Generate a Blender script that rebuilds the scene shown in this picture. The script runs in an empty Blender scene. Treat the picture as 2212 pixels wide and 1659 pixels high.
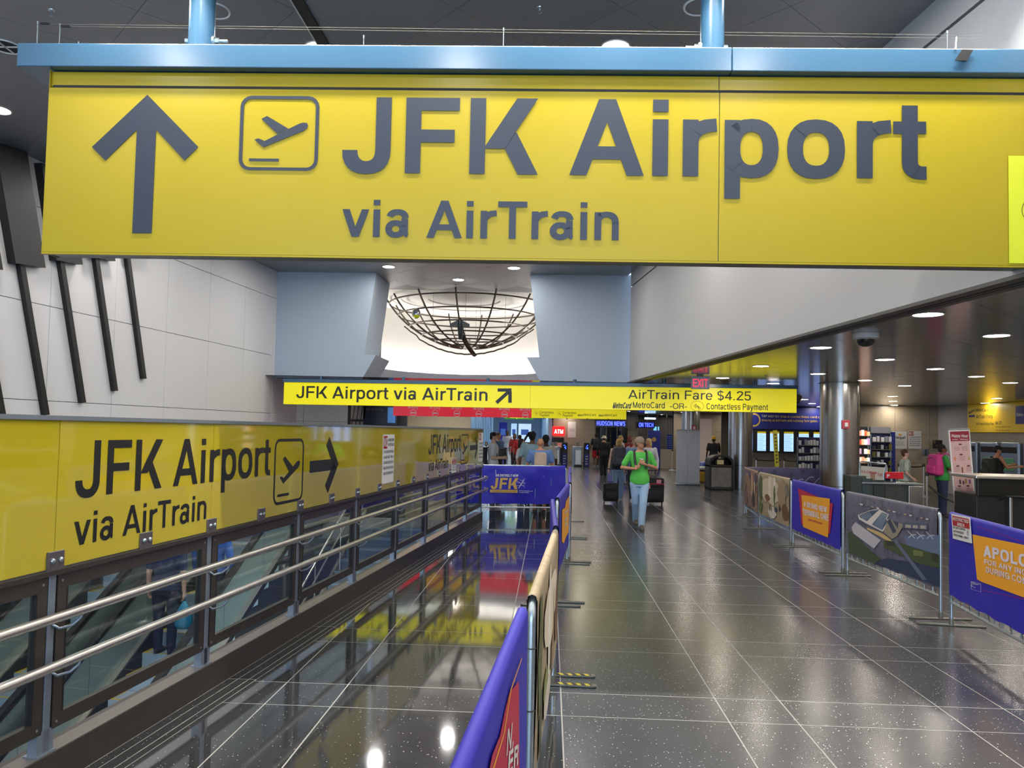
import bpy, bmesh, math, random
from mathutils import Vector, Matrix, Euler
random.seed(7)
SC = bpy.context.scene
COL = SC.collection
PI = math.pi
# ------------------------------------------------------------------ camera, world, lights, exposure
F, EYE, PITCH, ROLL, CX, YC = 1662.0, 1.8, 0.0432, 0.0205, 1106.0, 930.0
CY = YC - F*math.tan(PITCH)
fw = Vector((0, math.cos(PITCH), math.sin(PITCH)))
_r0 = Vector((1, 0, 0)); _u0 = _r0.cross(fw)
rt = _r0*math.cos(ROLL) + _u0*math.sin(ROLL)
up = -_r0*math.sin(ROLL) + _u0*math.cos(ROLL)
cam = bpy.data.cameras.new('camera'); camo = bpy.data.objects.new('camera', cam); COL.objects.link(camo)
cam.sensor_width = 36.0; cam.lens = F*36.0/2212.0; cam.clip_end = 300; cam.clip_start = .05
cam.shift_y = (CY-829.5)/2212.0
m = Matrix((rt, up, -fw)).transposed().to_4x4(); m.translation = (0, 0, EYE); camo.matrix_world = m
SC.camera = camo
def ray(x, y): return fw + (x-CX)/F*rt - (y-CY)/F*up
def at_z(x, y, z):
    d = ray(x, y); return Vector((0, 0, EYE)) + d*((z-EYE)/d.z)
def at_y(x, y, Y):
    d = ray(x, y); return Vector((0, 0, EYE)) + d*(Y/d.y)

w = bpy.data.worlds.new('world'); SC.world = w; w.use_nodes = True
w.node_tree.nodes['Background'].inputs[0].default_value = (.62, .76, 1, 1)
w.node_tree.nodes['Background'].inputs[1].default_value = 0.9
SC.view_settings.view_transform = 'Standard'; SC.view_settings.look = 'None'
SC.view_settings.gamma = 1; SC.view_settings.use_curve_mapping = False
SC.view_settings.exposure = 1.0
SC.cycles.use_denoising = True
SC.cycles.max_bounces = 7; SC.cycles.diffuse_bounces = 3; SC.cycles.glossy_bounces = 4
SC.cycles.transparent_max_bounces = 12; SC.cycles.transmission_bounces = 4
SC.cycles.caustics_reflective = False; SC.cycles.caustics_refractive = False
SC.cycles.sample_clamp_indirect = 6
SC.cycles.use_light_tree = True
def area(name, loc, rot, sx, sy, power, col, spread=PI):
    l = bpy.data.lights.new(name, 'AREA'); l.shape = 'RECTANGLE'; l.size = sx; l.size_y = sy; l.energy = power; l.color = col; l.spread = spread
    o = bpy.data.objects.new(name, l); COL.objects.link(o); o.location = loc; o.rotation_euler = rot; return o
# assumed daylight, as if through an unseen glazed entrance behind the photographer
area('entrance_assumed_light', (-2, -10.8, 3.0), (math.radians(90), 0, 0), 12, 4.2, 650, (.55, .75, 1))
# assumed bluish light at the far end of the concourse, no window modelled
area('concourse_assumed_light', (-3.2, 56, 2.0), (math.radians(-90), 0, 0), 9, 2.2, 90, (.5, .75, 1))

# ------------------------------------------------------------------ materials
MATS = {}
def srgb(h):
    if isinstance(h, str):
        h = h.lstrip('#'); c = [int(h[i:i+2], 16)/255 for i in (0, 2, 4)]
    else: c = [v/255 for v in h]
    return tuple(v/12.92 if v <= .04045 else ((v+.055)/1.055)**2.4 for v in c)+(1,)
def mat(name, col, rough=.5, metal=0, emit=0, var=0, scale=8, bump=0, bscale=40, spec=.5, coat=0, ecol=None, alpha=None, trans=0, stretch=None, speck=None, mode=None):
    if name in MATS: return MATS[name]
    m = bpy.data.materials.new(name); m.use_nodes = True; nt = m.node_tree; b = nt.nodes['Principled BSDF']
    c = srgb(col); b.inputs['Base Color'].default_value = c
    b.inputs['Roughness'].default_value = rough; b.inputs['Metallic'].default_value = metal
    b.inputs['Specular IOR Level'].default_value = spec
    if coat: b.inputs['Coat Weight'].default_value = coat; b.inputs['Coat Roughness'].default_value = .06
    if trans: b.inputs['Transmission Weight'].default_value = trans
    if emit:
        b.inputs['Emission Color'].default_value = srgb(ecol) if ecol else c; b.inputs['Emission Strength'].default_value = emit
    if var or bump or speck:
        tc = nt.nodes.new('ShaderNodeTexCoord'); mp = nt.nodes.new('ShaderNodeMapping'); nt.links.new(tc.outputs['Object'], mp.inputs[0])
        if stretch: mp.inputs['Scale'].default_value = stretch
    if var or speck:
        n = nt.nodes.new('ShaderNodeTexNoise'); n.inputs['Scale'].default_value = scale; n.inputs['Detail'].default_value = 4
        nt.links.new(mp.outputs[0], n.inputs[0])
        mx = nt.nodes.new('ShaderNodeMix'); mx.data_type = 'RGBA'
        mx.inputs[6].default_value = tuple(max(0, v*(1-var)) for v in c[:3])+(1,); mx.inputs[7].default_value = tuple(min(1, v*(1+var)) for v in c[:3])+(1,)
        nt.links.new(n.outputs['Fac'], mx.inputs[0]); out = mx.outputs[2]
        if speck:                      # speck = (cell scale, colour, keep below)
            for k, (sc_, sc, th) in enumerate(speck):
                v = nt.nodes.new('ShaderNodeTexVoronoi'); v.inputs['Scale'].default_value = sc_; nt.links.new(mp.outputs[0], v.inputs[0])
                lt = nt.nodes.new('ShaderNodeMath'); lt.operation = 'LESS_THAN'; lt.inputs[1].default_value = th; nt.links.new(v.outputs['Distance'], lt.inputs[0])
                sp = nt.nodes.new('ShaderNodeSeparateColor'); nt.links.new(v.outputs['Color'], sp.inputs[0])
                g = nt.nodes.new('ShaderNodeMath'); g.operation = 'GREATER_THAN'; g.inputs[1].default_value = .55; nt.links.new(sp.outputs[0], g.inputs[0])
                mu = nt.nodes.new('ShaderNodeMath'); mu.operation = 'MULTIPLY'; nt.links.new(lt.outputs[0], mu.inputs[0]); nt.links.new(g.outputs[0], mu.inputs[1])
                m2 = nt.nodes.new('ShaderNodeMix'); m2.data_type = 'RGBA'; nt.links.new(mu.outputs[0], m2.inputs[0]); nt.links.new(out, m2.inputs[6]); m2.inputs[7].default_value = srgb(sc); out = m2.outputs[2]
        nt.links.new(out, b.inputs['Base Color'])
    if bump:
        n2 = nt.nodes.new('ShaderNodeTexNoise'); n2.inputs['Scale'].default_value = bscale; n2.inputs['Detail'].default_value = 3; nt.links.new(mp.outputs[0], n2.inputs[0])
        bp = nt.nodes.new('ShaderNodeBump'); bp.inputs['Strength'].default_value = bump; bp.inputs['Distance'].default_value = .02
        nt.links.new(n2.outputs['Fac'], bp.inputs['Height']); nt.links.new(bp.outputs[0], b.inputs['Normal'])
    MATS[name] = m; return m
def glass(name, tint, clear=.82, rough=.02):
    if name in MATS: return MATS[name]
    m = bpy.data.materials.new(name); m.use_nodes = True; nt = m.node_tree; nt.nodes.clear(); N = nt.nodes.new; Lk = nt.links.new
    o = N('ShaderNodeOutputMaterial'); t = N('ShaderNodeBsdfTransparent'); g = N('ShaderNodeBsdfGlossy'); mx = N('ShaderNodeMixShader'); lw = N('ShaderNodeLayerWeight'); pw = N('ShaderNodeMath'); mt = N('ShaderNodeMath')
    t.inputs[0].default_value = srgb(tint); g.inputs['Roughness'].default_value = rough; lw.inputs[0].default_value = .5
    pw.operation = 'POWER'; pw.inputs[1].default_value = 4; mt.operation = 'MULTIPLY_ADD'; mt.inputs[1].default_value = clear; mt.inputs[2].default_value = 1-clear
    Lk(lw.outputs['Facing'], pw.inputs[0]); Lk(pw.outputs[0], mt.inputs[0]); Lk(mt.outputs[0], mx.inputs[0]); Lk(t.outputs[0], mx.inputs[1]); Lk(g.outputs[0], mx.inputs[2]); Lk(mx.outputs[0], o.inputs[0])
    MATS[name] = m; return m

M = {}
M['tile'] = mat('terrazzo', '2e2f31', .06, var=.3, scale=3, bump=.008, bscale=4, spec=.9, coat=.6, speck=[(42, 'c9cac6', .12), (30, '5a5c5a', .14)])
M['tileworn'] = mat('terrazzo_worn', '3b3d40', .23, var=.3, scale=3, bump=.006, bscale=4, spec=.6, speck=[(42, 'd5d6d2', .12), (30, '66686a', .16)])
M['grout'] = mat('grout', '94938d', .5, var=.1)
M['brown'] = mat('bronze_metal', '4a443f', .38, .55, var=.12, scale=20)
M['browndk'] = mat('bronze_metal_dark', '3a332f', .4, .3, var=.1, scale=20)
M['steel'] = mat('brushed_steel', 'cfccc6', .3, 1, var=.08, scale=30, stretch=(1, 1, .05))
M['steelpost'] = mat('post_steel', '8d98a4', .38, .7, var=.08)
M['galv'] = mat('galvanised_tube', 'a9b4ba', .3, .85, var=.15, scale=25)
M['galvdk'] = mat('galvanised_flat', '77756b', .45, .6, var=.3, scale=25)
M['column'] = mat('column_steel', '8f8e8c', .26, .95, var=.05, scale=6, stretch=(1, 1, .02))
M['yellow'] = mat('sign_yellow', 'a08e1c', .3, spec=.28, var=.03, scale=2, bump=.01, bscale=150)
M['yellowgloss'] = mat('glossy_yellow_panel', 'c0ae22', .04, spec=.9, coat=1, var=.03, scale=1.5)
M['ink'] = mat('sign_ink_grey', '101d30', .45)
M['black'] = mat('black_print', '17191a', .4)
M['blk'] = mat('black_plastic', '101112', .45, var=.1)
M['rubber'] = mat('black_rubber', '0c0c0d', .6)
M['beam'] = mat('blue_grey_enamel', '385c77', .25, spec=.6, var=.04, scale=2)
M['white'] = mat('white_paint', 'b2b2b3', .55, var=.02)
M['wallpanel'] = mat('white_wall_panel', 'd6d4d4', .45, var=.03, scale=1.5)
M['pylon'] = mat('pylon_paint', 'a3b0bd', .6, var=.02)
M['plaster'] = mat('rotunda_plaster', 'd6d3ce', .8, var=.02)
M['ceilmetal'] = mat('ceiling_metal', '88898c', .38, .25, var=.06, scale=1.2)
M['lowceil'] = mat('low_ceiling_metal', '96938e', .17, .6, var=.07, scale=1.5, bump=.015, bscale=2)
M['gap'] = mat('joint_dark', '1a1a1b', .8)  # near-black matte of joints, grooves, slots and dark screens
M['joint'] = mat('ceiling_joint', '6d6e70', .5)
M['lamp'] = mat('lamp_glow', 'fff6e8', .5, emit=88, ecol='fdf9f4')
M['lamplow'] = mat('lamp_glow_low', 'fff6e8', .5, emit=58, ecol='fff3e6')
M['lamprim'] = mat('lamp_rim', 'b9b7b2', .3, .6)
M['granite'] = mat('granite', 'a39782', .3, var=.3, scale=22, spec=.5, speck=[(60, 'c4baa6', .2), (80, '5e574c', .2)])
M['granitegap'] = mat('granite_joint', '2c2824', .8)
M['blue'] = mat('banner_blue', '2219a2', .5, var=.12, scale=3, bump=.12, bscale=5)
M['red'] = mat('banner_red', 'b3123c', .5); M['orange'] = mat('banner_orange', 'e8a020', .5, var=.04)
M['paper'] = mat('white_print', 'd9d8d4', .5); M['cream'] = mat('cream_print', 'c9b695', .55, var=.1)
M['redsign'] = mat('red_sign', 'c01a2c', .35); M['stopred'] = mat('notice_red', 'a3121c', .5)
M['glass'] = glass('clear_glass', 'eef5f4', .95); M['gdark'] = glass('smoky_glass', '8fa09c', .86)
M['tan'] = mat('tan_metal', '8d8468', .4, .4, var=.06)

# ------------------------------------------------------------------ building helpers
def tag(o, label=None, cat=None, group=None, kind=None):
    if label: o['label'] = label
    if cat: o['category'] = cat
    if group: o['group'] = group
    if kind: o['kind'] = kind
    return o
def thing(name, label, cat, loc=(0, 0, 0), rz=0, group=None):
    o = bpy.data.objects.new(name, None); COL.objects.link(o); o.empty_display_size = .1
    o.location = loc; o.rotation_euler = (0, 0, rz); o.matrix_basis = Matrix.Translation(loc) @ Matrix.Rotation(rz, 4, 'Z')
    return tag(o, label, cat, group)
def world_m(o):
    mm = o.matrix_basis.copy()
    while o.parent: o = o.parent; mm = o.matrix_basis @ mm
    return mm
def sight(o, x, y, off=0):
    """where the line of sight through (x, y) meets the board plane local y=off of thing o: local (x, z)"""
    mw = world_m(o); inv = mw.inverted(); p = inv @ Vector((0, 0, EYE)); d = inv.to_3x3() @ ray(x, y)
    t = (off-p.y)/d.y; q = p+d*t; return q.x, q.z
class MB:
    def __init__(s): s.v = []; s.f = []; s.m = []; s.mi = 0
    def add(s, vs, fs):
        n = len(s.v); s.v += [tuple(v) for v in vs]; s.f += [tuple(i+n for i in f) for f in fs]; s.m += [s.mi]*len(fs); return s
    def box(s, x0, x1, y0, y1, z0, z1, R=None):
        vs = [Vector((x, y, z)) for z in (z0, z1) for x, y in ((x0, y0), (x1, y0), (x1, y1), (x0, y1))]
        if R is not None: vs = [R @ v for v in vs]
        return s.add(vs, [(0, 3, 2, 1), (4, 5, 6, 7), (0, 1, 5, 4), (1, 2, 6, 5), (2, 3, 7, 6), (3, 0, 4, 7)])
    def cyl(s, p0, p1, r0, r1=None, n=12, cap=True):
        p0 = Vector(p0); p1 = Vector(p1); r1 = r0 if r1 is None else r1; d = (p1-p0).normalized()
        a = d.orthogonal().normalized() if abs(d.z) < .999 else Vector((1, 0, 0)); b = d.cross(a)
        vs = [p+(a*math.cos(2*PI*i/n)+b*math.sin(2*PI*i/n))*r for p, r in ((p0, r0), (p1, r1)) for i in range(n)]
        fs = [(i, (i+1) % n, n+(i+1) % n, n+i) for i in range(n)]
        if cap: fs += [tuple(range(n-1, -1, -1)), tuple(range(n, 2*n))]
        return s.add(vs, fs)
    def tube(s, pts, r, n=8, closed=False):
        pts = [Vector(p) for p in pts]; N = len(pts); rings = []; prev = None
        for i, p in enumerate(pts):
            if closed: d = (pts[(i+1) % N]-pts[i-1]).normalized()
            else: d = (pts[min(i+1, N-1)]-pts[max(i-1, 0)]).normalized()
            if prev is None: a = d.orthogonal().normalized()
            else: a = (prev-d*prev.dot(d)).normalized()
            prev = a; b = d.cross(a); rr = r[i] if isinstance(r, (list, tuple)) else r
            rings.append([p+(a*math.cos(2*PI*k/n)+b*math.sin(2*PI*k/n))*rr for k in range(n)])
        vs = [v for ring in rings for v in ring]; fs = []
        for i in range(N if closed else N-1):
            j = (i+1) % N
            for k in range(n): fs.append((i*n+k, i*n+(k+1) % n, j*n+(k+1) % n, j*n+k))
        if not closed: fs += [tuple(range(n-1, -1, -1)), tuple((N-1)*n+k for k in range(n))]
        return s.add(vs, fs)
    def prism(s, poly, a, b, axis='z'):
        """poly extruded between a and b; axis z: poly in xy; axis y: poly in xz"""
        n = len(poly)
        if axis == 'z': vs = [(x, y, a) for x, y in poly]+[(x, y, b) for x, y in poly]
        elif axis == 'y': vs = [(x, a, y) for x, y in poly]+[(x, b, y) for x, y in poly]
        else: vs = [(a, x, y) for x, y in poly]+[(b, x, y) for x, y in poly]
        return s.add(vs, [tuple(range(n-1, -1, -1)), tuple(range(n, 2*n))]+[(i, (i+1) % n, n+(i+1) % n, n+i) for i in range(n)])
    def lathe(s, prof, n=24, c=(0, 0, 0), a0=0, a1=2*PI, cap=False):
        full = abs(a1-a0-2*PI) < 1e-6; N = n if full else n+1
        vs = [(c[0]+r*math.cos(a0+(a1-a0)*i/n), c[1]+r*math.sin(a0+(a1-a0)*i/n), c[2]+z) for r, z in prof for i in range(N)]
        fs = []
        for j in range(len(prof)-1):
            for i in range(n):
                k = (i+1) % N; fs.append((j*N+i, j*N+k, (j+1)*N+k, (j+1)*N+i))
        if cap: fs.append(tuple((len(prof)-1)*N+i for i in range(N))); fs.append(tuple(range(N-1, -1, -1)))
        return s.add(vs, fs)
    def ell(s, c, rx, ry, rz, nu=12, nv=8, R=None):
        c = Vector(c); vs = []; fs = []
        for j in range(nv+1):
            t = PI*j/nv
            for i in range(nu):
                p = Vector((rx*math.sin(t)*math.cos(2*PI*i/nu), ry*math.sin(t)*math.sin(2*PI*i/nu), rz*math.cos(t)))
                vs.append(c+(R @ p if R is not None else p))
        for j in range(nv):
            for i in range(nu): fs.append((j*nu+i, (j+1)*nu+i, (j+1)*nu+(i+1) % nu, j*nu+(i+1) % nu))
        return s.add(vs, fs)
    def quad(s, *p): return s.add(p, [tuple(range(len(p)))])
    def build(s, name, mt, parent=None, smooth=False, origin=None):
        me = bpy.data.meshes.new(name); vs = s.v
        if origin is None and parent is None and vs:
            xs = [v[0] for v in vs]; ys = [v[1] for v in vs]; zs = [v[2] for v in vs]; origin = ((min(xs)+max(xs))/2, (min(ys)+max(ys))/2, min(zs))
        if origin is not None: vs = [(v[0]-origin[0], v[1]-origin[1], v[2]-origin[2]) for v in vs]
        me.from_pydata(vs, [], s.f)
        for k in (mt if isinstance(mt, (list, tuple)) else [mt]): me.materials.append(k)
        if isinstance(mt, (list, tuple)): me.polygons.foreach_set('material_index', s.m)
        bm = bmesh.new(); bm.from_mesh(me); bmesh.ops.remove_doubles(bm, verts=bm.verts, dist=1e-5)
        bmesh.ops.recalc_face_normals(bm, faces=bm.faces); bm.to_mesh(me); bm.free()
        if smooth:
            me.polygons.foreach_set('use_smooth', [True]*len(me.polygons))
            if smooth is not True: me.set_sharp_from_angle(angle=math.radians(smooth))
        o = bpy.data.objects.new(name, me); COL.objects.link(o)
        if parent: o.parent = parent
        if origin is not None: o.location = origin
        return o
def rbox(x0, x1, y0, y1, z0, z1, r=.02, seg=2):
    """a box with rounded edges as an MB"""
    bm = bmesh.new(); bmesh.ops.create_cube(bm, size=1)
    for v in bm.verts: v.co = Vector(((x0+x1)/2+v.co.x*(x1-x0), (y0+y1)/2+v.co.y*(y1-y0), (z0+z1)/2+v.co.z*(z1-z0)))
    bmesh.ops.bevel(bm, geom=bm.edges[:], offset=min(r, (x1-x0)*.45, (y1-y0)*.45, (z1-z0)*.45), segments=seg, affect='EDGES', profile=.5)
    b = MB(); bm.verts.index_update(); b.add([v.co[:] for v in bm.verts], [tuple(v.index for v in f.verts) for f in bm.faces]); bm.free(); return b
def part(mb, name, mt, parent, smooth=False, label=None, kind=None):
    o = mb.build(name, mt, parent, smooth)
    if label: o['label'] = label
    if kind: o['kind'] = kind
    return o
def struct(mb, name, mt, smooth=False):
    o = mb.build(name, mt, None, smooth); o['kind'] = 'structure'; return o
def copy_tree(o, parent=None):
    c = o.copy(); COL.objects.link(c); c.parent = parent
    for ch in [k for k in bpy.data.objects if k.parent == o and k != c]: copy_tree(ch, c)
    return c
KIDS = {}
def dup(o, loc, rz=0, label=None, group=None):
    """copy of a thing, its parts and their sub-parts"""
    c = o.copy(); COL.objects.link(c); c.matrix_basis = Matrix.Translation(loc) @ Matrix.Rotation(rz, 4, 'Z')
    if label: c['label'] = label
    if group: c['group'] = group
    for k in o.children:
        d = k.copy(); COL.objects.link(d); d.parent = c
        for g in k.children:
            e = g.copy(); COL.objects.link(e); e.parent = d
    return c
def clip(poly, px, py, nx, ny):
    """keep the side of the line through (px,py) where n.(p-q) >= 0"""
    out = []; n = len(poly)
    for i in range(n):
        a = poly[i]; b = poly[(i+1) % n]; da = (a[0]-px)*nx+(a[1]-py)*ny; db = (b[0]-px)*nx+(b[1]-py)*ny
        if da >= 0: out.append(a)
        if (da >= 0) != (db >= 0):
            t = da/(da-db); out.append((a[0]+(b[0]-a[0])*t, a[1]+(b[1]-a[1])*t))
    return out
def parea(p): return abs(sum(p[i][0]*p[(i+1) % len(p)][1]-p[(i+1) % len(p)][0]*p[i][1] for i in range(len(p))))/2 if len(p) > 2 else 0
def shrink(p, g):
    """inset a convex polygon by g"""
    n = len(p); ar = sum(p[i][0]*p[(i+1) % n][1]-p[(i+1) % n][0]*p[i][1] for i in range(n)); sg = 1 if ar > 0 else -1; q = list(p)
    for i in range(n):
        a = p[i]; b = p[(i+1) % n]; L = math.hypot(b[0]-a[0], b[1]-a[1])
        if L < 1e-6: continue
        nx, ny = -(b[1]-a[1])/L*sg, (b[0]-a[0])/L*sg
        q = clip(q, a[0]+nx*g, a[1]+ny*g, nx, ny)
        if len(q) < 3: return []
    return q

# ------------------------------------------------------------------ lettering: a grotesque alphabet drawn from bars, diagonals and arcs
ADV = dict(zip('ABCDEFGHIJKLMNOPQRSTUVWXYZ', (722, 722, 722, 722, 667, 611, 778, 722, 278, 556, 722, 611, 833, 722, 778, 667, 778, 722, 667, 611, 722, 667, 944, 667, 667, 611)))
ADV.update(zip('abcdefghijklmnopqrstuvwxyz', (556, 611, 556, 611, 556, 333, 611, 611, 278, 278, 556, 278, 889, 611, 611, 611, 611, 389, 556, 333, 611, 556, 778, 556, 556, 500)))
ADV.update({' ': 278, '.': 278, ',': 278, '-': 380, ':': 300, '!': 300, '$': 556, '&': 700, '/': 300, "'": 200, '+': 560, '?': 560})
for _d in '0123456789': ADV[_d] = 556
def glyph(ch, W=140):
    C, X = 718, 532; T = W*.84; out = []; A = ADV.get(ch, 556); lw = 70; hx = A-lw
    def R(a, b, c, d): out.append([(a, b), (c, b), (c, d), (a, d)])
    def D(xa, ya, xb, yb, h): out.append([(xa, ya), (xa+h, ya), (xb+h, yb), (xb, yb)])
    def E(cx, cy, rx, ry, a0=0, a1=360, w=None, t=None, k=2.35, n=None):
        w = W if w is None else w; t = T if t is None else t; n = n or max(3, int(abs(a1-a0)/15))
        def P(a, rx, ry):
            c, s = math.cos(math.radians(a)), math.sin(math.radians(a)); e = 2/k
            return (cx+rx*math.copysign(abs(c)**e, c), cy+ry*math.copysign(abs(s)**e, s))
        for i in range(n):
            u, v = a0+(a1-a0)*i/n, a0+(a1-a0)*(i+1)/n
            out.append([P(u, rx, ry), P(v, rx, ry), P(v, rx-w, ry-t), P(u, rx-w, ry-t)])
    if ch in 'OQ0':
        E(A/2, C/2, A/2-(42 if ch != '0' else 34), C/2+10)
        if ch == 'Q': D(A-230, 120, A-90, -40, W*.9)
    elif ch == 'C': E(A/2+5, C/2, A/2-42, C/2+10, 38, 322)
    elif ch == 'G': E(A/2, C/2, A/2-42, C/2+10, 38, 330); R(A/2+10, 300, A-60, 300+T); R(A-60-W*.9, 0, A-60, 300)
    elif ch in 'BDPRE FHLTIKMNU' and ch != ' ':
        if ch not in 'TU': R(lw, 0, lw+W, C)
        if ch == 'E':
            for y in (0, C-T, C/2-T/2+10): R(lw+W, y, A-50, y+T)
        if ch == 'F':
            R(lw+W, C-T, A-32, C); R(lw+W, C/2-T/2-5, A-75, C/2+T/2-5)
        if ch == 'L': R(lw+W, 0, A-30, T)
        if ch == 'H': R(A-lw-W, 0, A-lw, C); R(lw+W, C/2-T/2, A-lw-W, C/2+T/2)
        if ch == 'T': R(A/2-W/2, 0, A/2+W/2, C-T); R(20, C-T, A-20, C)
        if ch == 'K': D(lw+W-15, 240, A-15-W*1.35, C, W*1.35); D(lw+W+105, 395, A-5-W*1.3, 0, W*1.3)
        if ch == 'M':
            R(A-lw-W, 0, A-lw, C); D(A/2-W*.42, 0, lw, C, W*.84+20); D(A/2-W*.42, 0, A-lw-W*.84-20, C, W*.84+20)
        if ch == 'N': R(A-lw-W, 0, A-lw, C); D(A-lw-W*1.05, 0, lw, C, W*1.05)
        if ch == 'U': R(lw, 250, lw+W, C); R(A-lw-W, 250, A-lw, C); E(A/2, 252, A/2-lw, 262, 180, 360)
        if ch == 'D': R(lw+W, 0, 320, T); R(lw+W, C-T, 320, C); E(318, C/2, A-45-318, C/2, -90, 90)
        if ch in 'PRB':
            h = 205 if ch != 'B' else 190; cy = C-h if ch != 'B' else C-h+2; xr = A-(40 if ch == 'P' else 55)
            R(lw+W, C-T, xr-190, C); R(lw+W, cy-h, xr-190, cy-h+T); E(xr-192, cy, 192, h, -90, 90)
            if ch == 'B': R(lw+W, 0, A-230, T); R(lw+W, C/2-10, A-230, C/2-10+T*.6); E(A-235, 190, 195, 190, -90, 90)
            if ch == 'R': E(A-250, 150, 185, 165, 0, 90); R(A-65-W, 0, A-65, 155)
    elif ch == 'A': D(12, 0, A/2-W*.55, C, W*1.1); D(A-12-W*1.1, 0, A/2-W*.55, C, W*1.1); R(150, 150, A-150, 150+T)
    elif ch == 'V': D(A/2-W*.55, 0, 10, C, W*1.1); D(A/2-W*.55, 0, A-10-W*1.1, C, W*1.1)
    elif ch == 'W':
        for a, b in ((.28, .01), (.28, .5-.075), (.72-.15, .5-.075), (.72-.15, .99-.15)): D(A*a-W*.1, 0, A*b, C, W*1.03)
    elif ch == 'X': D(10, 0, A-10-W*1.25, C, W*1.25); D(A-10-W*1.25, 0, 10, C, W*1.25)
    elif ch == 'Y': R(A/2-W/2, 0, A/2+W/2, 320); D(A/2-W*.5, 270, 8, C, W*1.15); D(A/2-W*.65, 270, A-8-W*1.15, C, W*1.15)
    elif ch == 'Z': R(30, 0, A-30, T); R(30, C-T, A-30, C); D(30, T, A-35-W*1.3, C-T, W*1.3)
    elif ch == 'J': R(A-lw-W, 200, A-lw, C); E((A-lw+25)/2, 215, (A-lw-25)/2, 228, 180, 360)
    elif ch in 'S$s':
        H = C if ch != 's' else X; h = (H+20)/4+T/4; k = 2.1; wx = A/2-40
        E(A/2, H+10-h, wx, h, 25, 270, k=k); E(A/2, h-10, wx, h, -155, 90, k=k)
        if ch == '$': R(A/2-28, -90, A/2+28, C+90)
    elif ch == 'a':
        E(A/2-5, X-175, A/2-55, 187, 5, 165); R(A-75-W, 60, A-75, X-170); E(A-60, 70, W*.62+20, 75, 180, 255, w=W*.8, t=W*.6)
        E(240, 160, 205, 172, 60, 360, k=2.1); E(240, 160, 205, 172, 0, 60, k=2.1)
    elif ch in 'bdpqg':
        bx = lw if ch in 'bp' else A-lw-W; y0, y1 = {'b': (0, C), 'd': (0, C), 'p': (-205, X), 'q': (-205, X), 'g': (-60, X)}[ch]
        R(bx, y0, bx+W, y1); cx = A/2+(14 if ch in 'bp' else -14); E(cx, X/2, A/2-54, X/2+12)
        if ch == 'g': E(A/2, -50, A/2-lw, 160, 200, 360)
    elif ch == 'c': E(A/2+3, X/2, A/2-38, X/2+12, 35, 325)
    elif ch == 'o': E(A/2, X/2, A/2-38, X/2+12)
    elif ch == 'e': E(A/2, X/2, A/2-36, X/2+12, 0, 325); R(60, X/2-T*.45, A-40, X/2+T*.4)
    elif ch in 'ft':
        bx = 95; R(15, X-T*.95, A-15, X)
        if ch == 'f': R(bx, 0, bx+W, C-140); E(bx+W+55, C-170, W+55, 178, 90, 180)
        else: R(bx, 140, bx+W, X+150); E(bx+W+50, 150, W+50, 158, 180, 270); R(bx+W+45, -8, A-12, T-8)
    elif ch in 'hnmru':
        if ch == 'u': R(A-lw-W, 0, A-lw, X); R(lw, 180, lw+W, X); E(A/2-14, 190, A/2-lw-14+14, 202, 180, 330)
        else:
            R(lw, 0, lw+W, C if ch == 'h' else X)
            if ch in 'hn': E(A/2+0, X-195, A/2-lw, 207, 0, 150); R(A-lw-W, 0, A-lw, X-190)
            if ch == 'm':
                for x0 in (lw, A/2-W/2): x1 = x0+(A-2*lw-W)/2+W; E((x0+x1)/2, X-180, (x1-x0)/2, 192, 0, 150); R(x1-W, 0, x1, X-176)
            if ch == 'r': E(A+10, X-215, A+10-lw, 227, 92, 180)
    elif ch in 'il|j':
        R(A/2-W/2, 0 if ch != 'j' else -120, A/2+W/2, C if ch in 'l|' else X)
        if ch in 'ij': R(A/2-W/2, C-T*.95, A/2+W/2, C)
        if ch == 'j': E(A/2-W/2-20, -120, W+20, 90, 270, 360)
    elif ch == 'k': R(lw, 0, lw+W, C); D(lw+W-10, 190, A-20-W*1.25, X, W*1.25); D(lw+W+60, 300, A-5-W*1.2, 0, W*1.2)
    elif ch == 'v': D(A/2-W*.55, 0, 12, X, W*1.1); D(A/2-W*.55, 0, A-12-W*1.1, X, W*1.1)
    elif ch == 'y': D(A/2-W*.5, 10, 12, X, W*1.1); D(A/2-W*.85, -200, A-12-W*1.1, X, W*1.1); R(60, -210, A/2-W*.2, -210+T)
    elif ch == 'w':
        for a, b in ((.26, .01), (.26, .5-.08), (.74-.16, .5-.08), (.74-.16, .99-.16)): D(A*a-W*.05, 0, A*b, X, W*1.0)
    elif ch == 'x': D(10, 0, A-10-W*1.2, X, W*1.2); D(A-10-W*1.2, 0, 10, X, W*1.2)
    elif ch == 'z': R(30, 0, A-30, T); R(30, X-T, A-30, X); D(30, T, A-30-W*1.2, X-T, W*1.2)
    elif ch == '1': R(A/2-10, 0, A/2-10+W, C); D(90, C-190, A/2-20, C, W*.8)
    elif ch == '2': E(A/2, C-205, A/2-42, 215, 0, 170); D(40, T, A-44-W*1.1, C-215, W*1.2); R(40, 0, A-40, T)
    elif ch == '3': E(A/2-10, C-185, A/2-50, 195, -90, 170); E(A/2-10, 205, A/2-42, 215, -170, 90)
    elif ch == '4': R(A-110-W, 0, A-110, C); R(25, 150, A-20, 150+T); D(25, 150+T*.6, A-110-W, C, W)
    elif ch == '5': E(A/2-5, 225, A/2-40, 235, -165, 120); R(75, 330, 75+W*.8, C); R(75, C-T, A-60, C)
    elif ch in '69':
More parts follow.
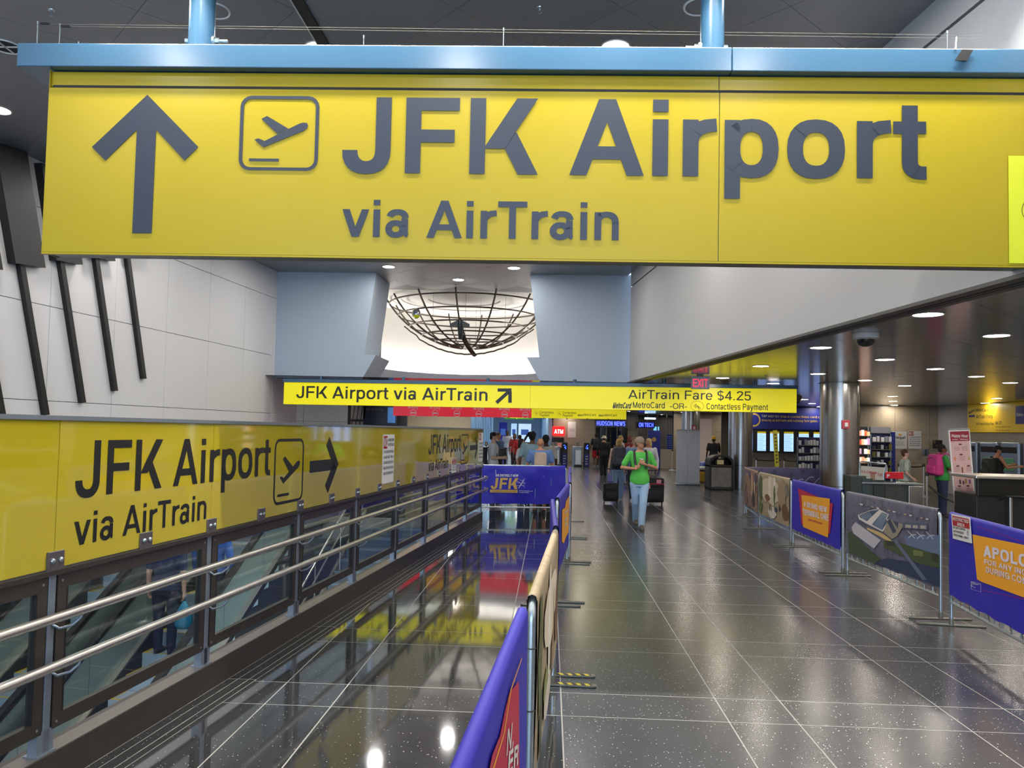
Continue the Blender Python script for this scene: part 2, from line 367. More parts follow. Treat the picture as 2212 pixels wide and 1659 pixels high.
        if ch == '6': E(A/2, 225, A/2-38, 235); E(A/2+20, 300, A/2-18, 425, 70, 180)
        else: E(A/2, C-225, A/2-38, 235); E(A/2-20, C-300, A/2-18, 425, 250, 360)
    elif ch == '7': R(40, C-T, A-35, C); D(130, 0, A-45-W*1.1, C-T, W*1.15)
    elif ch == '8': E(A/2, C-190, A/2-55, 200); E(A/2, 205, A/2-38, 215)
    elif ch in '.,:!':
        R(A/2-W/2, 0, A/2+W/2, T)
        if ch == ',': D(A/2-W/2-40, -110, A/2-W/2+20, 0, W*.7)
        if ch == ':': R(A/2-W/2, X-T, A/2+W/2, X)
        if ch == '!': R(A/2-W/2, 200, A/2+W/2, C)
    elif ch == '-': R(40, 220, A-40, 220+T)
    elif ch == '/': D(0, 0, A-W*.6, C, W*.6)
    elif ch == "'": R(A/2-W*.35, C-220, A/2+W*.35, C)
    elif ch == '+': R(40, 290, A-40, 290+T); R(A/2-W/2, 60, A/2+W/2, 640)
    elif ch == '&': E(A/2-40, C-170, 160, 180); E(A/2-50, 200, 235, 212); D(A-210, 0, A/2-60, 330, W*1.1)
    elif ch != ' ': R(60, 0, A-60, C)
    return out, A
def text_polys(s, W=140, track=0):
    x = 0; out = []; g0 = None; g1 = 0
    for ch in s:
        ps, A = glyph(ch, W)
        for p in ps: out.append([(a+x, b) for a, b in p])
        x += A+track
    xs = [a for p in out for a, b in p]; mn, mx = min(xs), max(xs)
    return [[(a-mn, b) for a, b in p] for p in out], mx-mn
def text(parent, s, x0, x1, zb, cap, mt, y=-.003, W=140, name='lettering', align='l', slant=0, tilt=0, mb=None, track=0, vert=None):
    """flat lettering on the board plane of parent; x1 None keeps natural width"""
    ps, wd = text_polys(s, W, track); sz = cap/718; sx = (x1-x0)/wd if x1 is not None else sz; wd0 = wd
    if x1 is None and align == 'c': x0 -= wd*sx/2
    if mb is None and cap > .12 and ' ' in s.strip():      # large lettering: every word is a piece of its own
        gx = 0; g0 = None; words = []
        for wd_ in s.split(' '):
            wps, A = [], 0
            for ch in wd_:
                for p in glyph(ch, W)[0]: wps.append([(a+gx, b) for a, b in p])
                gx += ADV.get(ch, 556)+track
            words.append(wps); gx += 278+track
            if g0 is None: g0 = min(a for p in wps for a, b in p)
        for wps in words:
            q = MB(); xm = min(a for p in wps for a, b in p); ct, st = math.cos(tilt), math.sin(tilt)
            for i, p in enumerate(wps):
                yy = y-.0002*(i % 9); pts = [((a-g0)*sx+b*sz*slant, b*sz) for a, b in p]
                q.add([(x0+a*ct-b*st, yy, zb+a*st+b*ct) for a, b in pts], [tuple(range(len(pts)))])
            o = q.build(name, mt, parent)
        return o
    own = mb is None; mb = mb or MB(); ct, st = math.cos(tilt), math.sin(tilt)
    for i, p in enumerate(ps):
        q = [(a*sx+b*sz*slant, b*sz) for a, b in p]; yy = y-.0002*(i % 9)
        mb.add([(x0+a*ct-b*st, yy, zb+a*st+b*ct) for a, b in q], [tuple(range(len(q)))])
    return mb.build(name, mt, parent) if own else mb
def plate(parent, name, poly, mt, y=-.002, th=0, label=None):
    mb = MB()
    if th: mb.prism(poly, y, y+th, 'y')
    else: mb.quad(*[(a, y, b) for a, b in poly])
    return part(mb, name, mt, parent, label=label)
def rrect(x0, x1, z0, z1, r, n=4):
    out = []
    for cx, cz, a0 in ((x1-r, z1-r, 0), (x0+r, z1-r, 90), (x0+r, z0+r, 180), (x1-r, z0+r, 270)):
        for i in range(n+1):
            a = math.radians(a0+90*i/n); out.append((cx+r*math.cos(a), cz+r*math.sin(a)))
    return out
def ring_of(mb, a, b, y):
    n = len(a)
    for i in range(n):
        j = (i+1) % n; mb.quad((a[i][0], y, a[i][1]), (a[j][0], y, a[j][1]), (b[j][0], y, b[j][1]), (b[i][0], y, b[i][1]))
def plane_icon(parent, x0, x1, z0, z1, mt, y=-.004, flip=False):
    """rounded box with an aeroplane taking off over a short bar"""
    mb = MB(); W_, H_ = x1-x0, z1-z0; t = .055
    ring_of(mb, rrect(x0, x1, z0, z1, .14*W_), rrect(x0+t*W_*.8, x1-t*W_*.8, z0+t*H_*.8, z1-t*H_*.8, .1*W_), y)
    P = lambda pts: mb.quad(*[(x0+a*W_, y, z0+b*H_) for a, b in pts])
    P([(.13, .16), (.51, .16), (.51, .12), (.13, .12)])
    P([(.31, .31), (.19, .41), (.24, .43), (.32, .395)]); P([(.31, .31), (.32, .395), (.62, .56), (.66, .47)])
    P([(.62, .56), (.75, .63), (.8, .53), (.66, .47)])
    P([(.75, .63), (.80, .645), (.85, .64), (.865, .605), (.85, .57), (.8, .53)])
    P([(.48, .49), (.27, .69), (.34, .73), (.62, .56)])
    return mb.build('aeroplane_pictogram', mt, parent)
def arrow_polys(L=1., w=.19, hw=.5, hd=.5):
    """arrow pointing +y, unit length, slanted head bars"""
    sh = [(-w*.5, 0), (w*.5, 0), (w*.5, .88), (-w*.5, .88)]
    k = .28
    lh = [(0, 1), (0, 1-k*1.05), (-hw+k*.45, 1-hd-k*.18), (-hw, 1-hd+.09)]
    return sh, lh
# ------------------------------------------------------------------ setting: floor, walls, ceilings
GA = .0497                                  # the paving grid is turned this much from the view axis
cG, sG = math.cos(GA), math.sin(GA)
def G2W(u, v): return (u*cG+v*sG, -u*sG+v*cG)
def W2G(x, y): return (x*cG-y*sG, x*sG+y*cG)
RM = .1456                                  # railing and left wall run along X = X0 + RM*Y
RZ = PI/2-math.atan(RM); RC = math.hypot(1, RM)
def RP(Y, X0, z=0): return (X0+RM*Y, Y, z)
X_CURB, X_RAIL, X_LW = -2.78, -2.80, -8.04
def in_view(x, y, z=0, pad=60):
    d = Vector((x, y, z-EYE)); w_ = d.dot(fw)
    if w_ < .5: return False
    px = CX+F*d.dot(rt)/w_; py = CY-F*d.dot(up)/w_
    return -pad < px < 2212+pad and -pad < py < 1659+pad

fl = MB()
fl.prism([(-.2-3.2, -11), (16, -11), (16, 15.42), (X_RAIL+RM*15.42, 15.42), (X_RAIL-RM*11, -11)][1:], -.32, -.0006)
fl.prism([(-16, 15.42), (16, 15.42), (16, 60), (-16, 60)], -.32, -.0006)
fl.prism([RP(14.7, -16)[:2], RP(14.7, -5.36)[:2], RP(15.46, -5.36)[:2], (-14, 15.44)], -.32, -.0008)
floor = struct(fl, 'floor', M['grout'])
floor.location = (0, 0, floor.location.z); 
# re-author the slab about the world origin so that tiles can be parented without an offset
bpy.data.objects.remove(floor)
floor = fl.build('floor', M['grout'], None, origin=(0, 0, 0)); floor['kind'] = 'structure'
def edges(n0, n1, first, gap_first, wide, narrow):
    out = []
    for k in range(n0, n1): out += [(first+1.485*k, first+1.485*k+wide), (first+1.485*k-narrow, first+1.485*k)]
    return sorted(out)
us = edges(-9, 11, .11, 0, 1.05, .435); vs_ = edges(-3, 33, 5.41, 0, 1.05, .435)
tiles = []
for u0, u1 in us:
    for v0, v1 in vs_:
        g = .0038; poly = [G2W(a, b) for a, b in ((u0+g, v0+g), (u1-g, v0+g), (u1-g, v1-g), (u0+g, v1-g))]
        cy = sum(p[1] for p in poly)/4
        if cy < 15.5: poly = clip(poly, -2.575, 0, 1/RC, -RM/RC)
        if len(poly) < 3 or parea(poly) < .004: continue
        cx = sum(p[0] for p in poly)/len(poly); cy = sum(p[1] for p in poly)/len(poly)
        if cx > 15.5 or cx < -12 or cy > 58 or cy < -8: continue
        vis = any(in_view(px, py) for px, py in poly)
        tiles.append((0 if vis else 1, math.hypot(cx, cy), poly, len(poly) == 4 and abs(parea(poly)-(u1-u0-2*g)*(v1-v0-2*g)) < 1e-4, (u0, u1, v0, v1)))
tiles.sort(key=lambda t: (t[0], t[1]))
rest = MB(); cache = {}; nt_ = 0
def worn(x, y): return x > .03+.075*y
for vis, dist, poly, whole, (u0, u1, v0, v1) in tiles:
    if vis == 0 and nt_ < 235 and dist < 22:
        nt_ += 1
        if whole:
            wn = worn(*G2W((u0+u1)/2, (v0+v1)/2)); key = (round(u1-u0, 3), round(v1-v0, 3), wn)
            if key not in cache:
                hw, hh = (u1-u0)/2-.0045, (v1-v0)/2-.0045; b = MB(); b.box(-hw, hw, -hh, hh, -.012, 0); o = b.build('tile', M['tileworn' if wn else 'tile'], floor); cache[key] = o.data
            else: o = bpy.data.objects.new('tile', cache[key]); COL.objects.link(o); o.parent = floor
            o.location = (*G2W((u0+u1)/2, (v0+v1)/2), 0); o.rotation_euler = (0, 0, -GA)
        else:
            b = MB(); b.prism(poly, -.012, 0); b.build('tile', M['tile'], floor)
    else: rest.prism(poly, -.012, 0)
# border strips beside the curb
for a, b_ in ((-2.775, -2.712), (-2.706, -2.634), (-2.628, -2.58)):
    for k in range(-2, 11):
        y0, y1 = k*1.485-.4+.004, (k+1)*1.485-.4-.004
        mb = MB(); mb.prism([RP(y0, a)[:2], RP(y0, b_)[:2], RP(min(y1, 15.4), b_)[:2], RP(min(y1, 15.4), a)[:2]], -.012, 0)
        if in_view(*RP(y0, a)) or in_view(*RP(y1, a)): mb.build('border_tile', M['tile'], floor)
o = rest.build('distant_tiles', M['tileworn'], floor); o['kind'] = 'stuff'

# left wall of white panels
wl = MB(); s0, s1 = -11*RC, 17.56*RC
wl.box(s0, s1, .03, .2, -.35, 5.4)
wall_left = thing('wall_left', None, None, RP(0, X_LW), RZ); wall_left['kind'] = 'structure'
wall_left = None
wlo = wl.build('wall_left', M['gap'], None, origin=(0, 0, 0)); wlo.location = RP(0, X_LW); wlo.rotation_euler = (0, 0, RZ); wlo.matrix_basis = Matrix.Translation(RP(0, X_LW)) @ Matrix.Rotation(RZ, 4, 'Z'); wlo['kind'] = 'structure'
for e in [e for e in bpy.data.objects if e.type == 'EMPTY' and e.name.startswith('wall_left')]: bpy.data.objects.remove(e)
wlo.name = 'wall_left'
zr = [-.35, .76, 2.08, 3.4, 4.72, 5.36]
k0 = -14; pc = {}
for k in range(k0, 6):
    a, b = (10.70+1.37*k)*RC+.004, (10.70+1.37*(k+1))*RC-.004
    for z0, z1 in zip(zr, zr[1:]):
        key = z0
        if key not in pc:
            mb = rbox(0, b-a, 0, .03, z0+.004, z1-.004, .003, 1); o = mb.build('panel', M['wallpanel'], wlo); pc[key] = o.data
        else: o = bpy.data.objects.new('panel', pc[key]); COL.objects.link(o); o.parent = wlo
        o.location = (a, 0, 0)
# slanted black ornaments on the left wall (bar with a thick upper block)
nm = ['leftmost, its foot ending behind the yellow wall', 'with the thick block visible above it', 'second longest of the row', 'third along', 'rightmost and shortest']
for k in range(5):
    yb = 9.91+.71*k; zb = [1.70, 1.88, 2.08, 2.29, 2.53][k]; sl = .289
    t = thing('wall_ornament', 'black slanted bar fixed to white panel wall, '+nm[k], 'wall ornament', RP(yb, X_LW+.0, zb), RZ, 'black slanted bars on the white wall')
    for nme, xa, xb, d, L0, L1 in (('bar', 0, .085, .07, 0, 2.0), ('block', -.13, .39, .12, 1.97, min(5.3-zb, 3.5))):
        mb = MB(); mb.add([(x-z*sl, y, z+x*.1) for z in (L0, L1) for x, y in ((xa, 0), (xb, 0), (xb, -d), (xa, -d))], [(0, 3, 2, 1), (4, 5, 6, 7), (0, 1, 5, 4), (1, 2, 6, 5), (2, 3, 7, 6), (3, 0, 4, 7)]); part(mb, nme, M['blk'], t)

# upper wall on the right over the low ceiling
RX0, RMM = 3.80, -.0717
wr = MB()
def wr_pt(Y, d=0): return (RX0+RMM*Y+d, Y)
for z0, z1 in ((2.93, 5.02), (5.05, 5.4)): wr.prism([wr_pt(-11), wr_pt(16.94), wr_pt(16.94, .16), wr_pt(-11, .16)], z0, z1)
wro = wr.build('wall_right', M['white'], None, origin=(0, 0, 0)); wro['kind'] = 'structure'
mb = MB(); mb.prism([wr_pt(-11, .04), wr_pt(16.94, .04), wr_pt(16.94, .15), wr_pt(-11, .15)], 5.0, 5.07); part(mb, 'slot', M['gap'], wro)
tr = MB(); tr.prism([wr_pt(-11, -.004), wr_pt(17.2, -.004), wr_pt(17.2, .26), wr_pt(-11, .26)], 2.905, 2.935)
tro = tr.build('trim_1', mat('edge_trim', '55534f', .4, .5), None, origin=(0, 0, 0)); tro['kind'] = 'structure'
for d0, d1 in ((.10, .125), (.16, .175)):
    mb = MB(); mb.prism([wr_pt(-11, d0), wr_pt(17.2, d0), wr_pt(17.2, d1), wr_pt(-11, d1)], 2.9035, 2.907); part(mb, 'groove', M['gap'], tro)

# two pylons flanking the rotunda opening, wall of the rotunda
PV = 17.35
gp = thing('grid_frame', None, None, (0, 0, 0), -GA)
def pyl(pts): return [sight(gp, x, y, PV) for x, y in pts]
L_ = pyl([(590, 815), (782, 819), (812, 767), (787, 766), (812.6, 590), (598, 580)]); R_ = pyl([(1168, 827), (1361, 829), (1364, 590), (1145, 590), (1149, 625), (1165, 771.5), (1138, 772)])
L_[-1] = (L_[-1][0], 5.36); L_[4] = (L_[4][0], 5.36); R_[2] = (R_[2][0], 5.36); R_[3] = (R_[3][0], 5.36)
bpy.data.objects.remove(gp)
for nme, P_ in (('wall_pylon_left', L_), ('wall_pylon_right', R_)):
    mb = MB(); mb.prism(P_, PV, PV+1.5, 'y')
    if 'right' in nme: mb.v = [(x+(.16 if y > PV+1 else 0), y, z) for x, y, z in mb.v]      # its jamb is splayed
    o = mb.build(nme, M['pylon'], None, origin=(0, 0, 0)); o.rotation_euler = (0, 0, -GA); o['kind'] = 'structure'
RCX, RCY, RR = -1.38, 21.3, 2.72
mb = MB(); mb.lathe([(RR, 2.94), (RR, 5.38)], 60, (RCX, RCY, 0), math.radians(-36), math.radians(224)); mb.lathe([(RR+.1, 2.94), (RR+.1, 5.38)], 60, (RCX, RCY, 0), math.radians(-36), math.radians(224))
struct(mb, 'wall_rotunda', M['plaster'], 30)
mb = MB(); mb.lathe([(RR+.05, 2.935), (2.45, 2.935), (2.45, 3.5), (2.49, 3.5), (2.49, 3.36), (RR+.05, 3.36)], 60, (RCX, RCY, 0), math.radians(-24), math.radians(212))
struct(mb, 'trim_2', M['pylon'], 30)
# ceiling of the rotunda: flat plaster disc with two shallow ring steps
mb = MB(); mb.lathe([(.001, 5.42), (1.0, 5.42), (1.0, 5.39), (1.75, 5.39), (1.75, 5.365), (RR+.08, 5.365)], 72, (RCX, RCY, 0)); struct(mb, 'ceiling_rotunda', M['plaster'], 30)
# lamps assumed hidden on the ledge light the rotunda wall from below
for k in range(11):
    a = math.radians(-18+21.6*k); l = bpy.data.lights.new('cove_uplight', 'AREA'); l.shape = 'RECTANGLE'; l.size = .6; l.size_y = .06; l.energy = 12; l.color = (1, .96, .9)
    o = bpy.data.objects.new('cove_uplight', l); COL.objects.link(o); r_ = RR-.13; o.location = (RCX+r_*math.cos(a), RCY+r_*math.sin(a), 3.4); o.rotation_euler = (math.radians(180-12), 0, a-PI/2)

# diamond-laid metal ceilings
HS = .692
def diamonds(umin, umax, vmin, vmax):
    i0, i1 = int((umin-.54)/HS)-1, int((umax-.54)/HS)+1; j0, j1 = int((vmin-7.01)/HS)-1, int((vmax-7.01)/HS)+1
    for i in range(i0, i1+1):
        for j in range(j0, j1+1):
            if (i+j) % 2 == 0: yield .54+HS*i, 7.01+HS*j
def ceiling(name, z, mt, bounds, clips, keep, maxn, gapm, thick=.015, g=.004):
    back = MB(); back.prism(bounds, z+.003, z+.06); co = back.build(name, gapm, None, origin=(0, 0, 0)); co['kind'] = 'structure'
    xs = [W2G(*p)[0] for p in bounds]; ys = [W2G(*p)[1] for p in bounds]; items = []
    for u, v in diamonds(min(xs), max(xs), min(ys), max(ys)):
        poly = [G2W(u+HS-g, v), G2W(u, v+HS-g), G2W(u-HS+g, v), G2W(u, v-HS+g)]; n0 = parea(poly)
        for c in clips: poly = clip(poly, *c)
        if len(poly) < 3 or parea(poly) < .01: continue
        X, Y = G2W(u, v)
        if not keep(X, Y): continue
        items.append((0 if any(in_view(a, b, z, 0) for a, b in poly) else 1, math.hypot(X, Y), poly, abs(parea(poly)-n0) < 1e-5, u, v))
    items.sort(key=lambda t: t[:2]); rest = MB(); me = None; n = 0
    for vis, d, poly, whole, u, v in items:
        if vis == 0 and n < maxn and d < 24:
            n += 1
            if whole:
                if me is None:
                    b = MB(); q = [(HS-g, 0), (0, HS-g), (-HS+g, 0), (0, -HS+g)]; b.prism(q, 0, thick); o = b.build('panel', mt, co); me = o.data
                else: o = bpy.data.objects.new('panel', me); COL.objects.link(o); o.parent = co
                o.location = (*G2W(u, v), z); o.rotation_euler = (0, 0, -GA+random.uniform(-.0004, .0004)); o.rotation_euler.x = random.uniform(-.002, .002)
            else:
                b = MB(); b.prism(poly, z, z+thick); b.build('panel', mt, co)
        else: rest.prism(poly, z, z+thick)
    if rest.v: o = rest.build('distant_panels', mt, co); o['kind'] = 'stuff'
    return co
ang = math.atan(RM); a2 = math.atan(RMM)
inR = lambda x, y: (x-RCX)**2+(y-RCY)**2
hi_clips = [(X_LW, 0, math.cos(ang), -math.sin(ang)), (RX0, 0, -math.cos(a2), math.sin(a2))]
ceil_hi = ceiling('ceiling', 5.35, M['ceilmetal'], [RP(-11, X_LW)[:2], (RX0-RMM*0+.79, -11), wr_pt(17.2), wr_pt(19.6), RP(19.6, X_LW)[:2]], hi_clips, lambda x, y: y < 20 and inR(x, y) > (RR-.35)**2, 200, M['joint'])
low_clip = [(RX0+.25, 0, math.cos(a2), -math.sin(a2))]
ceil_lo = ceiling('ceiling_low', 2.93, M['lowceil'], [wr_pt(-11, .25), (16, -11), (16, 17.4), wr_pt(17.4, .25)], low_clip, lambda x, y: y < 17.8, 235, mat('low_ceiling_joint', 'a5a49f', .5))
# low ceiling beyond the pylons, with the round opening of the rotunda
mb = MB(); N = 72; zc = 2.93
ring_in = [(RCX+(RR-.04)*math.cos(2*PI*i/N), RCY+(RR-.04)*math.sin(2*PI*i/N)) for i in range(N)]
def sq(i):
    c, s = math.cos(2*PI*i/N), math.sin(2*PI*i/N); k = 1/max(abs(c), abs(s)); return (RCX+3.1*c*k, RCY+3.1*s*k)
for i in range(N):
    j = (i+1) % N; mb.quad((*ring_in[i], zc), (*ring_in[j], zc), (*sq(j), zc), (*sq(i), zc))
mb.quad((-16, 17.2, zc), (16, 17.2, zc), (16, RCY-3.1, zc), (-16, RCY-3.1, zc)); mb.quad((-16, RCY+3.1, zc), (16, RCY+3.1, zc), (16, 60, zc), (-16, 60, zc))
mb.quad((-16, RCY-3.1, zc), (RCX-3.1, RCY-3.1, zc), (RCX-3.1, RCY+3.1, zc), (-16, RCY+3.1, zc)); mb.quad((RCX+3.1, RCY-3.1, zc), (16, RCY-3.1, zc), (16, RCY+3.1, zc), (RCX+3.1, RCY+3.1, zc))
struct(mb, 'ceiling_far', M['lowceil'])
# dark slot running along the high ceiling
mb = MB(); mb.box(-2.21, -2.11, -8, 15.6, 5.335, 5.352); o = mb.build('trim_3', M['blk'], None, origin=(0, 0, 0)); o.rotation_euler = (0, 0, -GA); o['kind'] = 'structure'
mb = MB(); mb.box(-2.222, -2.21, -8, 15.6, 5.332, 5.352); part(mb, 'edge', M['paper'], o)
# recessed round lamps
def lamp_proto(z, glow='lamp', r=.125):
    t = thing('ceiling_downlight', 'x', 'ceiling light', (0, 0, z))
    mb = MB(); mb.lathe([(r+.016, 0), (r+.012, -.008), (r, -.006), (r-.004, .0)], 20); part(mb, 'rim', M['lamprim'], t, 40)
    mb = MB(); mb.lathe([(r, -.003), (.001, -.003)], 20); part(mb, 'lens', M[glow], t)
    return t
lp = lamp_proto(5.35); first = True
def lat(i, k): return .54+1.384*i, 6.98+2.768*k+(1.384 if i % 2 else 0)
lamps = []
for i in range(-5, 3):
    for k in range(-3, 5):
        u, v = lat(i, k); X, Y = G2W(u, v)
        if v > 18.2 or X > RX0+RMM*Y-.3 or X < X_LW+RM*Y+.4 or inR(X, Y) < RR**2: continue
        if (i, k) in ((-4, 0), (-1, -1)): continue
        if v > 17 and not (-3 < u < -1): continue
        lab = 'round lit downlight in the high grey ceiling'
        if (i, k) == (0, 0): lab = 'glowing round downlight just above the blue beam, right of centre'
        if (i, k) == (-2, 0): lab = 'glowing round downlight at the foot of the dark ceiling slot'
        if (i, k) == (-3, 3): lab = 'small lit downlight above the left pylon edge'
        if (i, k) == (-1, 3): lab = 'small lit downlight above the right pylon, beneath the big sign'
        if (i, k) == (-2, 4): lab = 'lit downlight in front of the rotunda, between two others'
        lamps.append(((X, Y, 5.35), lab, 'downlights in the high ceiling'))
for n, (loc, lab, g) in enumerate(lamps):
    if n == 0: lp.matrix_basis = Matrix.Translation(loc); lp['label'] = lab; lp['group'] = g
    else: dup(lp, loc, 0, lab, g)
lpl = lamp_proto(2.93, 'lamplow'); lpn = 0; lo_lamps = []
for i in range(0, 9):
    for k in range(-3, 4):
        u, v = 3.41+1.384*i, 7.12+2.768*k+(1.384 if i % 2 else 0); X, Y = G2W(u, v)
        if X > 15.4 or v > 19.6: continue
        lo_lamps.append((i, k, X, Y))
nam = {(0, 0): 'largest lit downlight in the low ceiling, nearest beyond the white wall edge', (1, 0): 'lit downlight at the right, beside the black camera dome', (0, 1): 'lit downlight left of the camera dome on the low ceiling',
       (0, 2): 'lit downlight inside the yellow reflection, above the exit sign', (0, 3): 'small lit downlight nearest the exit sign', (1, 3): 'lit downlight right of the exit sign in the yellow reflection', (1, 1): 'lit downlight above the big column, right of its top'}
for i, k, X, Y in lo_lamps: dup(lpl, (X, Y, 2.93), 0, nam.get((i, k), 'round lit downlight in the low polished ceiling'), 'downlights in the low ceiling')
for j in range(12):
    for X in (-9.2, -6.4, -3.6, -.9, 1.9, 4.7, 7.5, 10.2, 13.0):
        Y = 20.6+2.77*j; X += 1.385*(j % 2)
        if inR(X, Y) < 3.0**2: continue
        dup(lpl, (X, Y, 2.93), 0, 'far round downlight over the fare gate hall', 'downlights over the fare gate hall')
for k_ in list(lpl.children): bpy.data.objects.remove(k_)
bpy.data.objects.remove(lpl)
for px, py, z, r, lab in ((462, 22, 5.35, .12, 'unlit round speaker grille beside the left blue pipe'), (1512, 14, 5.35, .12, 'unlit round speaker grille beside the right blue pipe'), (12, 100, 5.35, .13, 'round slatted vent at the left end of the blue beam')):
    p = at_z(px, py, z); t = thing('ceiling_speaker' if r < .13 else 'round_vent', lab, 'ceiling speaker' if r < .13 else 'vent', (p.x, p.y, z))
    mb = MB(); mb.lathe([(r+.02, 0), (r+.012, -.012), (r, -.004)], 24); part(mb, 'rim', M['paper'], t, 40)
    mb = MB(); mb.lathe([(r, -.002), (.001, -.006)], 24)
    part(mb, 'grille', M['ceilmetal'] if r < .13 else M['gap'], t, 40)
    if r >= .13:
        mb = MB(); mb.box(-r, r, -.008, .008, -.012, 0); mb.box(-.008, .008, -r, r, -.012, 0); part(mb, 'spokes', M['paper'], t)
def sprinkler(p, lab):
    t = thing('sprinkler', lab, 'sprinkler', p, 0, 'ceiling sprinklers')
    mb = MB(); mb.lathe([(.03, 0), (.028, -.006), (.008, -.008)], 14, cap=True); part(mb, 'rose', M['galv'], t)
    mb = MB(); mb.cyl((0, 0, 0), (0, 0, -.03), .008, n=6); mb.tube([(-.012, 0, -.02), (-.014, 0, -.04), (0, 0, -.05)], .002, 4); mb.tube([(.012, 0, -.02), (.014, 0, -.04), (0, 0, -.05)], .002, 4); mb.lathe([(.014, -.052), (.001, -.05)], 10); part(mb, 'head', M['galv'], t)
for px, py, lab in ((1166, 17, 'sprinkler hanging from the dark ceiling, top centre'), (112, 22, 'sprinkler on pale ceiling above the left beam end'), (857, 605, 'sprinkler left of the rotunda opening'), (1110, 608, 'sprinkler right of the rotunda opening')): sprinkler(at_z(px, py, 5.35), lab)
sprinkler(at_z(1655, 812, 2.93), 'sprinkler in the yellow ceiling reflection'); sprinkler(at_z(1845, 765, 2.93), 'sprinkler above the big column')

# back of the hall behind the photographer: solid wall with an assumed wide opening for daylight
mb = MB(); 
for a, b, c, d in ((-10.5, -8, -.3, 5.4), (4, 16, -.3, 5.4), (-8, 4, 5.1, 5.4), (-8, 4, -.3, .9)): mb.box(a, b, -11.2, -11, c, d)
struct(mb, 'wall_back', M['white'])
mb = MB(); mb.box(15.9, 16.1, -11, 60, -.3, 3); struct(mb, 'wall_east', M['granite'])
# void beside the railing
mb = MB(); mb.box(-1*1, 0, 0, 1, 0, 1)
vd = MB(); vd.prism([RP(-12, -8.75)[:2], RP(-12, -2.2)[:2], RP(20, -2.2)[:2], RP(20, -8.75)[:2]], -5.4, -5.2); struct(vd, 'floor_lower', mat('lower_floor', '55575a', .3, var=.2))
vd = MB(); vd.prism([RP(-12, -8.8)[:2], RP(14.7, -8.8)[:2], RP(14.7, -8.7)[:2], RP(-12, -8.7)[:2]], -5.4, -.36); vd.prism([RP(-12, -2.84)[:2], RP(15.4, -2.84)[:2], RP(15.4, -2.80)[:2], RP(-12, -2.80)[:2]], -5.4, -.02)
vd.prism([RP(-12, -8.8)[:2], RP(-12, -8.03)[:2], RP(14.7, -8.03)[:2], RP(14.7, -8.8)[:2]], -.36, -.34)
vd.prism([RP(15.5, -9)[:2], RP(15.5, -2.2)[:2], RP(15.6, -2.2)[:2], RP(15.6, -9)[:2]], -5.4, -.33)
struct(vd, 'wall_void', mat('void_wall', '6a6f70', .5, var=.05))

# fill lights added without fixtures to brighten the escalator well
for k in range(5): area('well_fill', (*RP(-2+4.5*k, -3.4)[:2], -.5), (0, math.radians(35), 0), 1.2, .3, 34, (.85, .95, 1))
# escalators and the stair going down beside the railing
M['escpanel'] = mat('escalator_panel', '84918c', .3, .35, var=.05); M['escdeck'] = mat('escalator_deck', 'b8b1a4', .25, .7); M['step'] = mat('escalator_step', 'a9bac6', .45, .35, bump=.25, bscale=60, stretch=(1, 90, 1)); M['comb'] = mat('comb_yellow', 'c8a81c', .5)
TN = math.tan(math.radians(30))
def escalator(X0, label):
    t = thing('escalator', label, 'escalator', RP(14.7, X0), RZ, 'escalators beside the railing')
    def zz(x): return 0 if x > -1.4 else (x+1.4)*TN
    n = 26
    mb = MB(); mb.box(-1.4, 0, -.5, .5, -.2, -.004); part(mb, 'landing_plate', M['steel'], t)
    mb = MB(); mb.box(-.02, .16, -.5, .5, -.05, .004); part(mb, 'comb', M['comb'], t)
    sm = ym = None
    for k in range(n):
        x1 = -1.4-.351*k; z = -.203*(k+1)
        if sm is None:
            mb = MB(); mb.box(-.36, 0, -.5, .5, -.2, 0); o = mb.build('step', M['step'], t); sm = o.data
            y = MB(); y.box(-.355, -.33, -.5, .5, 0, .003); y.box(-.36, 0, -.5, -.46, 0, .003); y.box(-.36, 0, .46, .5, 0, .003); yo = y.build('edge_stripe', M['comb'], o); ym = yo.data
        else:
            o = bpy.data.objects.new('step', sm); COL.objects.link(o); o.parent = t; yo = bpy.data.objects.new('edge_stripe', ym); COL.objects.link(yo); yo.parent = o
        o.location = (x1, 0, z)
    xe = -1.4-.351*n
    for s in (-1, 1):
        def strip(y0, y1, h0, h1):
            pts = [(.6, 0), (-1.4, 0), (xe, zz(xe))]; b = MB()
            prof = [(x, z+h1) for x, z in pts]+[(x, z+h0) for x, z in reversed(pts)]
            b.prism(prof, min(s*y0, s*y1), max(s*y0, s*y1), 'y'); return b
        part(strip(.5, .515, -.28, .12), 'skirt', M['blk'], t)
        b = strip(.515, .62, .0, .14); part(b, 'deck', M['escdeck'], t)
        for j in range(8):
            xa = -1.4-(j*1.15)*.999; xb = max(xe, xa-1.14); b = MB(); h0, h1 = .14, .82
            if j == 7: xb = xe
            b.prism([(xa, zz(xa)+h0), (xa, zz(xa)+h1), (xb, zz(xb)+h1), (xb, zz(xb)+h0)], min(s*.585, s*.61), max(s*.585, s*.61), 'y'); part(b, 'panel', M['escpanel'], t)
        b = MB(); b.prism([(.3, .14), (.3, .82), (-1.4, .82), (-1.4, .14)], min(s*.585, s*.61), max(s*.585, s*.61), 'y'); part(b, 'panel', M['escpanel'], t)
        part(strip(.56, .65, .86, .93), 'handrail', M['rubber'], t)
        part(strip(.58, .63, .82, .86), 'rail_trim', M['steel'], t)
    return t
escalator(-6.2, 'escalator nearer the railing, carrying the man in navy')
escalator(-7.72, 'far escalator along the left wall behind the first')
t = thing('staircase', 'blue-grey studded staircase going down beside the glass railing', 'stairs', RP(15.42, -4.08), RZ)
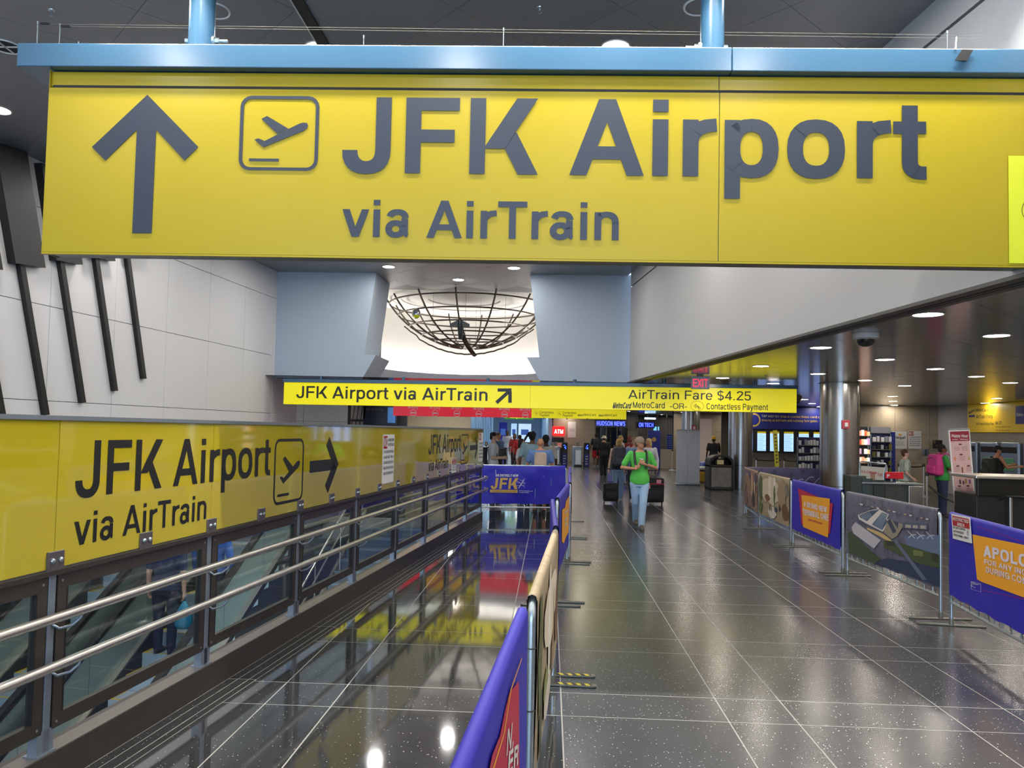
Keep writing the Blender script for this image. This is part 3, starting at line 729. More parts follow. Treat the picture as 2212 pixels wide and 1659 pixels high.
M['tread'] = mat('stair_tread', '66747f', .4, .2, bump=.6, bscale=45, var=.15); ms = None
M['riser'] = mat('stair_riser', '8397a3', .45, .2)
for k in range(26):
    if ms is None:
        mb = MB(); mb.box(-.30, 0, -1.14, 1.14, -.2, 0); o = mb.build('tread', M['tread'], t); ms = o.data
        mb = MB(); mb.box(-.303, -.27, -1.14, 1.14, -.03, .002); e = mb.build('nosing', M['riser'], o); me2 = e.data
    else: o = bpy.data.objects.new('tread', ms); COL.objects.link(o); o.parent = t; e = bpy.data.objects.new('nosing', me2); COL.objects.link(e); e.parent = o
    o.location = (-.29*k-.01, 0, -.165*(k+1)+.0)
mb = MB(); mb.prism([(.3, .12), (-7.6, .12-7.6*.569), (-7.6, -.35-7.6*.569), (.3, -.35)], 1.15, 1.2, 'y'); part(mb, 'stringer', M['escdeck'], t)
mb = MB(); mb.prism([(.05, -.35), (-7.6, -.35-7.6*.569), (-7.6, -5.2), (.05, -5.2)], 1.16, 1.19, 'y'); part(mb, 'side_wall', MATS['void_wall'], t)
for h, r in ((.92, .022), (.62, .018)):
    mb = MB(); mb.tube([(.3, 1.08, h), (0, 1.08, h), (-7.4, 1.08, h-7.4*.569)], r); part(mb, 'stair_handrail', M['steel'], t, 40)
for k in range(7):
    x = -.2-1.15*k; mb = MB(); mb.cyl((x, 1.08, x*.569-.1), (x, 1.08, x*.569+.9), .016, n=8); part(mb, 'baluster', M['steel'], t, 40)
# ------------------------------------------------------------------ big overhead sign
SA = -.0286
sgn = thing('hanging_sign', 'huge yellow hanging sign reading JFK Airport via AirTrain with an up arrow', 'sign', (0, 5.15, 2.96), SA)
sgn.matrix_basis = Matrix.Translation((0.147, 5.146, 2.96)) @ Matrix.Rotation(SA, 4, 'Z')
def SP(x, y): return sight(sgn, x, y)
x0 = SP(98, 360)[0]; x1 = 3.42; zt = 4.235-2.96; zg = SP(1100, 193)[1]; xs = SP(1553, 400)[0]; zb = 0
def pnl(a, b, z0, z1, nm='face_panel'):
    mb = rbox(a, b, 0, .012, z0, z1, .003, 1); part(mb, nm, M['yellow'], sgn)
pnl(x0, xs-.002, 0, zg-.011); pnl(xs+.002, x1, 0, zg-.011)
for a_, b_ in ((x0, xs-.002), (xs+.002, x1)): part(rbox(a_, b_, .022, .034, zg+.008, zt, .003, 1), 'top_strip', M['yellow'], sgn)
mb = MB(); mb.box(x0+.004, x1, .012, .20, .006, zg-.01); mb.box(x0+.004, x1, .034, .20, zg-.01, zt); part(mb, 'box_body', mat('sign_box_grey', '7d8288', .4, .3), sgn)
mb = MB(); mb.box(x0, x0+.004, 0, .2, 0, zt); part(mb, 'end_cap', M['yellow'], sgn)
mb = MB(); mb.box(x0, x1, .0, .035, -.012, 0); part(mb, 'bottom_flange', M['yellow'], sgn)
mb = MB(); mb.box(x0+.02, x1, .013, .06, zg-.012, zg+.012); part(mb, 'groove', M['gap'], sgn)
bx0 = SP(46, 120)[0]; bxs = SP(1578, 130)[0]
for a, b in ((bx0, bxs-.0015), (bxs+.0015, 3.42)):
    mb = rbox(a, b, -.045, .24, 4.241-2.96, 4.405-2.96, .006, 2); part(mb, 'beam', M['beam'], sgn)
for px, s in ((422, 1), (1546, -1)):
    x = SP(px, 60)[0]; r = .088 if px < 600 else .08
    mb = MB(); mb.cyl((x, .1, 4.40-2.96), (x, .1, 5.35-2.96), r, n=28, cap=False); pp = part(mb, 'hanger_pipe', M['beam'], sgn, 40)
    mb = MB(); z = SP(px, 73 if px < 600 else 87)[1]
    mb.cyl((x+s*r*.9, .1, z), (x+s*(r+.10), .1, z), .011, n=10); mb.cyl((x+s*(r+.005), .1, z), (x+s*(r+.04), .1, z), .022, n=6); mb.cyl((x-s*(r+.025), .1, z), (x-s*r*.9, .1, z), .018, n=6); mb.cyl((x+s*r*.95, .1, z), (x+s*(r+.012), .1, z), .034, n=16)
    part(mb, 'bolt', M['galv'], pp, 40)
# unseen light assumed over the sign, no fixture modelled, grazing its face
la = area('sign_assumed_light', (0, 0, 0), (0, 0, 0), 6.6, .05, 90, (1, .95, .86), math.radians(110)); la.matrix_basis = sgn.matrix_basis @ Matrix.Translation((0, -.22, 4.98-2.96))
# lettering
def tx(parent, s, pL, pR, pB, cap_px, mt, W, SPf, name='lettering', slant=0, y=-.004):
    """pL/pR: pixels on the left and right ends of the baseline"""
    (xa, za), (xb, zb_) = SPf(*pL), SPf(*pR); ct = SPf(pL[0], pL[1]-cap_px)[1]-za
    return text(parent, s, xa, xb, za, ct, mt, y, W, name, slant=slant)
(xa, za), (xb, _) = SP(738, 373), SP(2001, 384); zc_ = SP(1100, 213)[1]
zbase = SP(1060, 376.5)[1]
text(sgn, 'JFK Airport', xa, xb, zbase, zc_-zbase, M['ink'], -.004, 146)
(xa, za), (xb, _) = SP(738, 516), SP(1336, 519); zbase = SP(940, 514)[1]; zc_ = SP(975, 434)[1]
text(sgn, 'via AirTrain', xa, xb, zbase, zc_-zbase, M['ink'], -.004, 132, 'small_lettering')
(ax0, az1), (ax1, az0) = SP(521, 207), SP(686, 370); plane_icon(sgn, ax0, ax1, az0, az1, M['ink'], -.004)
mb = MB(); A = lambda pts: mb.quad(*[(SP(*p)[0], -.004, SP(*p)[1]) for p in pts])
A([(296, 281), (319, 262), (338, 281), (328, 504), (286, 504)]); A([(319, 205), (199, 318), (228, 347), (296, 281), (319, 262)]); A([(319, 205), (319, 262), (338, 281), (399, 347), (429, 318)])
part(mb, 'arrow', M['ink'], sgn)
(qx, qz1), (_, qz0) = SP(2177, 337), SP(2177, 569); plate(sgn, 'sticker', [(qx, qz0), (3.41, qz0), (3.41, qz1), (qx, qz1)], mat('lime_patch', 'c6cc1e', .5), -.0055)
mb = MB(); cx_, cz_ = SP(2226, 455); ring_of(mb, [(cx_+.062*math.cos(i*PI/12), cz_+.075*math.sin(i*PI/12)) for i in range(24)], [(cx_+.058*math.cos(i*PI/12), cz_+.071*math.sin(i*PI/12)) for i in range(24)], -.007); part(mb, 'ring_print', M['black'], sgn)
# bird wires on the beam
tw = thing('bird_wire', 'thin bird-deterrent wires on little posts along the blue beam', 'bird wire', (0.147, 5.15, 4.405), SA)
zt_ = .0; mb = MB()
def WP(x, y): return sight(tw, x, y, .12)
for px, py in ((82, 50), (130, 55), (170, 94), (786, 80), (1088, 64), (2046, 70)):
    x, z = WP(px, py); b = MB(); b.cyl((x, .12, 0), (x, .12, z), .004, n=6); b.cyl((x, .12, z-.01), (x, .12, z+.012), .007, n=6); part(b, 'wire_post', M['galv'], tw, 40)
for (p, q) in (((110, 52), (2180, 77)), ((150, 57), (2180, 84)), ((200, 96), (1500, 108))):
    (xa, za), (xb, zb) = WP(*p), WP(*q); b = MB(); b.cyl((xa, .12, za), (xb, .12, zb), .0012, n=4); part(b, 'wire', M['galvdk'], tw)
for (px, py) in ((98, 51), (143, 57), (185, 95)):
    x, z = WP(px, py); b = MB(); b.cyl((x-.035, .12, z), (x+.03, .12, z), .008, n=8); part(b, 'spring', M['blk'], tw, 40)
tp = thing('glue_trap', 'small black card clipped over the right end of the blue beam', 'card', (0.147, 5.15, 4.405), SA)
pts = [sight(tp, x, y, -.06) for x, y in ((2078, 107), (2102, 108), (2088, 132), (2062, 131))]
mb = MB(); mb.prism(pts, -.065, -.06, 'y'); part(mb, 'card', M['blk'], tp)
x, z = sight(tp, 2066, 80, 0); mb = MB(); mb.cyl((x, .0, z), (pts[0][0]-.04, -.055, pts[0][1]), .005, n=6); part(mb, 'clip', M['galv'], tp)

# ------------------------------------------------------------------ second overhead sign
s2 = thing('overhead_sign', 'long yellow sign reading JFK Airport via AirTrain and AirTrain Fare', 'sign', (0, 0, 0), 0)
pL_ = at_y(612, 873, 17.2); pR_ = at_y(1721, 892, 15.9)
an2 = math.atan2(pR_.y-pL_.y, pR_.x-pL_.x); s2.matrix_basis = Matrix.Translation((pL_.x, pL_.y, pL_.z)) @ Matrix.Rotation(an2, 4, 'Z')
S2 = lambda x, y: sight(s2, x, y)
wd = S2(1721, 880)[0]; ht = S2(612, 826)[1]; htR = S2(1721, 840)[1]; ht = (ht+htR)/2; bz = (S2(612, 873)[1]+S2(1721, 892)[1])/2
M['yellowlit'] = mat('lit_sign_yellow', 'd9cc08', .35, emit=.22, ecol='f0e400', var=.03, scale=2)
for a, b in ((0, wd*.5), (wd*.5, wd)):
    mb = rbox(a+.002, b-.002, 0, .012, bz, ht, .003, 1); part(mb, 'face_panel', M['yellowlit'], s2)
mb = MB(); mb.box(.01, wd-.01, .012, .28, bz+.005, ht); part(mb, 'box_body', mat('sign_box_grey', '7d8288', .4, .3), s2)
mb = MB(); mb.box(-.02, wd+.02, -.02, .32, ht+.004, ht+.075); part(mb, 'beam', M['beam'], s2)
for k in range(6):
    mb = MB(); x = .8+k*(wd-1.6)/5; mb.cyl((x, .15, ht+.07), (x, .15, 2.93-pL_.z), .04, n=12); part(mb, 'hanger_pipe', M['beam'], s2, 40)
def t2(s, x0_, y0_, x1_, y1_, cap, W, mt='black', nm='lettering', **k): return tx(s2, s, (x0_, y0_), (x1_, y1_), None, cap, M[mt], W, S2, nm, **k)
t2('JFK Airport via AirTrain', 640, 859.5, 1053, 866.5, 26, 122)
mb = MB(); A = lambda pts: mb.quad(*[(S2(*p)[0], -.004, S2(*p)[1]) for p in pts])
A([(1075, 839), (1105, 839), (1105, 846), (1075, 846)]); A([(1098, 846), (1105.5, 846), (1105.5, 870), (1098, 870)]); A([(1070, 867), (1075, 873), (1101, 849), (1097, 843)]); part(mb, 'arrow', M['black'], s2)
t2('AirTrain Fare $4.25', 1357, 861, 1622, 863, 19, 104); t2('MetroCard', 1367, 881, 1436, 882, 13, 112, nm='small_lettering'); t2('-OR-', 1447, 883, 1484, 884, 12, 105, nm='small_lettering'); t2('Contactless Payment', 1526, 884, 1659, 886, 13, 112, nm='small_lettering')
t2('MetroCard', 1323, 882, 1362, 878, 13, 190, nm='card_logo', slant=.2)
def waves(par, SPf, px, py, r, mt='black', y=-.0045):
    mb = MB(); cx, cz = SPf(px, py); k = (SPf(px+r, py)[0]-cx)
    n = 28; ring_of(mb, [(cx+k*1.3*math.cos(2*PI*i/n), cz+k*math.sin(2*PI*i/n)) for i in range(n)], [(cx+k*1.25*math.cos(2*PI*i/n), cz+k*.95*math.sin(2*PI*i/n)) for i in range(n)], y)
    for j, rr in enumerate((.2, .36, .52, .68)):
        pa = [(cx-k*.75+k*rr*math.cos(a), cz+k*rr*math.sin(a)) for a in [math.radians(-45+90*i/8) for i in range(9)]]; pb = [(cx-k*.75+k*(rr-.07)*math.cos(a), cz+k*(rr-.07)*math.sin(a)) for a in [math.radians(-45+90*i/8) for i in range(9)]]
        for i in range(8): mb.quad((pa[i][0], y, pa[i][1]), (pa[i+1][0], y, pa[i+1][1]), (pb[i+1][0], y, pb[i+1][1]), (pb[i][0], y, pb[i][1]))
    for q in ([(.05, .1), (.75, -.45), (.68, -.52), (0, 0)], [(0, 0), (.35, -.75), (.45, -.7), (.12, .02)]): mb.quad(*[(cx+k*a, y, cz+k*b) for a, b in q])
    return part(mb, 'contactless_symbol', M[mt], par)
waves(s2, S2, 1506, 877, 11)
# ------------------------------------------------------------------ third sign over the fare gates (red and yellow)
s3 = thing('gate_sign', 'low red and yellow sign over the fare gates reading No Entry', 'sign')
qL = at_y(849, 896, 23.2); qR = at_y(1352, 908, 21.6); an3 = math.atan2(qR.y-qL.y, qR.x-qL.x); s3.matrix_basis = Matrix.Translation(qL) @ Matrix.Rotation(an3, 4, 'Z')
S3 = lambda x, y: sight(s3, x, y); w3 = S3(1352, 900)[0]; h3 = S3(1100, 876)[1]; xm = S3(1148, 890)[0]; b3 = (S3(849, 896)[1]+S3(1352, 908)[1])/2
M['redlit'] = mat('lit_sign_red', 'c81e30', .35, emit=.25, ecol='d02035')
mb = rbox(0, xm-.002, 0, .15, b3, 2.9-qL.z, .004, 1); part(mb, 'red_panel', M['redlit'], s3)
mb = rbox(xm+.002, w3, 0, .15, b3, 2.9-qL.z, .004, 1); part(mb, 'yellow_panel', M['yellowlit'], s3)
for k, px in enumerate((893, 940, 987, 1034.5, 1090, 1135)):
    py = 891.5+k*1.0; cx, cz = S3(px, py); r = S3(px+7, py)[0]-cx; n = 20; mb = MB()
    ring_of(mb, [(cx+r*math.cos(2*PI*i/n), cz+r*math.sin(2*PI*i/n)) for i in range(n)], [(cx+r*.86*math.cos(2*PI*i/n), cz+r*.86*math.sin(2*PI*i/n)) for i in range(n)], -.004)
    mb.quad((cx-r*.72, -.004, cz-r*.17), (cx+r*.72, -.004, cz-r*.17), (cx+r*.72, -.004, cz+r*.17), (cx-r*.72, -.004, cz+r*.17)); part(mb, 'no_entry_symbol', M['paper'], s3)
    tx(s3, 'No Entry', (px-12, py-9.5), (px+11, py-9), None, 7, M['paper'], 120, S3)
for px, wd_, l1, l2 in ((1166, 30, 'Contactless', 'Payment'), (1216, 29, 'Contactless', 'Payment'), (1261, 26, 'MetroCard', None), (1306, 26, 'MetroCard', None)):
    py = 893+(px-1166)*.018
    tx(s3, l1, (px, py+(0 if l2 else 3.5)), (px+wd_, py+(.5 if l2 else 4)), None, 5, M['black'], 110, S3)
    if l2: tx(s3, l2, (px, py+6), (px+21, py+6), None, 5, M['black'], 110, S3); waves(s3, S3, px-7, py-1, 4.2)
    else: tx(s3, 'MetroCard', (px-13, py+4), (px-2, py+3), None, 4.5, M['black'], 190, S3, 'card_logo', slant=.2)
    ax = px+wd_*.3; mb = MB(); a0 = [S3(ax-.5, py+8), S3(ax+.5, py+8), S3(ax+.5, py+12), S3(ax-.5, py+12)]; mb.quad(*[(a, -.004, b) for a, b in a0])
    a1 = [S3(ax, py+13), S3(ax+2.6, py+10), S3(ax+2, py+9.6), S3(ax, py+11.6), S3(ax-2, py+9.6), S3(ax-2.6, py+10)]
    mb.quad(*[(a, -.004, b) for a, b in (a1[0], a1[1], a1[2], a1[3])]); mb.quad(*[(a, -.004, b) for a, b in (a1[0], a1[3], a1[4], a1[5])]); part(mb, 'down_arrow', M['black'], s3)
# exit sign
p = at_y(1512.5, 839, 14.6); ex = thing('exit_sign', 'grey exit sign with red letters hanging under the low ceiling', 'exit sign', p, -.05)
EX = lambda x, y: sight(ex, x, y); (a0, b0), (a1, b1) = EX(1493.5, 840), EX(1533, 813)
mb = rbox(a0, a1, 0, .05, b0, b1, .008); part(mb, 'housing', mat('exit_grey', 'c9ccd6', .4), ex)
mb = MB(); mb.box(-.06, .06, .01, .04, b1, 2.93-p.z); part(mb, 'hanger', M['galvdk'], ex)
text(ex, 'EXIT', a0+.03, a1-.03, b0+.04, (b1-b0)*.62, mat('exit_red', 'e03048', .4, emit=.9), -.003, 115)

# ------------------------------------------------------------------ glass railing with the yellow sign wall on top
rl = thing('glass_railing', 'long steel and glass railing with two handrails beside the escalator well', 'railing', RP(0, X_RAIL), RZ)
RLs = lambda x, y: sight(rl, x, y)
E0, E1 = -2.2*RC, 15.36*RC
mb = MB(); mb.box(E0, E1+.05, -.02, .13, 0, .172); mb.v = [(a, b, c) for a, b, c in mb.v]; part(mb, 'curb', M['brown'], rl)
mb = MB(); mb.box(E0, E1+.05, -.018, .085, .172, .178); part(mb, 'curb_cap', mat('curb_cap_metal', '77706a', .3, .6), rl)
posts = [(3.83+1.44*k)*RC for k in range(-4, 9)]; pm = bm2 = None
for k, s in enumerate(posts):
    if pm is None:
        mb = rbox(-.024, .024, -.0, .04, .178, 1.065, .004, 1); o = mb.build('post', M['steelpost'], rl); pm = o.data
        mb = MB(); mb.box(-.06, .05, .0, .05, .178, .29); mb.box(-.065, .055, -.012, .07, .178, .184); e = mb.build('foot_bracket', M['steelpost'], o); bm2 = e.data
        mb = MB(); mb.tube([(0, 0, -.055), (.03, -.02, -.085), (.07, -.06, -.075), (.085, -.095, -.04), (.085, -.1, -.02)], .0075, 6)
        h = mb.build('rail_hook', M['steelpost'], o); hm = h.data; h.data.polygons.foreach_set('use_smooth', [True]*len(hm.polygons)); h.location = (0, 0, .86)
        h = bpy.data.objects.new('rail_hook', hm); COL.objects.link(h); h.parent = o; h.location = (0, 0, .63)
    else:
        o = bpy.data.objects.new('post', pm); COL.objects.link(o); o.parent = rl
        e = bpy.data.objects.new('foot_bracket', bm2); COL.objects.link(e); e.parent = o
        for hz in (.86, .63): h = bpy.data.objects.new('rail_hook', hm); COL.objects.link(h); h.parent = o; h.location = (0, 0, hz)
    o.location = (s, 0, 0)
def framed(a, b, par):
    mb = MB(); z0, z1, t = .28, 1.035, .068
    for x0_, x1_, c0, c1 in ((a, b, z0, z0+t), (a, b, z1-t, z1), (a, a+t, z0+t, z1-t), (b-t, b, z0+t, z1-t)): mb.box(x0_, x1_, .0, .035, c0, c1)
    f = part(mb, 'pane_frame', M['brown'], par)
    mb = MB(); mb.box(a+t-.002, b-t+.002, .014, .024, z0+t-.002, z1-t+.002); part(mb, 'pane', M['glass'], f)
    for xx in (a+t, b-t): mb = MB(); mb.box(xx-.004, xx+.004, -.002, .02, z0+t, z1-t); part(mb, 'gasket', M['rubber'], f)
    mb = MB()
    for xx in (a+.03, b-.03):
        for zz in (z0+.03, z1-.03): mb.cyl((xx, -.002, zz), (xx, .002, zz), .007, n=8)
    part(mb, 'screws', M['galv'], f)
for k in range(len(posts)-1): framed(posts[k]+.035, posts[k+1]-.035, rl)
mb = MB(); mb.box(E0, E1+.03, -.02, .05, 1.045, 1.068); part(mb, 'top_rail', M['brown'], rl)
for hz in (.86, .63):
    mb = MB(); mb.tube([(E0, -.1, hz), (E1+.05, -.1, hz), (E1+.11, -.085, hz), (E1+.14, -.05, hz), (E1+.13, -.02, hz)], .024, 12); part(mb, 'handrail', M['steel'], rl, 40)
yw = thing('sign_wall', 'long glossy yellow wall panels with JFK Airport lettering above the railing', 'sign wall', RP(0, X_RAIL, 1.07), RZ)
Y_ = lambda x, y: sight(yw, x, y)
for k in range(len(posts)-1):
    if k == len(posts)-2: pass
    mb = rbox(posts[k]+.002, posts[k+1]-.002, .0, .012, .004, .735, .002, 1); part(mb, 'panel', M['yellowgloss'], yw)
mb = MB(); mb.box(E0, E1+.02, -.012, .04, .735, .758); part(mb, 'cap', M['steelpost'], yw)
mb = MB(); mb.box(E1, E1+.012, 0, .03, .0, .74); part(mb, 'end_plate', M['yellowgloss'], yw)
mb = MB(); mb.box(E0, E1, .012, .03, .004, .735); part(mb, 'backing', mat('panel_back', '9a9a92', .6), yw)
cm = bmx = None
for k in range(2*len(posts)-1):
    s = posts[0]+.72*RC*k
    if cm is None:
        mb = rbox(-.055, .055, -.014, .0, .0, .095, .002, 1); o = mb.build('clamp', mat('clamp_metal', '6c6768', .35, .6), yw); cm = o.data
        mb = MB(); mb.ell((0, -.016, .05), .014, .011, .014, 12, 6); e = mb.build('bolt', M['galv'], o, True); bmx = e.data; e.location = (-.027, 0, 0)
        e = bpy.data.objects.new('bolt', bmx); COL.objects.link(e); e.parent = o; e.location = (.027, 0, 0)
    else:
        o = bpy.data.objects.new('clamp', cm); COL.objects.link(o); o.parent = yw
        for xx in (-.027, .027): e = bpy.data.objects.new('bolt', bmx); COL.objects.link(e); e.parent = o; e.location = (xx, 0, 0)
    o.location = (s, 0, -.005)
def ty(s, a, b, base, top, W, nm='lettering', mt='black'):
    (xa, _), (xb, _) = Y_(*a), Y_(*b); zb_ = Y_(*base)[1]; text(yw, s, xa, xb, zb_, Y_(*top)[1]-zb_, M[mt], -.0015, W, nm)
ty('JFK Airport', (161, 1070), (583, 1020), (230, 1068), (239, 950.5), 128)
ty('via AirTrain', (160, 1130), (444.5, 1122), (265, 1158), (286, 1091), 122, 'small_lettering')
def yicon(tl, br):
    (a, d), (b, c) = Y_(*tl), Y_(*br); plane_icon(yw, a, b, c, d, M['black'], -.0015)
yicon((594, 948), (653, 1080)); yicon((996, 938), (1011, 1001))
def yarrow(tip, shx, ybot, ytop):
    xt, zt = Y_(*tip); xs_ = Y_(shx, tip[1])[0]; h = (Y_(tip[0]-8, ytop)[1]-Y_(tip[0]-8, ybot)[1])/2; w_ = h*.2; mb = MB(); y = -.0015; L = h*.95
    mb.quad((xs_, y, zt-w_), (xt-w_*1.6, y, zt-w_), (xt-w_*1.6, y, zt+w_), (xs_, y, zt+w_))
    for s in (1, -1): mb.quad((xt, y, zt), (xt-L, y, zt+s*h), (xt-L-w_*1.45, y, zt+s*(h-w_*1.45)), (xt-w_*2.8, y, zt))
    part(mb, 'arrow', M['black'], yw)
yarrow((731, 1002), 669, 1064, 945); yarrow((1032, 966), 1015, 994, 941)
ty('JFK Airport', (925.5, 975), (994.5, 960), (941, 980), (943, 938.5), 128)
ty('via AirTrain', (925.5, 1010), (968, 1010), (932, 1017), (935, 993), 122, 'small_lettering')
def notice(parent, name, label, SPf, x0_, x1_, y0_, y1_, lines, head=None, yoff=-.004, cat='notice', hw=1, hh=.2):
    """a white card with printed lines; x/y given on the board plane in pixels of its left and right edges"""
    a, b = SPf(x0_, (y0_+y1_)/2)[0], SPf(x1_, (y0_+y1_)/2)[0]; z0 = SPf((x0_+x1_)/2, y1_)[1]; z1 = SPf((x0_+x1_)/2, y0_)[1]
    mw = world_m(parent); loc = mw @ Vector((a, yoff, z0)); rz = mw.to_euler().z
    return card(name, label, cat, loc, rz, b-a, z1-z0, lines, head, hw, hh)
def card(name, label, cat, loc, rz, w_, h_, lines, head=None, hw=1, hh=.2, th=.003, base='paper', group=None):
    t = thing(name, label, cat, loc, rz, group)
    mb = MB(); mb.prism(rrect(0, w_, 0, h_, min(w_, h_)*.05), 0, th, 'y'); part(mb, 'card', M[base], t)
    if head:
        txt, colr = head; mb = MB(); mb.quad((.04*w_, -.001, h_*(.97-hh)), (w_*.96*hw, -.001, h_*(.97-hh)), (w_*.96*hw, -.001, h_*.97), (.04*w_, -.001, h_*.97)); part(mb, 'header', M[colr], t)
        for i, s in enumerate(txt.split('|')):
            n = len(txt.split('|')); text(t, s, .07*w_+(.0 if len(s) > 5 or hw < 1 else w_*.2), w_*.93*hw-(.0 if len(s) > 5 or hw < 1 else w_*.2), h_*(.97-hh)+h_*hh*(n-1-i+.16)/n, h_*hh*.7/n, M['paper'], -.002, 150)
    for (s, fx0, fx1, fz, fh, colr) in lines: text(t, s, fx0*w_, fx1*w_, fz*h_, fh*h_, M[colr], -.0015, 130, 'print')
    return t
rows = lambda ss, z, dz, h: [(s, .08, .92 if len(s) > 8 else .7, z-dz*i, h, 'ink') for i, s in enumerate(ss)]
notice(yw, 'wall_notice', 'tall white NO notice on the yellow wall between the two arrows', Y_, 826, 850.5, 938.5, 1043, [('LAYING DOWN', .42, .94, .86, .06, 'ink'), ('OR SITTING ON', .42, .94, .76, .06, 'ink')]+rows(['THE FLOOR IN THE BUILDING', 'AT ANY TIME. THIS IS', 'INCLUDING SITTING ON YOUR', 'BAGS OR ANY OTHER', 'OBJECTS YOU MAY CARRY'], .62, .11, .055), ('NO', 'stopred'), hw=.38, hh=.26)
notice(yw, 'wall_notice', 'small white restricted notice on the yellow wall below the far lettering', Y_, 975.5, 985, 989, 1021, rows(['DO NOT ENTER', 'AUTHORIZED', 'PERSONNEL ONLY'], .5, .18, .1), ('RESTRICTED|AREA', 'stopred'), hh=.36)
notice(yw, 'wall_notice', 'white notice at the far end of the yellow wall', Y_, 1033.5, 1043, 934.5, 996.5, rows(['LAYING DOWN OR', 'SITTING ON THE FLOOR', 'OF THE BUILDING', 'AT ANY TIME', 'THIS IS INCLUDED'], .6, .12, .06), ('NO', 'stopred'), hw=.5, hh=.22)

# ------------------------------------------------------------------ globe sculpture in the rotunda
gl = thing('globe_sculpture', 'hanging steel globe bowl with a black jet climbing out of it', 'sculpture', (-1.22, 21.3, 4.05))
M['rib'] = mat('sculpture_steel', '5b524a', .35, .7)
GR = 2.7
def gpt(r, a, R0=GR):
    h = R0-math.sqrt(R0*R0-r*r); return (r*math.cos(a), r*math.sin(a), h)
for r in (.55, .94, 1.30, 1.65, 1.97, 2.22):
    mb = MB(); mb.tube([gpt(r, 2*PI*i/64) for i in range(64)], .022, 6, True); part(mb, 'latitude_ring', M['rib'], gl, 40)
for k in range(14):
    a = -PI/2+math.radians(-6+25.714*k); mb = MB(); mb.tube([gpt(.3+(2.3-.3)*i/14, a) for i in range(15)], .024, 6); part(mb, 'meridian', M['rib'], gl, 40)
mb = MB(); mb.lathe([(.03, -.02), (.16, .0), (.12, .1), (.05, .16), (.03, .3)], 20); part(mb, 'hub', M['steel'], gl, 40)
for dx, dy in ((-.9, -1.2), (1.0, -1.1), (.1, 1.5), (-.05, -1.1), (.3, -.2)):
    mb = MB(); mb.cyl((dx, dy, gpt(math.hypot(dx, dy), 0)[2]), (dx, dy, 1.36), .004, n=4); part(mb, 'wire', M['galvdk'], gl)
mb = MB(); pts = []
for i in range(41):
    t_ = -1+2*i/40; X = .02+1.75*t_; Z = -.25+.70*t_*t_+(.05 if abs(t_) > .75 else 0)
    pts.append((X, -.9+.3*t_*t_, Z+.008*math.sin(i*2.2)))
mb.tube(pts, .02, 6); part(mb, 'orbit_arc', M['rib'], gl, 40)
# jet and its ribbed trail
jt = MB()
P0 = Vector((-.14, -1.9, .46)); jt.tube([P0+Vector((.02, .1, -.42)), P0+Vector((.01, .02, -.1)), P0+Vector((0, 0, .02)), P0+Vector((0, 0, .1)), P0+Vector((0, 0, .13))], [.05, .075, .06, .035, .008], 10)
for s in (1, -1): jt.prism([(P0.x+s*.02, P0.z+.02), (P0.x+s*.04, P0.z+.06), (P0.x+s*.25, P0.z-.04), (P0.x+s*.25, P0.z-.13), (P0.x+s*.06, P0.z-.10)], P0.y-.02, P0.y+.02, 'y')
part(jt, 'jet', M['blk'], gl, 50)
mb = MB(); tr_ = [Vector((-.13+.004*i+.0013*i*i, -1.85+.10*i, .36-.042*i)) for i in range(15)]
for i, p in enumerate(tr_[:-1]):
    w_ = .08-.002*i; mb.box(-w_, w_, -.03, .03, -.017, .017, None); n_ = 8
    vs = mb.v[-8:]; mb.v[-8:] = [(v[0]+p.x, v[1]+p.y, v[2]+p.z) for v in vs]
mb.tube([p+Vector((-.055, 0, 0)) for p in tr_], .014, 6); mb.tube([p+Vector((.055, 0, 0)) for p in tr_], .014, 6); mb.tube(tr_[5:], .05, 6); part(mb, 'ribbed_trail', M['blk'], gl)
bp = at_y(899, 677, 19.8); bl = thing('foil_balloon', 'small clear and yellow foil balloon caught under the rotunda ceiling', 'balloon', bp)
mb = MB(); mb.ell((0, 0, 0), .115, .07, .14, 16, 10); part(mb, 'foil', mat('foil', 'c6c9c4', .12, .8), bl, True)
mb = MB(); mb.ell((.01, -.02, -.07), .085, .056, .06, 14, 8); part(mb, 'yellow_print', mat('foil_yellow', 'cfd21c', .3), bl, True)
mb = MB(); mb.ell((-.0, -.045, .0), .05, .03, .03, 10, 6); part(mb, 'blue_print', mat('foil_blue', '4c5ea8', .3), bl, True)
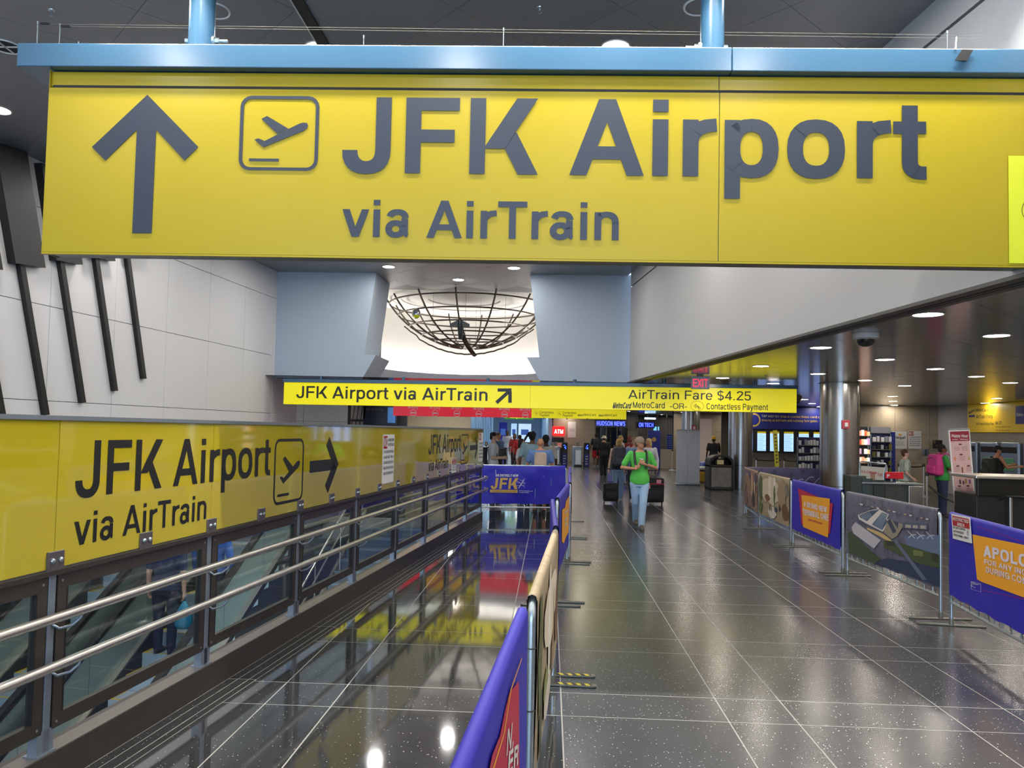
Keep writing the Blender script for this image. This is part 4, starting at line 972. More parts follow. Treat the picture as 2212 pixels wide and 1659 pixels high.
# ------------------------------------------------------------------ crowd barriers with printed banners
def seg(P, Q):
    return (P[0], P[1], 0), math.atan2(Q[1]-P[1], Q[0]-P[0]), math.hypot(Q[0]-P[0], Q[1]-P[1])
def barrier(P, Q, label, group, feet=(1, 1), striped=False, flen=.62):
    loc, rz, L = seg(P, Q); t = thing('crowd_barrier', label, 'barrier', loc, rz, group); L -= .03; r = .019; c = .09
    path = [(r, 0, .03), (r, 0, 1.08-c)]+[(r+c-c*math.cos(a), 0, 1.08-c+c*math.sin(a)) for a in (.4, .8, 1.2)]+[(r+c, 0, 1.08), (L-r-c, 0, 1.08)]+[(L-r-c+c*math.sin(a), 0, 1.08-c+c*math.cos(a)) for a in (.4, .8, 1.2)]+[(L-r, 0, 1.08-c), (L-r, 0, .03)]
    mb = MB(); mb.tube(path, r, 10); part(mb, 'frame_tube', M['galv'], t, 40)
    mb = MB(); mb.tube([(r, 0, .23), (L-r, 0, .23)], .016, 8); part(mb, 'bottom_tube', M['galv'], t, 40)
    bm_ = None
    n = int(L/.16)
    for k in range(1, n):
        if bm_ is None: b = MB(); b.cyl((0, 0, .23), (0, 0, 1.07), .007, n=6, cap=False); o = b.build('bar', M['galv'], t); bm_ = o.data
        else: o = bpy.data.objects.new('bar', bm_); COL.objects.link(o); o.parent = t
        o.location = (k*L/n, 0, 0)
    for i, x in enumerate((r, L-r)):
        if not feet[i]: continue
        mb = MB(); ps = []
        for a in range(13): an = -PI/2+PI*a/12; ps.append((.028*math.sin(an+PI/2)*0+.028*math.cos(an+PI/2), flen/2-.03+.028*math.sin(an+PI/2)))
        poly = [(x+.028*math.cos(PI*a/8), flen/2-.028+.028*math.sin(PI*a/8)) for a in range(9)]+[(x+.028*math.cos(PI+PI*a/8), -flen/2+.028+.028*math.sin(PI+PI*a/8)) for a in range(9)]
        mb.prism(poly, .004, .014); mb.cyl((x, 0, .012), (x, 0, .07), .024, n=10)
        ft = part(mb, 'foot', M['galvdk'], t)
        if striped and striped[i]:
            for j in range(9):
                y = -flen/2+.04+j*.062; b = MB(); b.quad((x-.022, y, .0148), (x+.022, y+.02, .0148), (x+.022, y+.05, .0148), (x-.022, y+.03, .0148)); part(b, 'stripe', mat('hazard_yellow', 'd8c21c', .5), ft)
            b = MB(); b.box(x-.022, x+.022, -flen/2+.03, flen/2-.03, .0142, .0145); part(b, 'black_tape', M['blk'], ft)
    for z in (.3, .62, .88):
        b = MB(); b.tube([(r+.022*math.cos(a), .022*math.sin(a), z) for a in [2*PI*i/8 for i in range(8)]], .003, 4, True); part(b, 'cable_tie', M['blk'], t)
    return t, L
def banner(P, Q, label, mt, group, off=.0, z0=.30, drape=0, wr=.004, back=True):
    loc, rz, L = seg(P, Q); t = thing('barrier_banner', label, 'banner', loc, rz, group); L -= .03; x0_, x1_ = .035, L-.035
    nx = 36; prof = [(-.024, z0)]+[(-.024, z0+(1.07-z0)*i/8) for i in range(1, 9)]+[(-.017, 1.094), (0, 1.101), (.017, 1.094), (.023, 1.07)]+([(.024, .75), (.024, z0+.02)] if back else [(.024, 1.0)])
    vs = []; fs = []; sd = random.uniform(0, 9)
    for i in range(nx+1):
        x = x0_+(x1_-x0_)*i/nx
        for j, (y, z) in enumerate(prof):
            w_ = wr*math.sin(x*9+sd+z*3)*math.sin(z*7+x*4+sd) if z < 1.0 else 0
            dz = (-.012*math.sin(PI*i/nx)*drape if z > 1.0 else 0)
            vs.append((x, y+w_*(1 if y < 0 else .5), z+dz+(.006*math.sin(i*1.1) if j == 0 else 0)))
    n = len(prof)
    for i in range(nx):
        for j in range(n-1): fs.append((i*n+j, (i+1)*n+j, (i+1)*n+j+1, i*n+j+1))
    mb = MB(); mb.add(vs, fs); part(mb, 'fabric', mt, t, 60)
    b = MB()
    for k in range(12): x = x0_+.05+(x1_-x0_-.1)*k/11; b.cyl((x, -.022, z0+.01), (x, -.012, .24), .0025, n=4)
    part(b, 'ties', M['blk'], t, kind='stuff')
    return t
YP = -.031
def pp(t, SPf, name, colr, pts, y=YP, label=None):
    mb = MB(); mb.quad(*[(SPf(*p)[0], y, SPf(*p)[1]) for p in pts]); return part(mb, name, M[colr] if colr in M else mat('print_'+colr, colr, .5), t, label=label)
def tq(t, SPf, s, pL, pR, cap, mt, W=140, y=YP-.002, name='lettering', slant=0, fit=True):
    (xa, za), (xb, zb_) = SPf(*pL), SPf(*pR); L = math.hypot(xb-xa, zb_-za)
    ct = (SPf(pL[0], pL[1]-cap)[1]-za); ti = math.atan2(zb_-za, xb-xa)
    return text(t, s, xa, xa+L, za, ct, M[mt] if mt in M else mat('print_'+mt, mt, .5), y, W, name, slant=slant, tilt=ti)
def off(o, s): return lambda p: (o[0]+p[0]/s, o[1]+p[1]/s)
M['bluetop'] = M['blue']
MG = 'crowd barriers dividing the walkway'; RG = 'crowd barriers along the food counter'
# middle row, near to far
mid = [((-.19, .77), (.065, 3.16)), ((.10, 3.29), (.335, 5.60)), ((.345, 5.74), (.445, 8.08)), ((.50, 8.2), (.80, 10.62)), ((.83, 10.72), (1.00, 13.08)), ((1.02, 13.18), (1.20, 15.6))]
ml = ['barrier nearest the camera, under the blue and red banner', 'second barrier from the camera, under the cream picture banner', 'third barrier from the camera, seen edge-on in blue', 'fourth barrier from the camera, under the blue banner with orange print', 'fifth barrier from the camera, beyond the orange print', 'sixth barrier from the camera, meeting the far blue banner']
for k, (P, Q) in enumerate(mid):
    barrier(P, Q, ml[k], MG, striped={1: (0, 1), 2: (1, 0)}.get(k))
b0 = banner(*mid[0], 'blue banner with red shape on the barrier nearest the camera', M['blue'], 'banners on the middle barriers')
S_ = lambda x, y: sight(b0, x, y, YP); c_ = off((900, 980), 2.443)
pp(b0, S_, 'red_shape', 'red', [c_(p) for p in ((540, 1200), (543, 1700), (378, 1700), (400, 1590), (440, 1490), (468, 1350), (490, 1262))])
pp(b0, S_, 'orange_line', 'orange', [c_(p) for p in ((400, 1659), (408, 1659), (462, 1480), (498, 1250), (556, 1080), (553, 1078), (494, 1246), (458, 1476))], YP-.001)
tq(b0, S_, 'N,', c_((470, 1600)), c_((506, 1530)), 50, 'paper', 120, slant=.2); tq(b0, S_, 'ER', c_((478, 1700)), c_((530, 1640)), 45, 'paper', 170)
M['pic1'] = mat('picture_cream', '9d8c70', .5, var=.55, scale=3.5, stretch=(4, 1, 1.1))
M['pic2'] = mat('picture_brown', '8d6f58', .5, var=.5, scale=4, speck=[(7, '4a3540', .3), (10, 'c09a78', .22)])
M['pic3'] = mat('picture_aerial', '5d5c6c', .5, var=.7, scale=6, speck=[(11, '4a4a5c', .3), (24, '8a8488', .16)])
M['pic4'] = mat('picture_night', '3b3656', .45, var=.6, scale=4, speck=[(8, '2a2440', .35)])
banner(*mid[1], 'cream picture banner with tree print on the second barrier', M['pic1'], 'banners on the middle barriers')
for k, l in ((2, 'plain blue banner seen edge-on on the third barrier'), (4, 'blue banner on the fifth barrier'), (5, 'blue banner on the sixth barrier, just before the far banner')): banner(*mid[k], l, M['blue'], 'banners on the middle barriers')
b3 = banner(*mid[3], 'blue banner with ragged orange shape on the fourth barrier', M['blue'], 'banners on the middle barriers')
S_ = lambda x, y: sight(b3, x, y, YP); c_ = off((1000, 900), 4.424)
pp(b3, S_, 'orange_shape', 'orange', [c_(p) for p in ((948, 890), (975, 870), (985, 810), (1018, 750), (1012, 1100), (985, 1150), (965, 1212), (946, 1195))])
for k, (a, b) in enumerate(((900, 940), (960, 1010), (1030, 1060))): tq(b3, S_, 'ONE', c_((972, b)), c_((998, b-25)), 8, 'paper', 150)
# far banner across the walkway
FP, FQ = (-1.12, 15.74), (1.20, 15.98)
barrier(FP, FQ, 'barrier across the walkway end, under the wide blue banner', MG)
fb = banner(FP, FQ, 'wide blue banner reading An entirely new JFK across the walkway', M['blue'], 'banners on the middle barriers', drape=1.5, wr=.026)
S_ = lambda x, y: sight(fb, x, y, -.05); YF = -.052
tq(fb, S_, 'AN ENTIRELY NEW', c_((311, 572)), c_((528, 575)), 5.2, 'paper', 150, YF, slant=.15)
M['gold'] = mat('gold_print', 'c9a24c', .5); tq(fb, S_, 'JFK', c_((262, 690)), c_((520, 693)), 24, 'gold', 165, YF, slant=.1)
pp(fb, S_, 'gold_bar', 'gold', [c_(p) for p in ((260, 697), (523, 700), (522, 729), (260, 724))], YF)
tq(fb, S_, 'TAKING OFF NOW', c_((272, 720)), c_((512, 723)), 4, '8d6f30', 130, YF-.002); tq(fb, S_, 'Visit anewjfk.com', c_((535, 712)), c_((668, 717)), 2.2, 'paper', 110, YF, 'print'); tq(fb, S_, 'to learn more.', c_((535, 728)), c_((632, 731)), 2.2, 'paper', 110, YF, 'print')
mb = MB()
for a, b in (((532, 684), (578, 612)), ((500, 625), (592, 640)), ((505, 660), (590, 655)), ((515, 610), (590, 675)), ((540, 600), (600, 640)), ((575, 612), (592, 590)), ((565, 600), (590, 612))):
    (x0_, z0_), (x1_, z1_) = S_(*c_(a)), S_(*c_(b)); d = Vector((x1_-x0_, z1_-z0_)).normalized()*(.006 if a[0] == 532 else .0022); mb.quad((x0_-d.y, YF, z0_+d.x), (x1_-d.y, YF, z1_+d.x), (x1_+d.y, YF, z1_-d.x), (x0_+d.y, YF, z0_-d.x))
part(mb, 'jet_drawing', M['paper'], fb)
# right row, far to near
rgt = [((3.875+.425, 7.55), (3.87, 5.15)), ((4.41, 10.12), (4.335, 7.74)), ((4.62, 12.62), (4.43, 10.24)), ((4.84, 14.98), (4.64, 12.72)), ((5.21, 17.15), (4.86, 15.06))]
rl_ = ['barrier nearest on the right, under the Apologies banner', 'right-hand barrier under the aerial airport picture', 'right-hand barrier under the Brand New Terminal One banner', 'right-hand barrier under the indoor garden picture', 'farthest right-hand barrier, under the brown arch picture']
for k, (P, Q) in enumerate(rgt): barrier(P, Q, rl_[k], RG)
barrier((5.27, 17.28), (7.62, 17.02), 'barrier turning behind the big steel column', RG)
rb = [banner(*rgt[k], l, M[m_], 'banners on the right barriers') for k, (l, m_) in enumerate((('blue banner reading Apologies for any inconvenience during construction', 'blue'), ('aerial airport picture banner with planes at a terminal', 'pic3'), ('blue banner reading A brand new Terminal One', 'blue'), ('indoor garden picture banner with pale curtains', 'pic1'), ('brown and purple arch picture banner, farthest on the right', 'pic2')))]
tb = banner((5.27, 17.28), (7.62, 17.02), 'dark purple night picture banner in front of the column', M['pic4'], 'banners on the right barriers')
# R0 apologies
S_ = lambda x, y: sight(rb[0], x, y, YP); c_ = off((1980, 1080), 6.379)
q_ = [S_(*c_(p)) for p in ((770, 475), (1480, 600), (1480, 1345), (900, 1130), (832, 1092))]; k_ = 2.28/q_[1][0]
mb = MB(); mb.quad(*[(a, YP, b) for a, b in (q_[0], (2.28, q_[1][1]+.02), (2.2, q_[2][1]-.02), q_[2], q_[3], q_[4])]); part(mb, 'orange_shape', M['orange'], rb[0])
M['lilac'] = mat('lilac_print', 'd6cdd8', .5)
tq(rb[0], S_, 'APOLOGIES', c_((925, 775)), c_((2080, 1075)), 24, 'lilac', 185); tq(rb[0], S_, 'FOR ANY INCONVENIENCE', c_((937, 882)), c_((2300, 1265)), 11, 'lilac', 150); tq(rb[0], S_, 'DURING CONSTRUCTION', c_((960, 998)), c_((2180, 1370)), 12.5, 'lilac', 150)
for a, b in (((820, 360), (1480, 588)), ((900, 1245), (1480, 1366))):
    (x0_, z0_), (x1_, z1_) = S_(*c_(a)), S_(*c_(b)); mb = MB(); mb.quad((x0_, YP, z0_), (x1_, YP, z1_), (x1_, YP, z1_+.003), (x0_, YP, z0_+.003)); part(mb, 'red_line', M['red'], rb[0])
mb = MB(); q0 = [S_(*c_(p)) for p in ((750, 1120), (885, 1155), (888, 1270), (755, 1228))]; q1 = [(sum(a for a, b in q0)/4+(a-sum(a for a, b in q0)/4)*.95, sum(b for a, b in q0)/4+(b-sum(b for a, b in q0)/4)*.95) for a, b in q0]; ring_of(mb, q0, q1, YP); part(mb, 'logo_frame', M['paper'], rb[0])
for k, s in enumerate(('PORT', 'AUTHORITY', 'NY NJ')): tq(rb[0], S_, s, c_((752, 1140+24*k)), c_(((812, 872, 815)[k], (1154, 1170, 1205)[k]+6*k)), 2.6, 'paper', 120, name='print')
# restricted sign tied on the banner
def skew_card(name, label, par, SPf, quad, yoff, lines, header=None, base='paper'):
    """a rigid card whose printed rows are set by fractions of the card"""
    q = [SPf(*p) for p in quad]; xs = [a for a, b in q]; zs = [b for a, b in q]; x0_, z0_ = min(xs), min(zs); mw = world_m(par); t = thing(name, label, 'notice', mw @ Vector((x0_, yoff, z0_)), mw.to_euler().z)
    q = [(a-x0_, b-z0_) for a, b in q]; mb = MB(); mb.prism(q, 0, .003, 'y'); part(mb, 'card', M[base], t)
    TL, TR, BR, BL = q
    def at(u, v): a = (TL[0]+(TR[0]-TL[0])*u, TL[1]+(TR[1]-TL[1])*u); b = (BL[0]+(BR[0]-BL[0])*u, BL[1]+(BR[1]-BL[1])*u); return (a[0]+(b[0]-a[0])*v, a[1]+(b[1]-a[1])*v)
    if header:
        hz0, hz1, hc, hls = header; mb = MB(); mb.quad(*[(*((at(u, v)[0], -.001, at(u, v)[1])),) for u, v in ((.05, hz0), (.95, hz0), (.95, hz1), (.05, hz1))]); part(mb, 'header', M[hc], t)
        for s, u0, u1, v, h in hls: a, b = at(u0, v), at(u1, v); text(t, s, a[0], a[0]+math.hypot(b[0]-a[0], b[1]-a[1]), a[1], h*(TL[1]-BL[1]), M['paper'], -.002, 150, 'lettering', tilt=math.atan2(b[1]-a[1], b[0]-a[0]))
    for s, u0, u1, v, h in lines: a, b = at(u0, v), at(u1, v); text(t, s, a[0], a[0]+math.hypot(b[0]-a[0], b[1]-a[1]), a[1], h*(TL[1]-BL[1]), M['black'], -.0015, 150, 'print', tilt=math.atan2(b[1]-a[1], b[0]-a[0]))
    return t, at
rs, at = skew_card('restricted_sign', 'white and red Restricted Area card tied to the blue Apologies banner', rb[0], S_, [c_(p) for p in ((485, 190), (742, 240), (770, 600), (508, 532))], -.036, [('DO NOT ENTER', .06, .72, .57, .085), ('AUTHORIZED', .06, .62, .72, .085), ('PERSONNEL ONLY', .06, .86, .87, .085)], (.07, .46, 'stopred', [('RESTRICTED', .08, .92, .245, .13), ('AREA', .3, .7, .43, .13)]))
mb = MB(); c0 = at(.84, .6); n = 16; ring_of(mb, [(c0[0]+.018*math.cos(2*PI*i/n), c0[1]+.030*math.sin(2*PI*i/n)) for i in range(n)], [(c0[0]+.014*math.cos(2*PI*i/n), c0[1]+.025*math.sin(2*PI*i/n)) for i in range(n)], -.002); mb.quad((c0[0]-.013, -.002, c0[1]-.006), (c0[0]+.013, -.002, c0[1]+.002), (c0[0]+.013, -.002, c0[1]+.010), (c0[0]-.013, -.002, c0[1]+.002)); part(mb, 'seal', mat('seal_purple', '6a5a78', .5), rs)
# R1 aerial picture
S_ = lambda x, y: sight(rb[1], x, y, YP); c_ = off((1560, 860), 3.385)
pic = [('3c4a30', [(918, 985), (945, 975), (1060, 1090), (1160, 1180), (1110, 1215), (925, 1130)]), ('414c2c', [(1180, 1040), (1300, 1060), (1420, 1100), (1590, 1150), (1590, 1240), (1480, 1230), (1330, 1160), (1180, 1090)]),
       ('5f6c86', [(1330, 1010), (1590, 1000), (1590, 1150), (1350, 1075)]), ('28344e', [(1110, 1215), (1200, 1170), (1400, 1200), (1590, 1245), (1590, 1385), (1400, 1310), (1200, 1240)]),
       ('b4b0b6', [(945, 945), (975, 905), (1160, 1040), (1110, 1100), (960, 990)]), ('d0c9c0', [(993, 855), (1085, 820), (1145, 810), (1220, 850), (1205, 880), (1220, 905), (1175, 978), (1060, 920), (1000, 885)]),
       ('3f5268', [(1003, 855), (1085, 824), (1150, 815), (1100, 860), (1060, 900), (1008, 872)]), ('445a74', [(1170, 835), (1212, 850), (1198, 880), (1210, 905), (1170, 965), (1095, 925)]),
       ('8d8472', [(1180, 980), (1215, 880), (1300, 915), (1330, 925), (1280, 1010), (1240, 1030)]), ('3a4150', [(1205, 900), (1230, 885), (1275, 975), (1250, 990)]), ('3a4150', [(1245, 895), (1290, 910), (1285, 955)]),
       ('c2aa70', [(1060, 945), (1175, 990), (1240, 1040), (1235, 1060), (1150, 1010), (1060, 960)]), ('52586a', [(1320, 905), (1500, 915), (1505, 965), (1320, 950)]), ('a39a8c', [(1340, 925), (1380, 927), (1380, 950), (1340, 948)]), ('a39a8c', [(1395, 928), (1430, 930), (1430, 952), (1395, 950)]), ('a39a8c', [(1450, 930), (1490, 932), (1490, 956), (1450, 954)]),
       ('2f3028', [(1200, 1040), (1260, 1050), (1260, 1085), (1200, 1075)]), ('6a6f40', [(1395, 1110), (1470, 1120), (1470, 1160), (1400, 1150)]), ('2f3626', [(1530, 1130), (1580, 1140), (1575, 1200), (1530, 1185)]), ('5a6478', [(1250, 1040), (1275, 1035), (1500, 1330), (1465, 1330)])]
for k, (cc, pts) in enumerate(pic): pp(rb[1], S_, 'picture_shape', cc, [c_(p) for p in pts], YP-.0001*k)
for k, (x, y) in enumerate(((1385, 1000), (1450, 1005), (1520, 1005))):
    for q in ([(-30, -28), (-24, -30), (28, 24), (22, 28)], [(-26, 22), (-20, 26), (8, 2), (0, -4)], [(0, -6), (36, -4), (36, 2), (4, 6)]): pp(rb[1], S_, 'picture_plane', 'a9aebb', [c_((x+a, y+b)) for a, b in q], YP-.0022)
for k in range(7):
    f = k/7; pp(rb[1], S_, 'roof_line', 'b9c2cc', [c_((1175+38*f, 838+14*f)), c_((1177+38*f, 839+14*f)), c_((1112+62*f, 928+36*f)), c_((1110+62*f, 927+36*f))], YP-.0026); pp(rb[1], S_, 'roof_line', 'b9c2cc', [c_((1010+80*f, 852-18*f)), c_((1012+80*f, 851-18*f)), c_((1040+62*f, 892-20*f)), c_((1038+62*f, 893-20*f))], YP-.0026)
for k in range(14): pp(rb[1], S_, 'picture_car', ('c9c4bc', '6f6a70', 'a08c70')[k % 3], [c_((x, y)) for x, y in ((1010+40*k, 770+9*k), (1030+40*k, 774+9*k), (1029+40*k, 784+9*k), (1009+40*k, 780+9*k))], YP-.0024)
# R2
S_ = lambda x, y: sight(rb[2], x, y, YP)
pp(rb[2], S_, 'red_shape', 'red', [c_(p) for p in ((555, 658), (810, 772), (788, 992), (580, 925))]); pp(rb[2], S_, 'orange_shape', 'orange', [c_(p) for p in ((580, 708), (788, 735), (774, 1020), (592, 942))], YP-.001)
tq(rb[2], S_, 'A BRAND NEW', c_((597, 790)), c_((768, 838)), 11, 'lilac', 175); tq(rb[2], S_, 'TERMINAL ONE', c_((590, 850)), c_((777, 897)), 12, 'lilac', 175); tq(rb[2], S_, 'NOW UNDER WAY', c_((630, 895)), c_((736, 928)), 4.5, 'red', 150)
# R3 / M1 pictures
def blobs(t, rows_, x1_, seed):
    rnd = random.Random(seed)
    for k, (cc, x, z, w_, h_, n) in enumerate(rows_):
        pts = [(x+w_*math.cos(2*PI*i/n)*rnd.uniform(.7, 1.15), z+h_*math.sin(2*PI*i/n)*rnd.uniform(.75, 1.15)) for i in range(n)]
        pts = [(min(max(a, .04), x1_-.05), min(max(b, .31), 1.06)) for a, b in pts]; mb = MB(); mb.quad(*[(a, YP-.0001*k, b) for a, b in pts]); part(mb, 'picture_shape', mat('print_'+cc, cc, .5, var=.15, scale=20), t)
gard = lambda: [('cdbfa6', 1.0, .8, .75, .27, 14), ('d9cfbd', .9, .85, .12, .3, 9), ('e0d8c9', 1.25, .83, .1, .3, 9), ('9a8464', 1.75, .8, .3, .26, 10), ('4d5a33', .22, .82, .17, .26, 12), ('5c6b34', .2, .45, .18, .12, 10), ('57673a', 1.25, .75, .09, .2, 9), ('7a5534', .75, .66, .2, .08, 10), ('d2cbbf', 1.1, .42, .3, .12, 10), ('6a4a2c', 1.95, .5, .22, .16, 10), ('3b4258', 1.35, .5, .1, .05, 8), ('2f3340', .95, .5, .05, .07, 6), ('433a34', 1.6, .55, .06, .08, 6), ('8c3b2c', 1.05, .48, .04, .05, 6), ('7b7264', 2.05, .9, .14, .12, 7)]
blobs(rb[3], gard(), 2.24, 3)
blobs(rb[4], [('6a5a78', .5, .98, .6, .08, 8), ('a27d5f', .7, .75, .5, .25, 12), ('c29a78', 1.3, .8, .18, .3, 10), ('5b3c2e', .45, .55, .25, .25, 12), ('84604a', .5, .5, .15, .2, 10), ('3c2c2c', 1.5, .5, .2, .15, 9), ('c9b0a0', 1.7, .8, .1, .2, 8), ('4a4260', 1.8, .95, .2, .1, 7), ('e0a060', .6, .95, .15, .04, 6)], 2.05, 5)
m1 = [b for b in bpy.data.objects if b.get('label', '').startswith('cream picture banner')][0]
blobs(m1, [('d5c9b2', 1.2, .8, .9, .2, 12), ('565b34', .22, .8, .16, .3, 12), ('44482a', .3, .45, .12, .18, 9), ('e3dccf', 1.0, .75, .12, .4, 8), ('9a8060', 1.5, .6, .1, .3, 8), ('6b4a30', 1.9, .6, .2, .25, 8), ('7d8446', .7, .5, .2, .1, 8), ('c7beb0', .9, .4, .35, .1, 9), ('4a3b30', 1.3, .45, .1, .1, 7)], 2.25, 8)
for k in range(7):
    a = [(.3+.22*k+.04*i, .55+.055*k*(1 if k < 5 else .8)+.13*math.sin((i-2)/2.5)) for i in range(8)]; mb = MB()
    for i in range(7): mb.quad((a[i][0], YP, min(a[i][1], 1.05)), (a[i+1][0], YP, min(a[i+1][1], 1.05)), (a[i+1][0], YP, min(a[i+1][1]+.02, 1.06)), (a[i][0], YP, min(a[i][1]+.02, 1.06)))
    part(mb, 'picture_swoosh', mat('print_swoosh', '9c97ae', .5), tb)
# ------------------------------------------------------------------ columns, shops, fare gates and other furniture of the concourse
def column(name, label, X, Y, r, ring=None):
    t = thing(name, label, 'column', (X, Y, 0)); z = [0, .79, 2.93]
    for a, b in zip(z, z[1:]): mb = MB(); mb.cyl((0, 0, a+.004), (0, 0, b-.004), r, n=48, cap=False); part(mb, 'steel_cladding', M['column'], t, 40)
    mb = MB(); mb.cyl((0, 0, 0), (0, 0, 2.93), r-.012, n=32, cap=False); part(mb, 'joint', M['gap'], t, 40)
    mb = MB(); mb.lathe([(r+.03, 2.925), (r+.03, 2.935)], 40); mb.lathe([(r, 2.926), (r+.03, 2.926)], 40); part(mb, 'collar', M['galvdk'], t, 40)
    return t
column('steel_column', 'big round steel column behind the barriers with a red alarm box', 6.86, 16.1, .385)
column('steel_column', 'round steel column beside the trash bin', 7.80, 26.2, .40)
p = at_y(1492, 930, 35); column('steel_column', 'far round steel column behind the grey roll-up panels', p.x, 35, .40)
def alarm(px, py, Y, lab, s=.16):
    p = at_y(px, py, Y); t = thing('fire_alarm', lab, 'fire alarm', p, math.atan2(-p.x, p.y)*1.0)
    part(rbox(-s/2, s/2, 0, .05, -s*.6, s*.6, .008), 'housing', mat('alarm_red', 'a81f22', .35), t); part(rbox(-s*.12, s*.28, -.015, 0, -s*.3, s*.25, .006), 'strobe', M['paper'], t)
alarm(1827, 917, 15.64, 'red fire alarm box on the big steel column', .15)
alarm(1499, 924, 34.5, 'red fire alarm box on the far steel column', .2)
def granite(name, pts, z0=0, z1=2.93, bw=1.35, bh=.97, th=.3):
    """granite clad wall along a polyline of two points, blocks facing the viewer"""
    (xa, ya), (xb, yb) = pts; L = math.hypot(xb-xa, yb-ya); rz = math.atan2(yb-ya, xb-xa)
    mb = MB(); mb.box(0, L, .03, th, z0, z1); o = mb.build(name, M['granitegap'], None, origin=(0, 0, 0)); o.matrix_basis = Matrix.Translation((xa, ya, 0)) @ Matrix.Rotation(rz, 4, 'Z'); o['kind'] = 'structure'
    nx = max(1, round(L/bw)); nz = max(1, round((z1-z0)/bh)); w_ = L/nx; h_ = (z1-z0)/nz; mb = MB(); mb.box(.004, w_-.004, 0, .03, .004, h_-.004); e = None
    for i in range(nx):
        for j in range(nz):
            if e is None: e = mb.build('block', M['granite'], o); k = e
            else: k = bpy.data.objects.new('block', e.data); COL.objects.link(k); k.parent = o
            k.location = (i*w_, 0, z0+j*h_)
    return o
def X_at(px, Y): return at_y(px, 935, Y).x
granite('wall_granite_right', ((X_at(1858, 26.6), 26.6), (X_at(2084, 26.4), 26.4)), bh=.98)
granite('wall_granite_left', ((X_at(560, 23.5), 23.5), (X_at(750, 23.2), 23.2)), bw=1.5, bh=.98)
granite('wall_granite_far', ((X_at(1192, 46), 46), (X_at(1292, 46), 46)), bw=1.2)
granite('wall_granite_pier', ((X_at(1356, 45.5), 45.5), (X_at(1376, 45.5), 45.5)), bw=.8)
granite('wall_granite_end', ((X_at(1455, 41), 41), (X_at(1640, 41), 41)), bw=1.4)
granite('wall_granite_low', ((X_at(1375, 40), 40), (X_at(1462, 39.7), 39.7)), z1=1.0, bw=1.3, bh=1.0)
granite('wall_granite_board', ((X_at(1610, 30), 30), (X_at(1870, 29.6), 29.6)), bw=1.2, bh=.98)
mb = MB(); mb.box(X_at(870, 34), X_at(1016, 34), 34, 34.2, 0, 2.93); struct(mb, 'wall_pale', mat('pale_wall', 'b3a992', .5, var=.05))
l = area('pale_wall_assumed_light', (X_at(960, 31.5), 31.5, 2.85), (math.radians(25), 0, 0), 1.5, .6, 30, (1, .9, .75))  # assumed warm light washing the pale wall, no fixture modelled
mb = MB(); mb.box(X_at(745, 27), X_at(875, 27), 27.4, 27.6, 0, 2.93); struct(mb, 'wall_dark', mat('dark_wall', '2a2b30', .4))
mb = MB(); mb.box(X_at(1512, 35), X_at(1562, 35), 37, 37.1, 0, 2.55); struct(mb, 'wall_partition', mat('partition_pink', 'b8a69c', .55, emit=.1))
mb = MB(); mb.box(X_at(1560, 36.9), X_at(1640, 36.9), 37, 37.1, 0, 2.93); struct(mb, 'wall_partition_dark', mat('pd', '4b463c', .6))
mb = MB(); mb.box(X_at(1250, 50), X_at(1460, 50), 49.6, 49.8, 0, 2.93); struct(mb, 'wall_shop_back', mat('shop_back', '4c4a4a', .5, var=.2))
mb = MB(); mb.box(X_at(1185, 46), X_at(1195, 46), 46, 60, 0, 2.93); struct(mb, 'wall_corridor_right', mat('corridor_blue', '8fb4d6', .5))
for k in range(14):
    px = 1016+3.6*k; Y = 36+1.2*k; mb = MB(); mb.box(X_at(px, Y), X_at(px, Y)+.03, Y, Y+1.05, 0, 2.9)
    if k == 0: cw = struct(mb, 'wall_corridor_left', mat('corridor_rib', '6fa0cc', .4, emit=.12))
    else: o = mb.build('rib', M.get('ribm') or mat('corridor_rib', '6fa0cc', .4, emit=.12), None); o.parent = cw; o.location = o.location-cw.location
mb = MB(); mb.box(-9, 16, 60, 60.2, 0, 2.93); struct(mb, 'wall_end', mat('end_wall', '7f9dba', .5, emit=.06))  # wall glows faintly by itself, brightness put into its material
mb = MB(); mb.box(-16, X_at(1010, 34), 34.2, 34.4, 0, 2.93); mb.box(-16, X_at(560, 23.5), 23.5, 23.7, 0, 2.93); struct(mb, 'wall_far_left', M['granite'])

# grey roll-up panels seen from behind
for k, (a, b, lab) in enumerate(((1461, 1485.5, 'left grey back of a pair of roll-up banners'), (1486.5, 1512, 'right grey back of a pair of roll-up banners'))):
    Y = 27.3; xa, xb = X_at(a, Y), X_at(b, Y); t = thing('rollup_stand', lab, 'banner stand', ((xa+xb)/2, Y, 0), 0, 'grey roll-up stands'); w_ = (xb-xa)/2
    part(rbox(-w_, w_, -.004, .004, .08, 1.93, .002, 1), 'screen', mat('rollup_grey', 'b4b8c2', .5), t); part(rbox(-w_-.01, w_+.01, -.1, .1, 0, .08, .02), 'base', M['galv'], t); part(rbox(-w_, w_, -.02, .02, 1.93, 1.96, .008), 'top_rail', M['galv'], t)
    mb = MB(); mb.cyl((0, .03, .05), (0, .03, 1.94), .012, n=8); part(mb, 'pole', M['galvdk'], t)
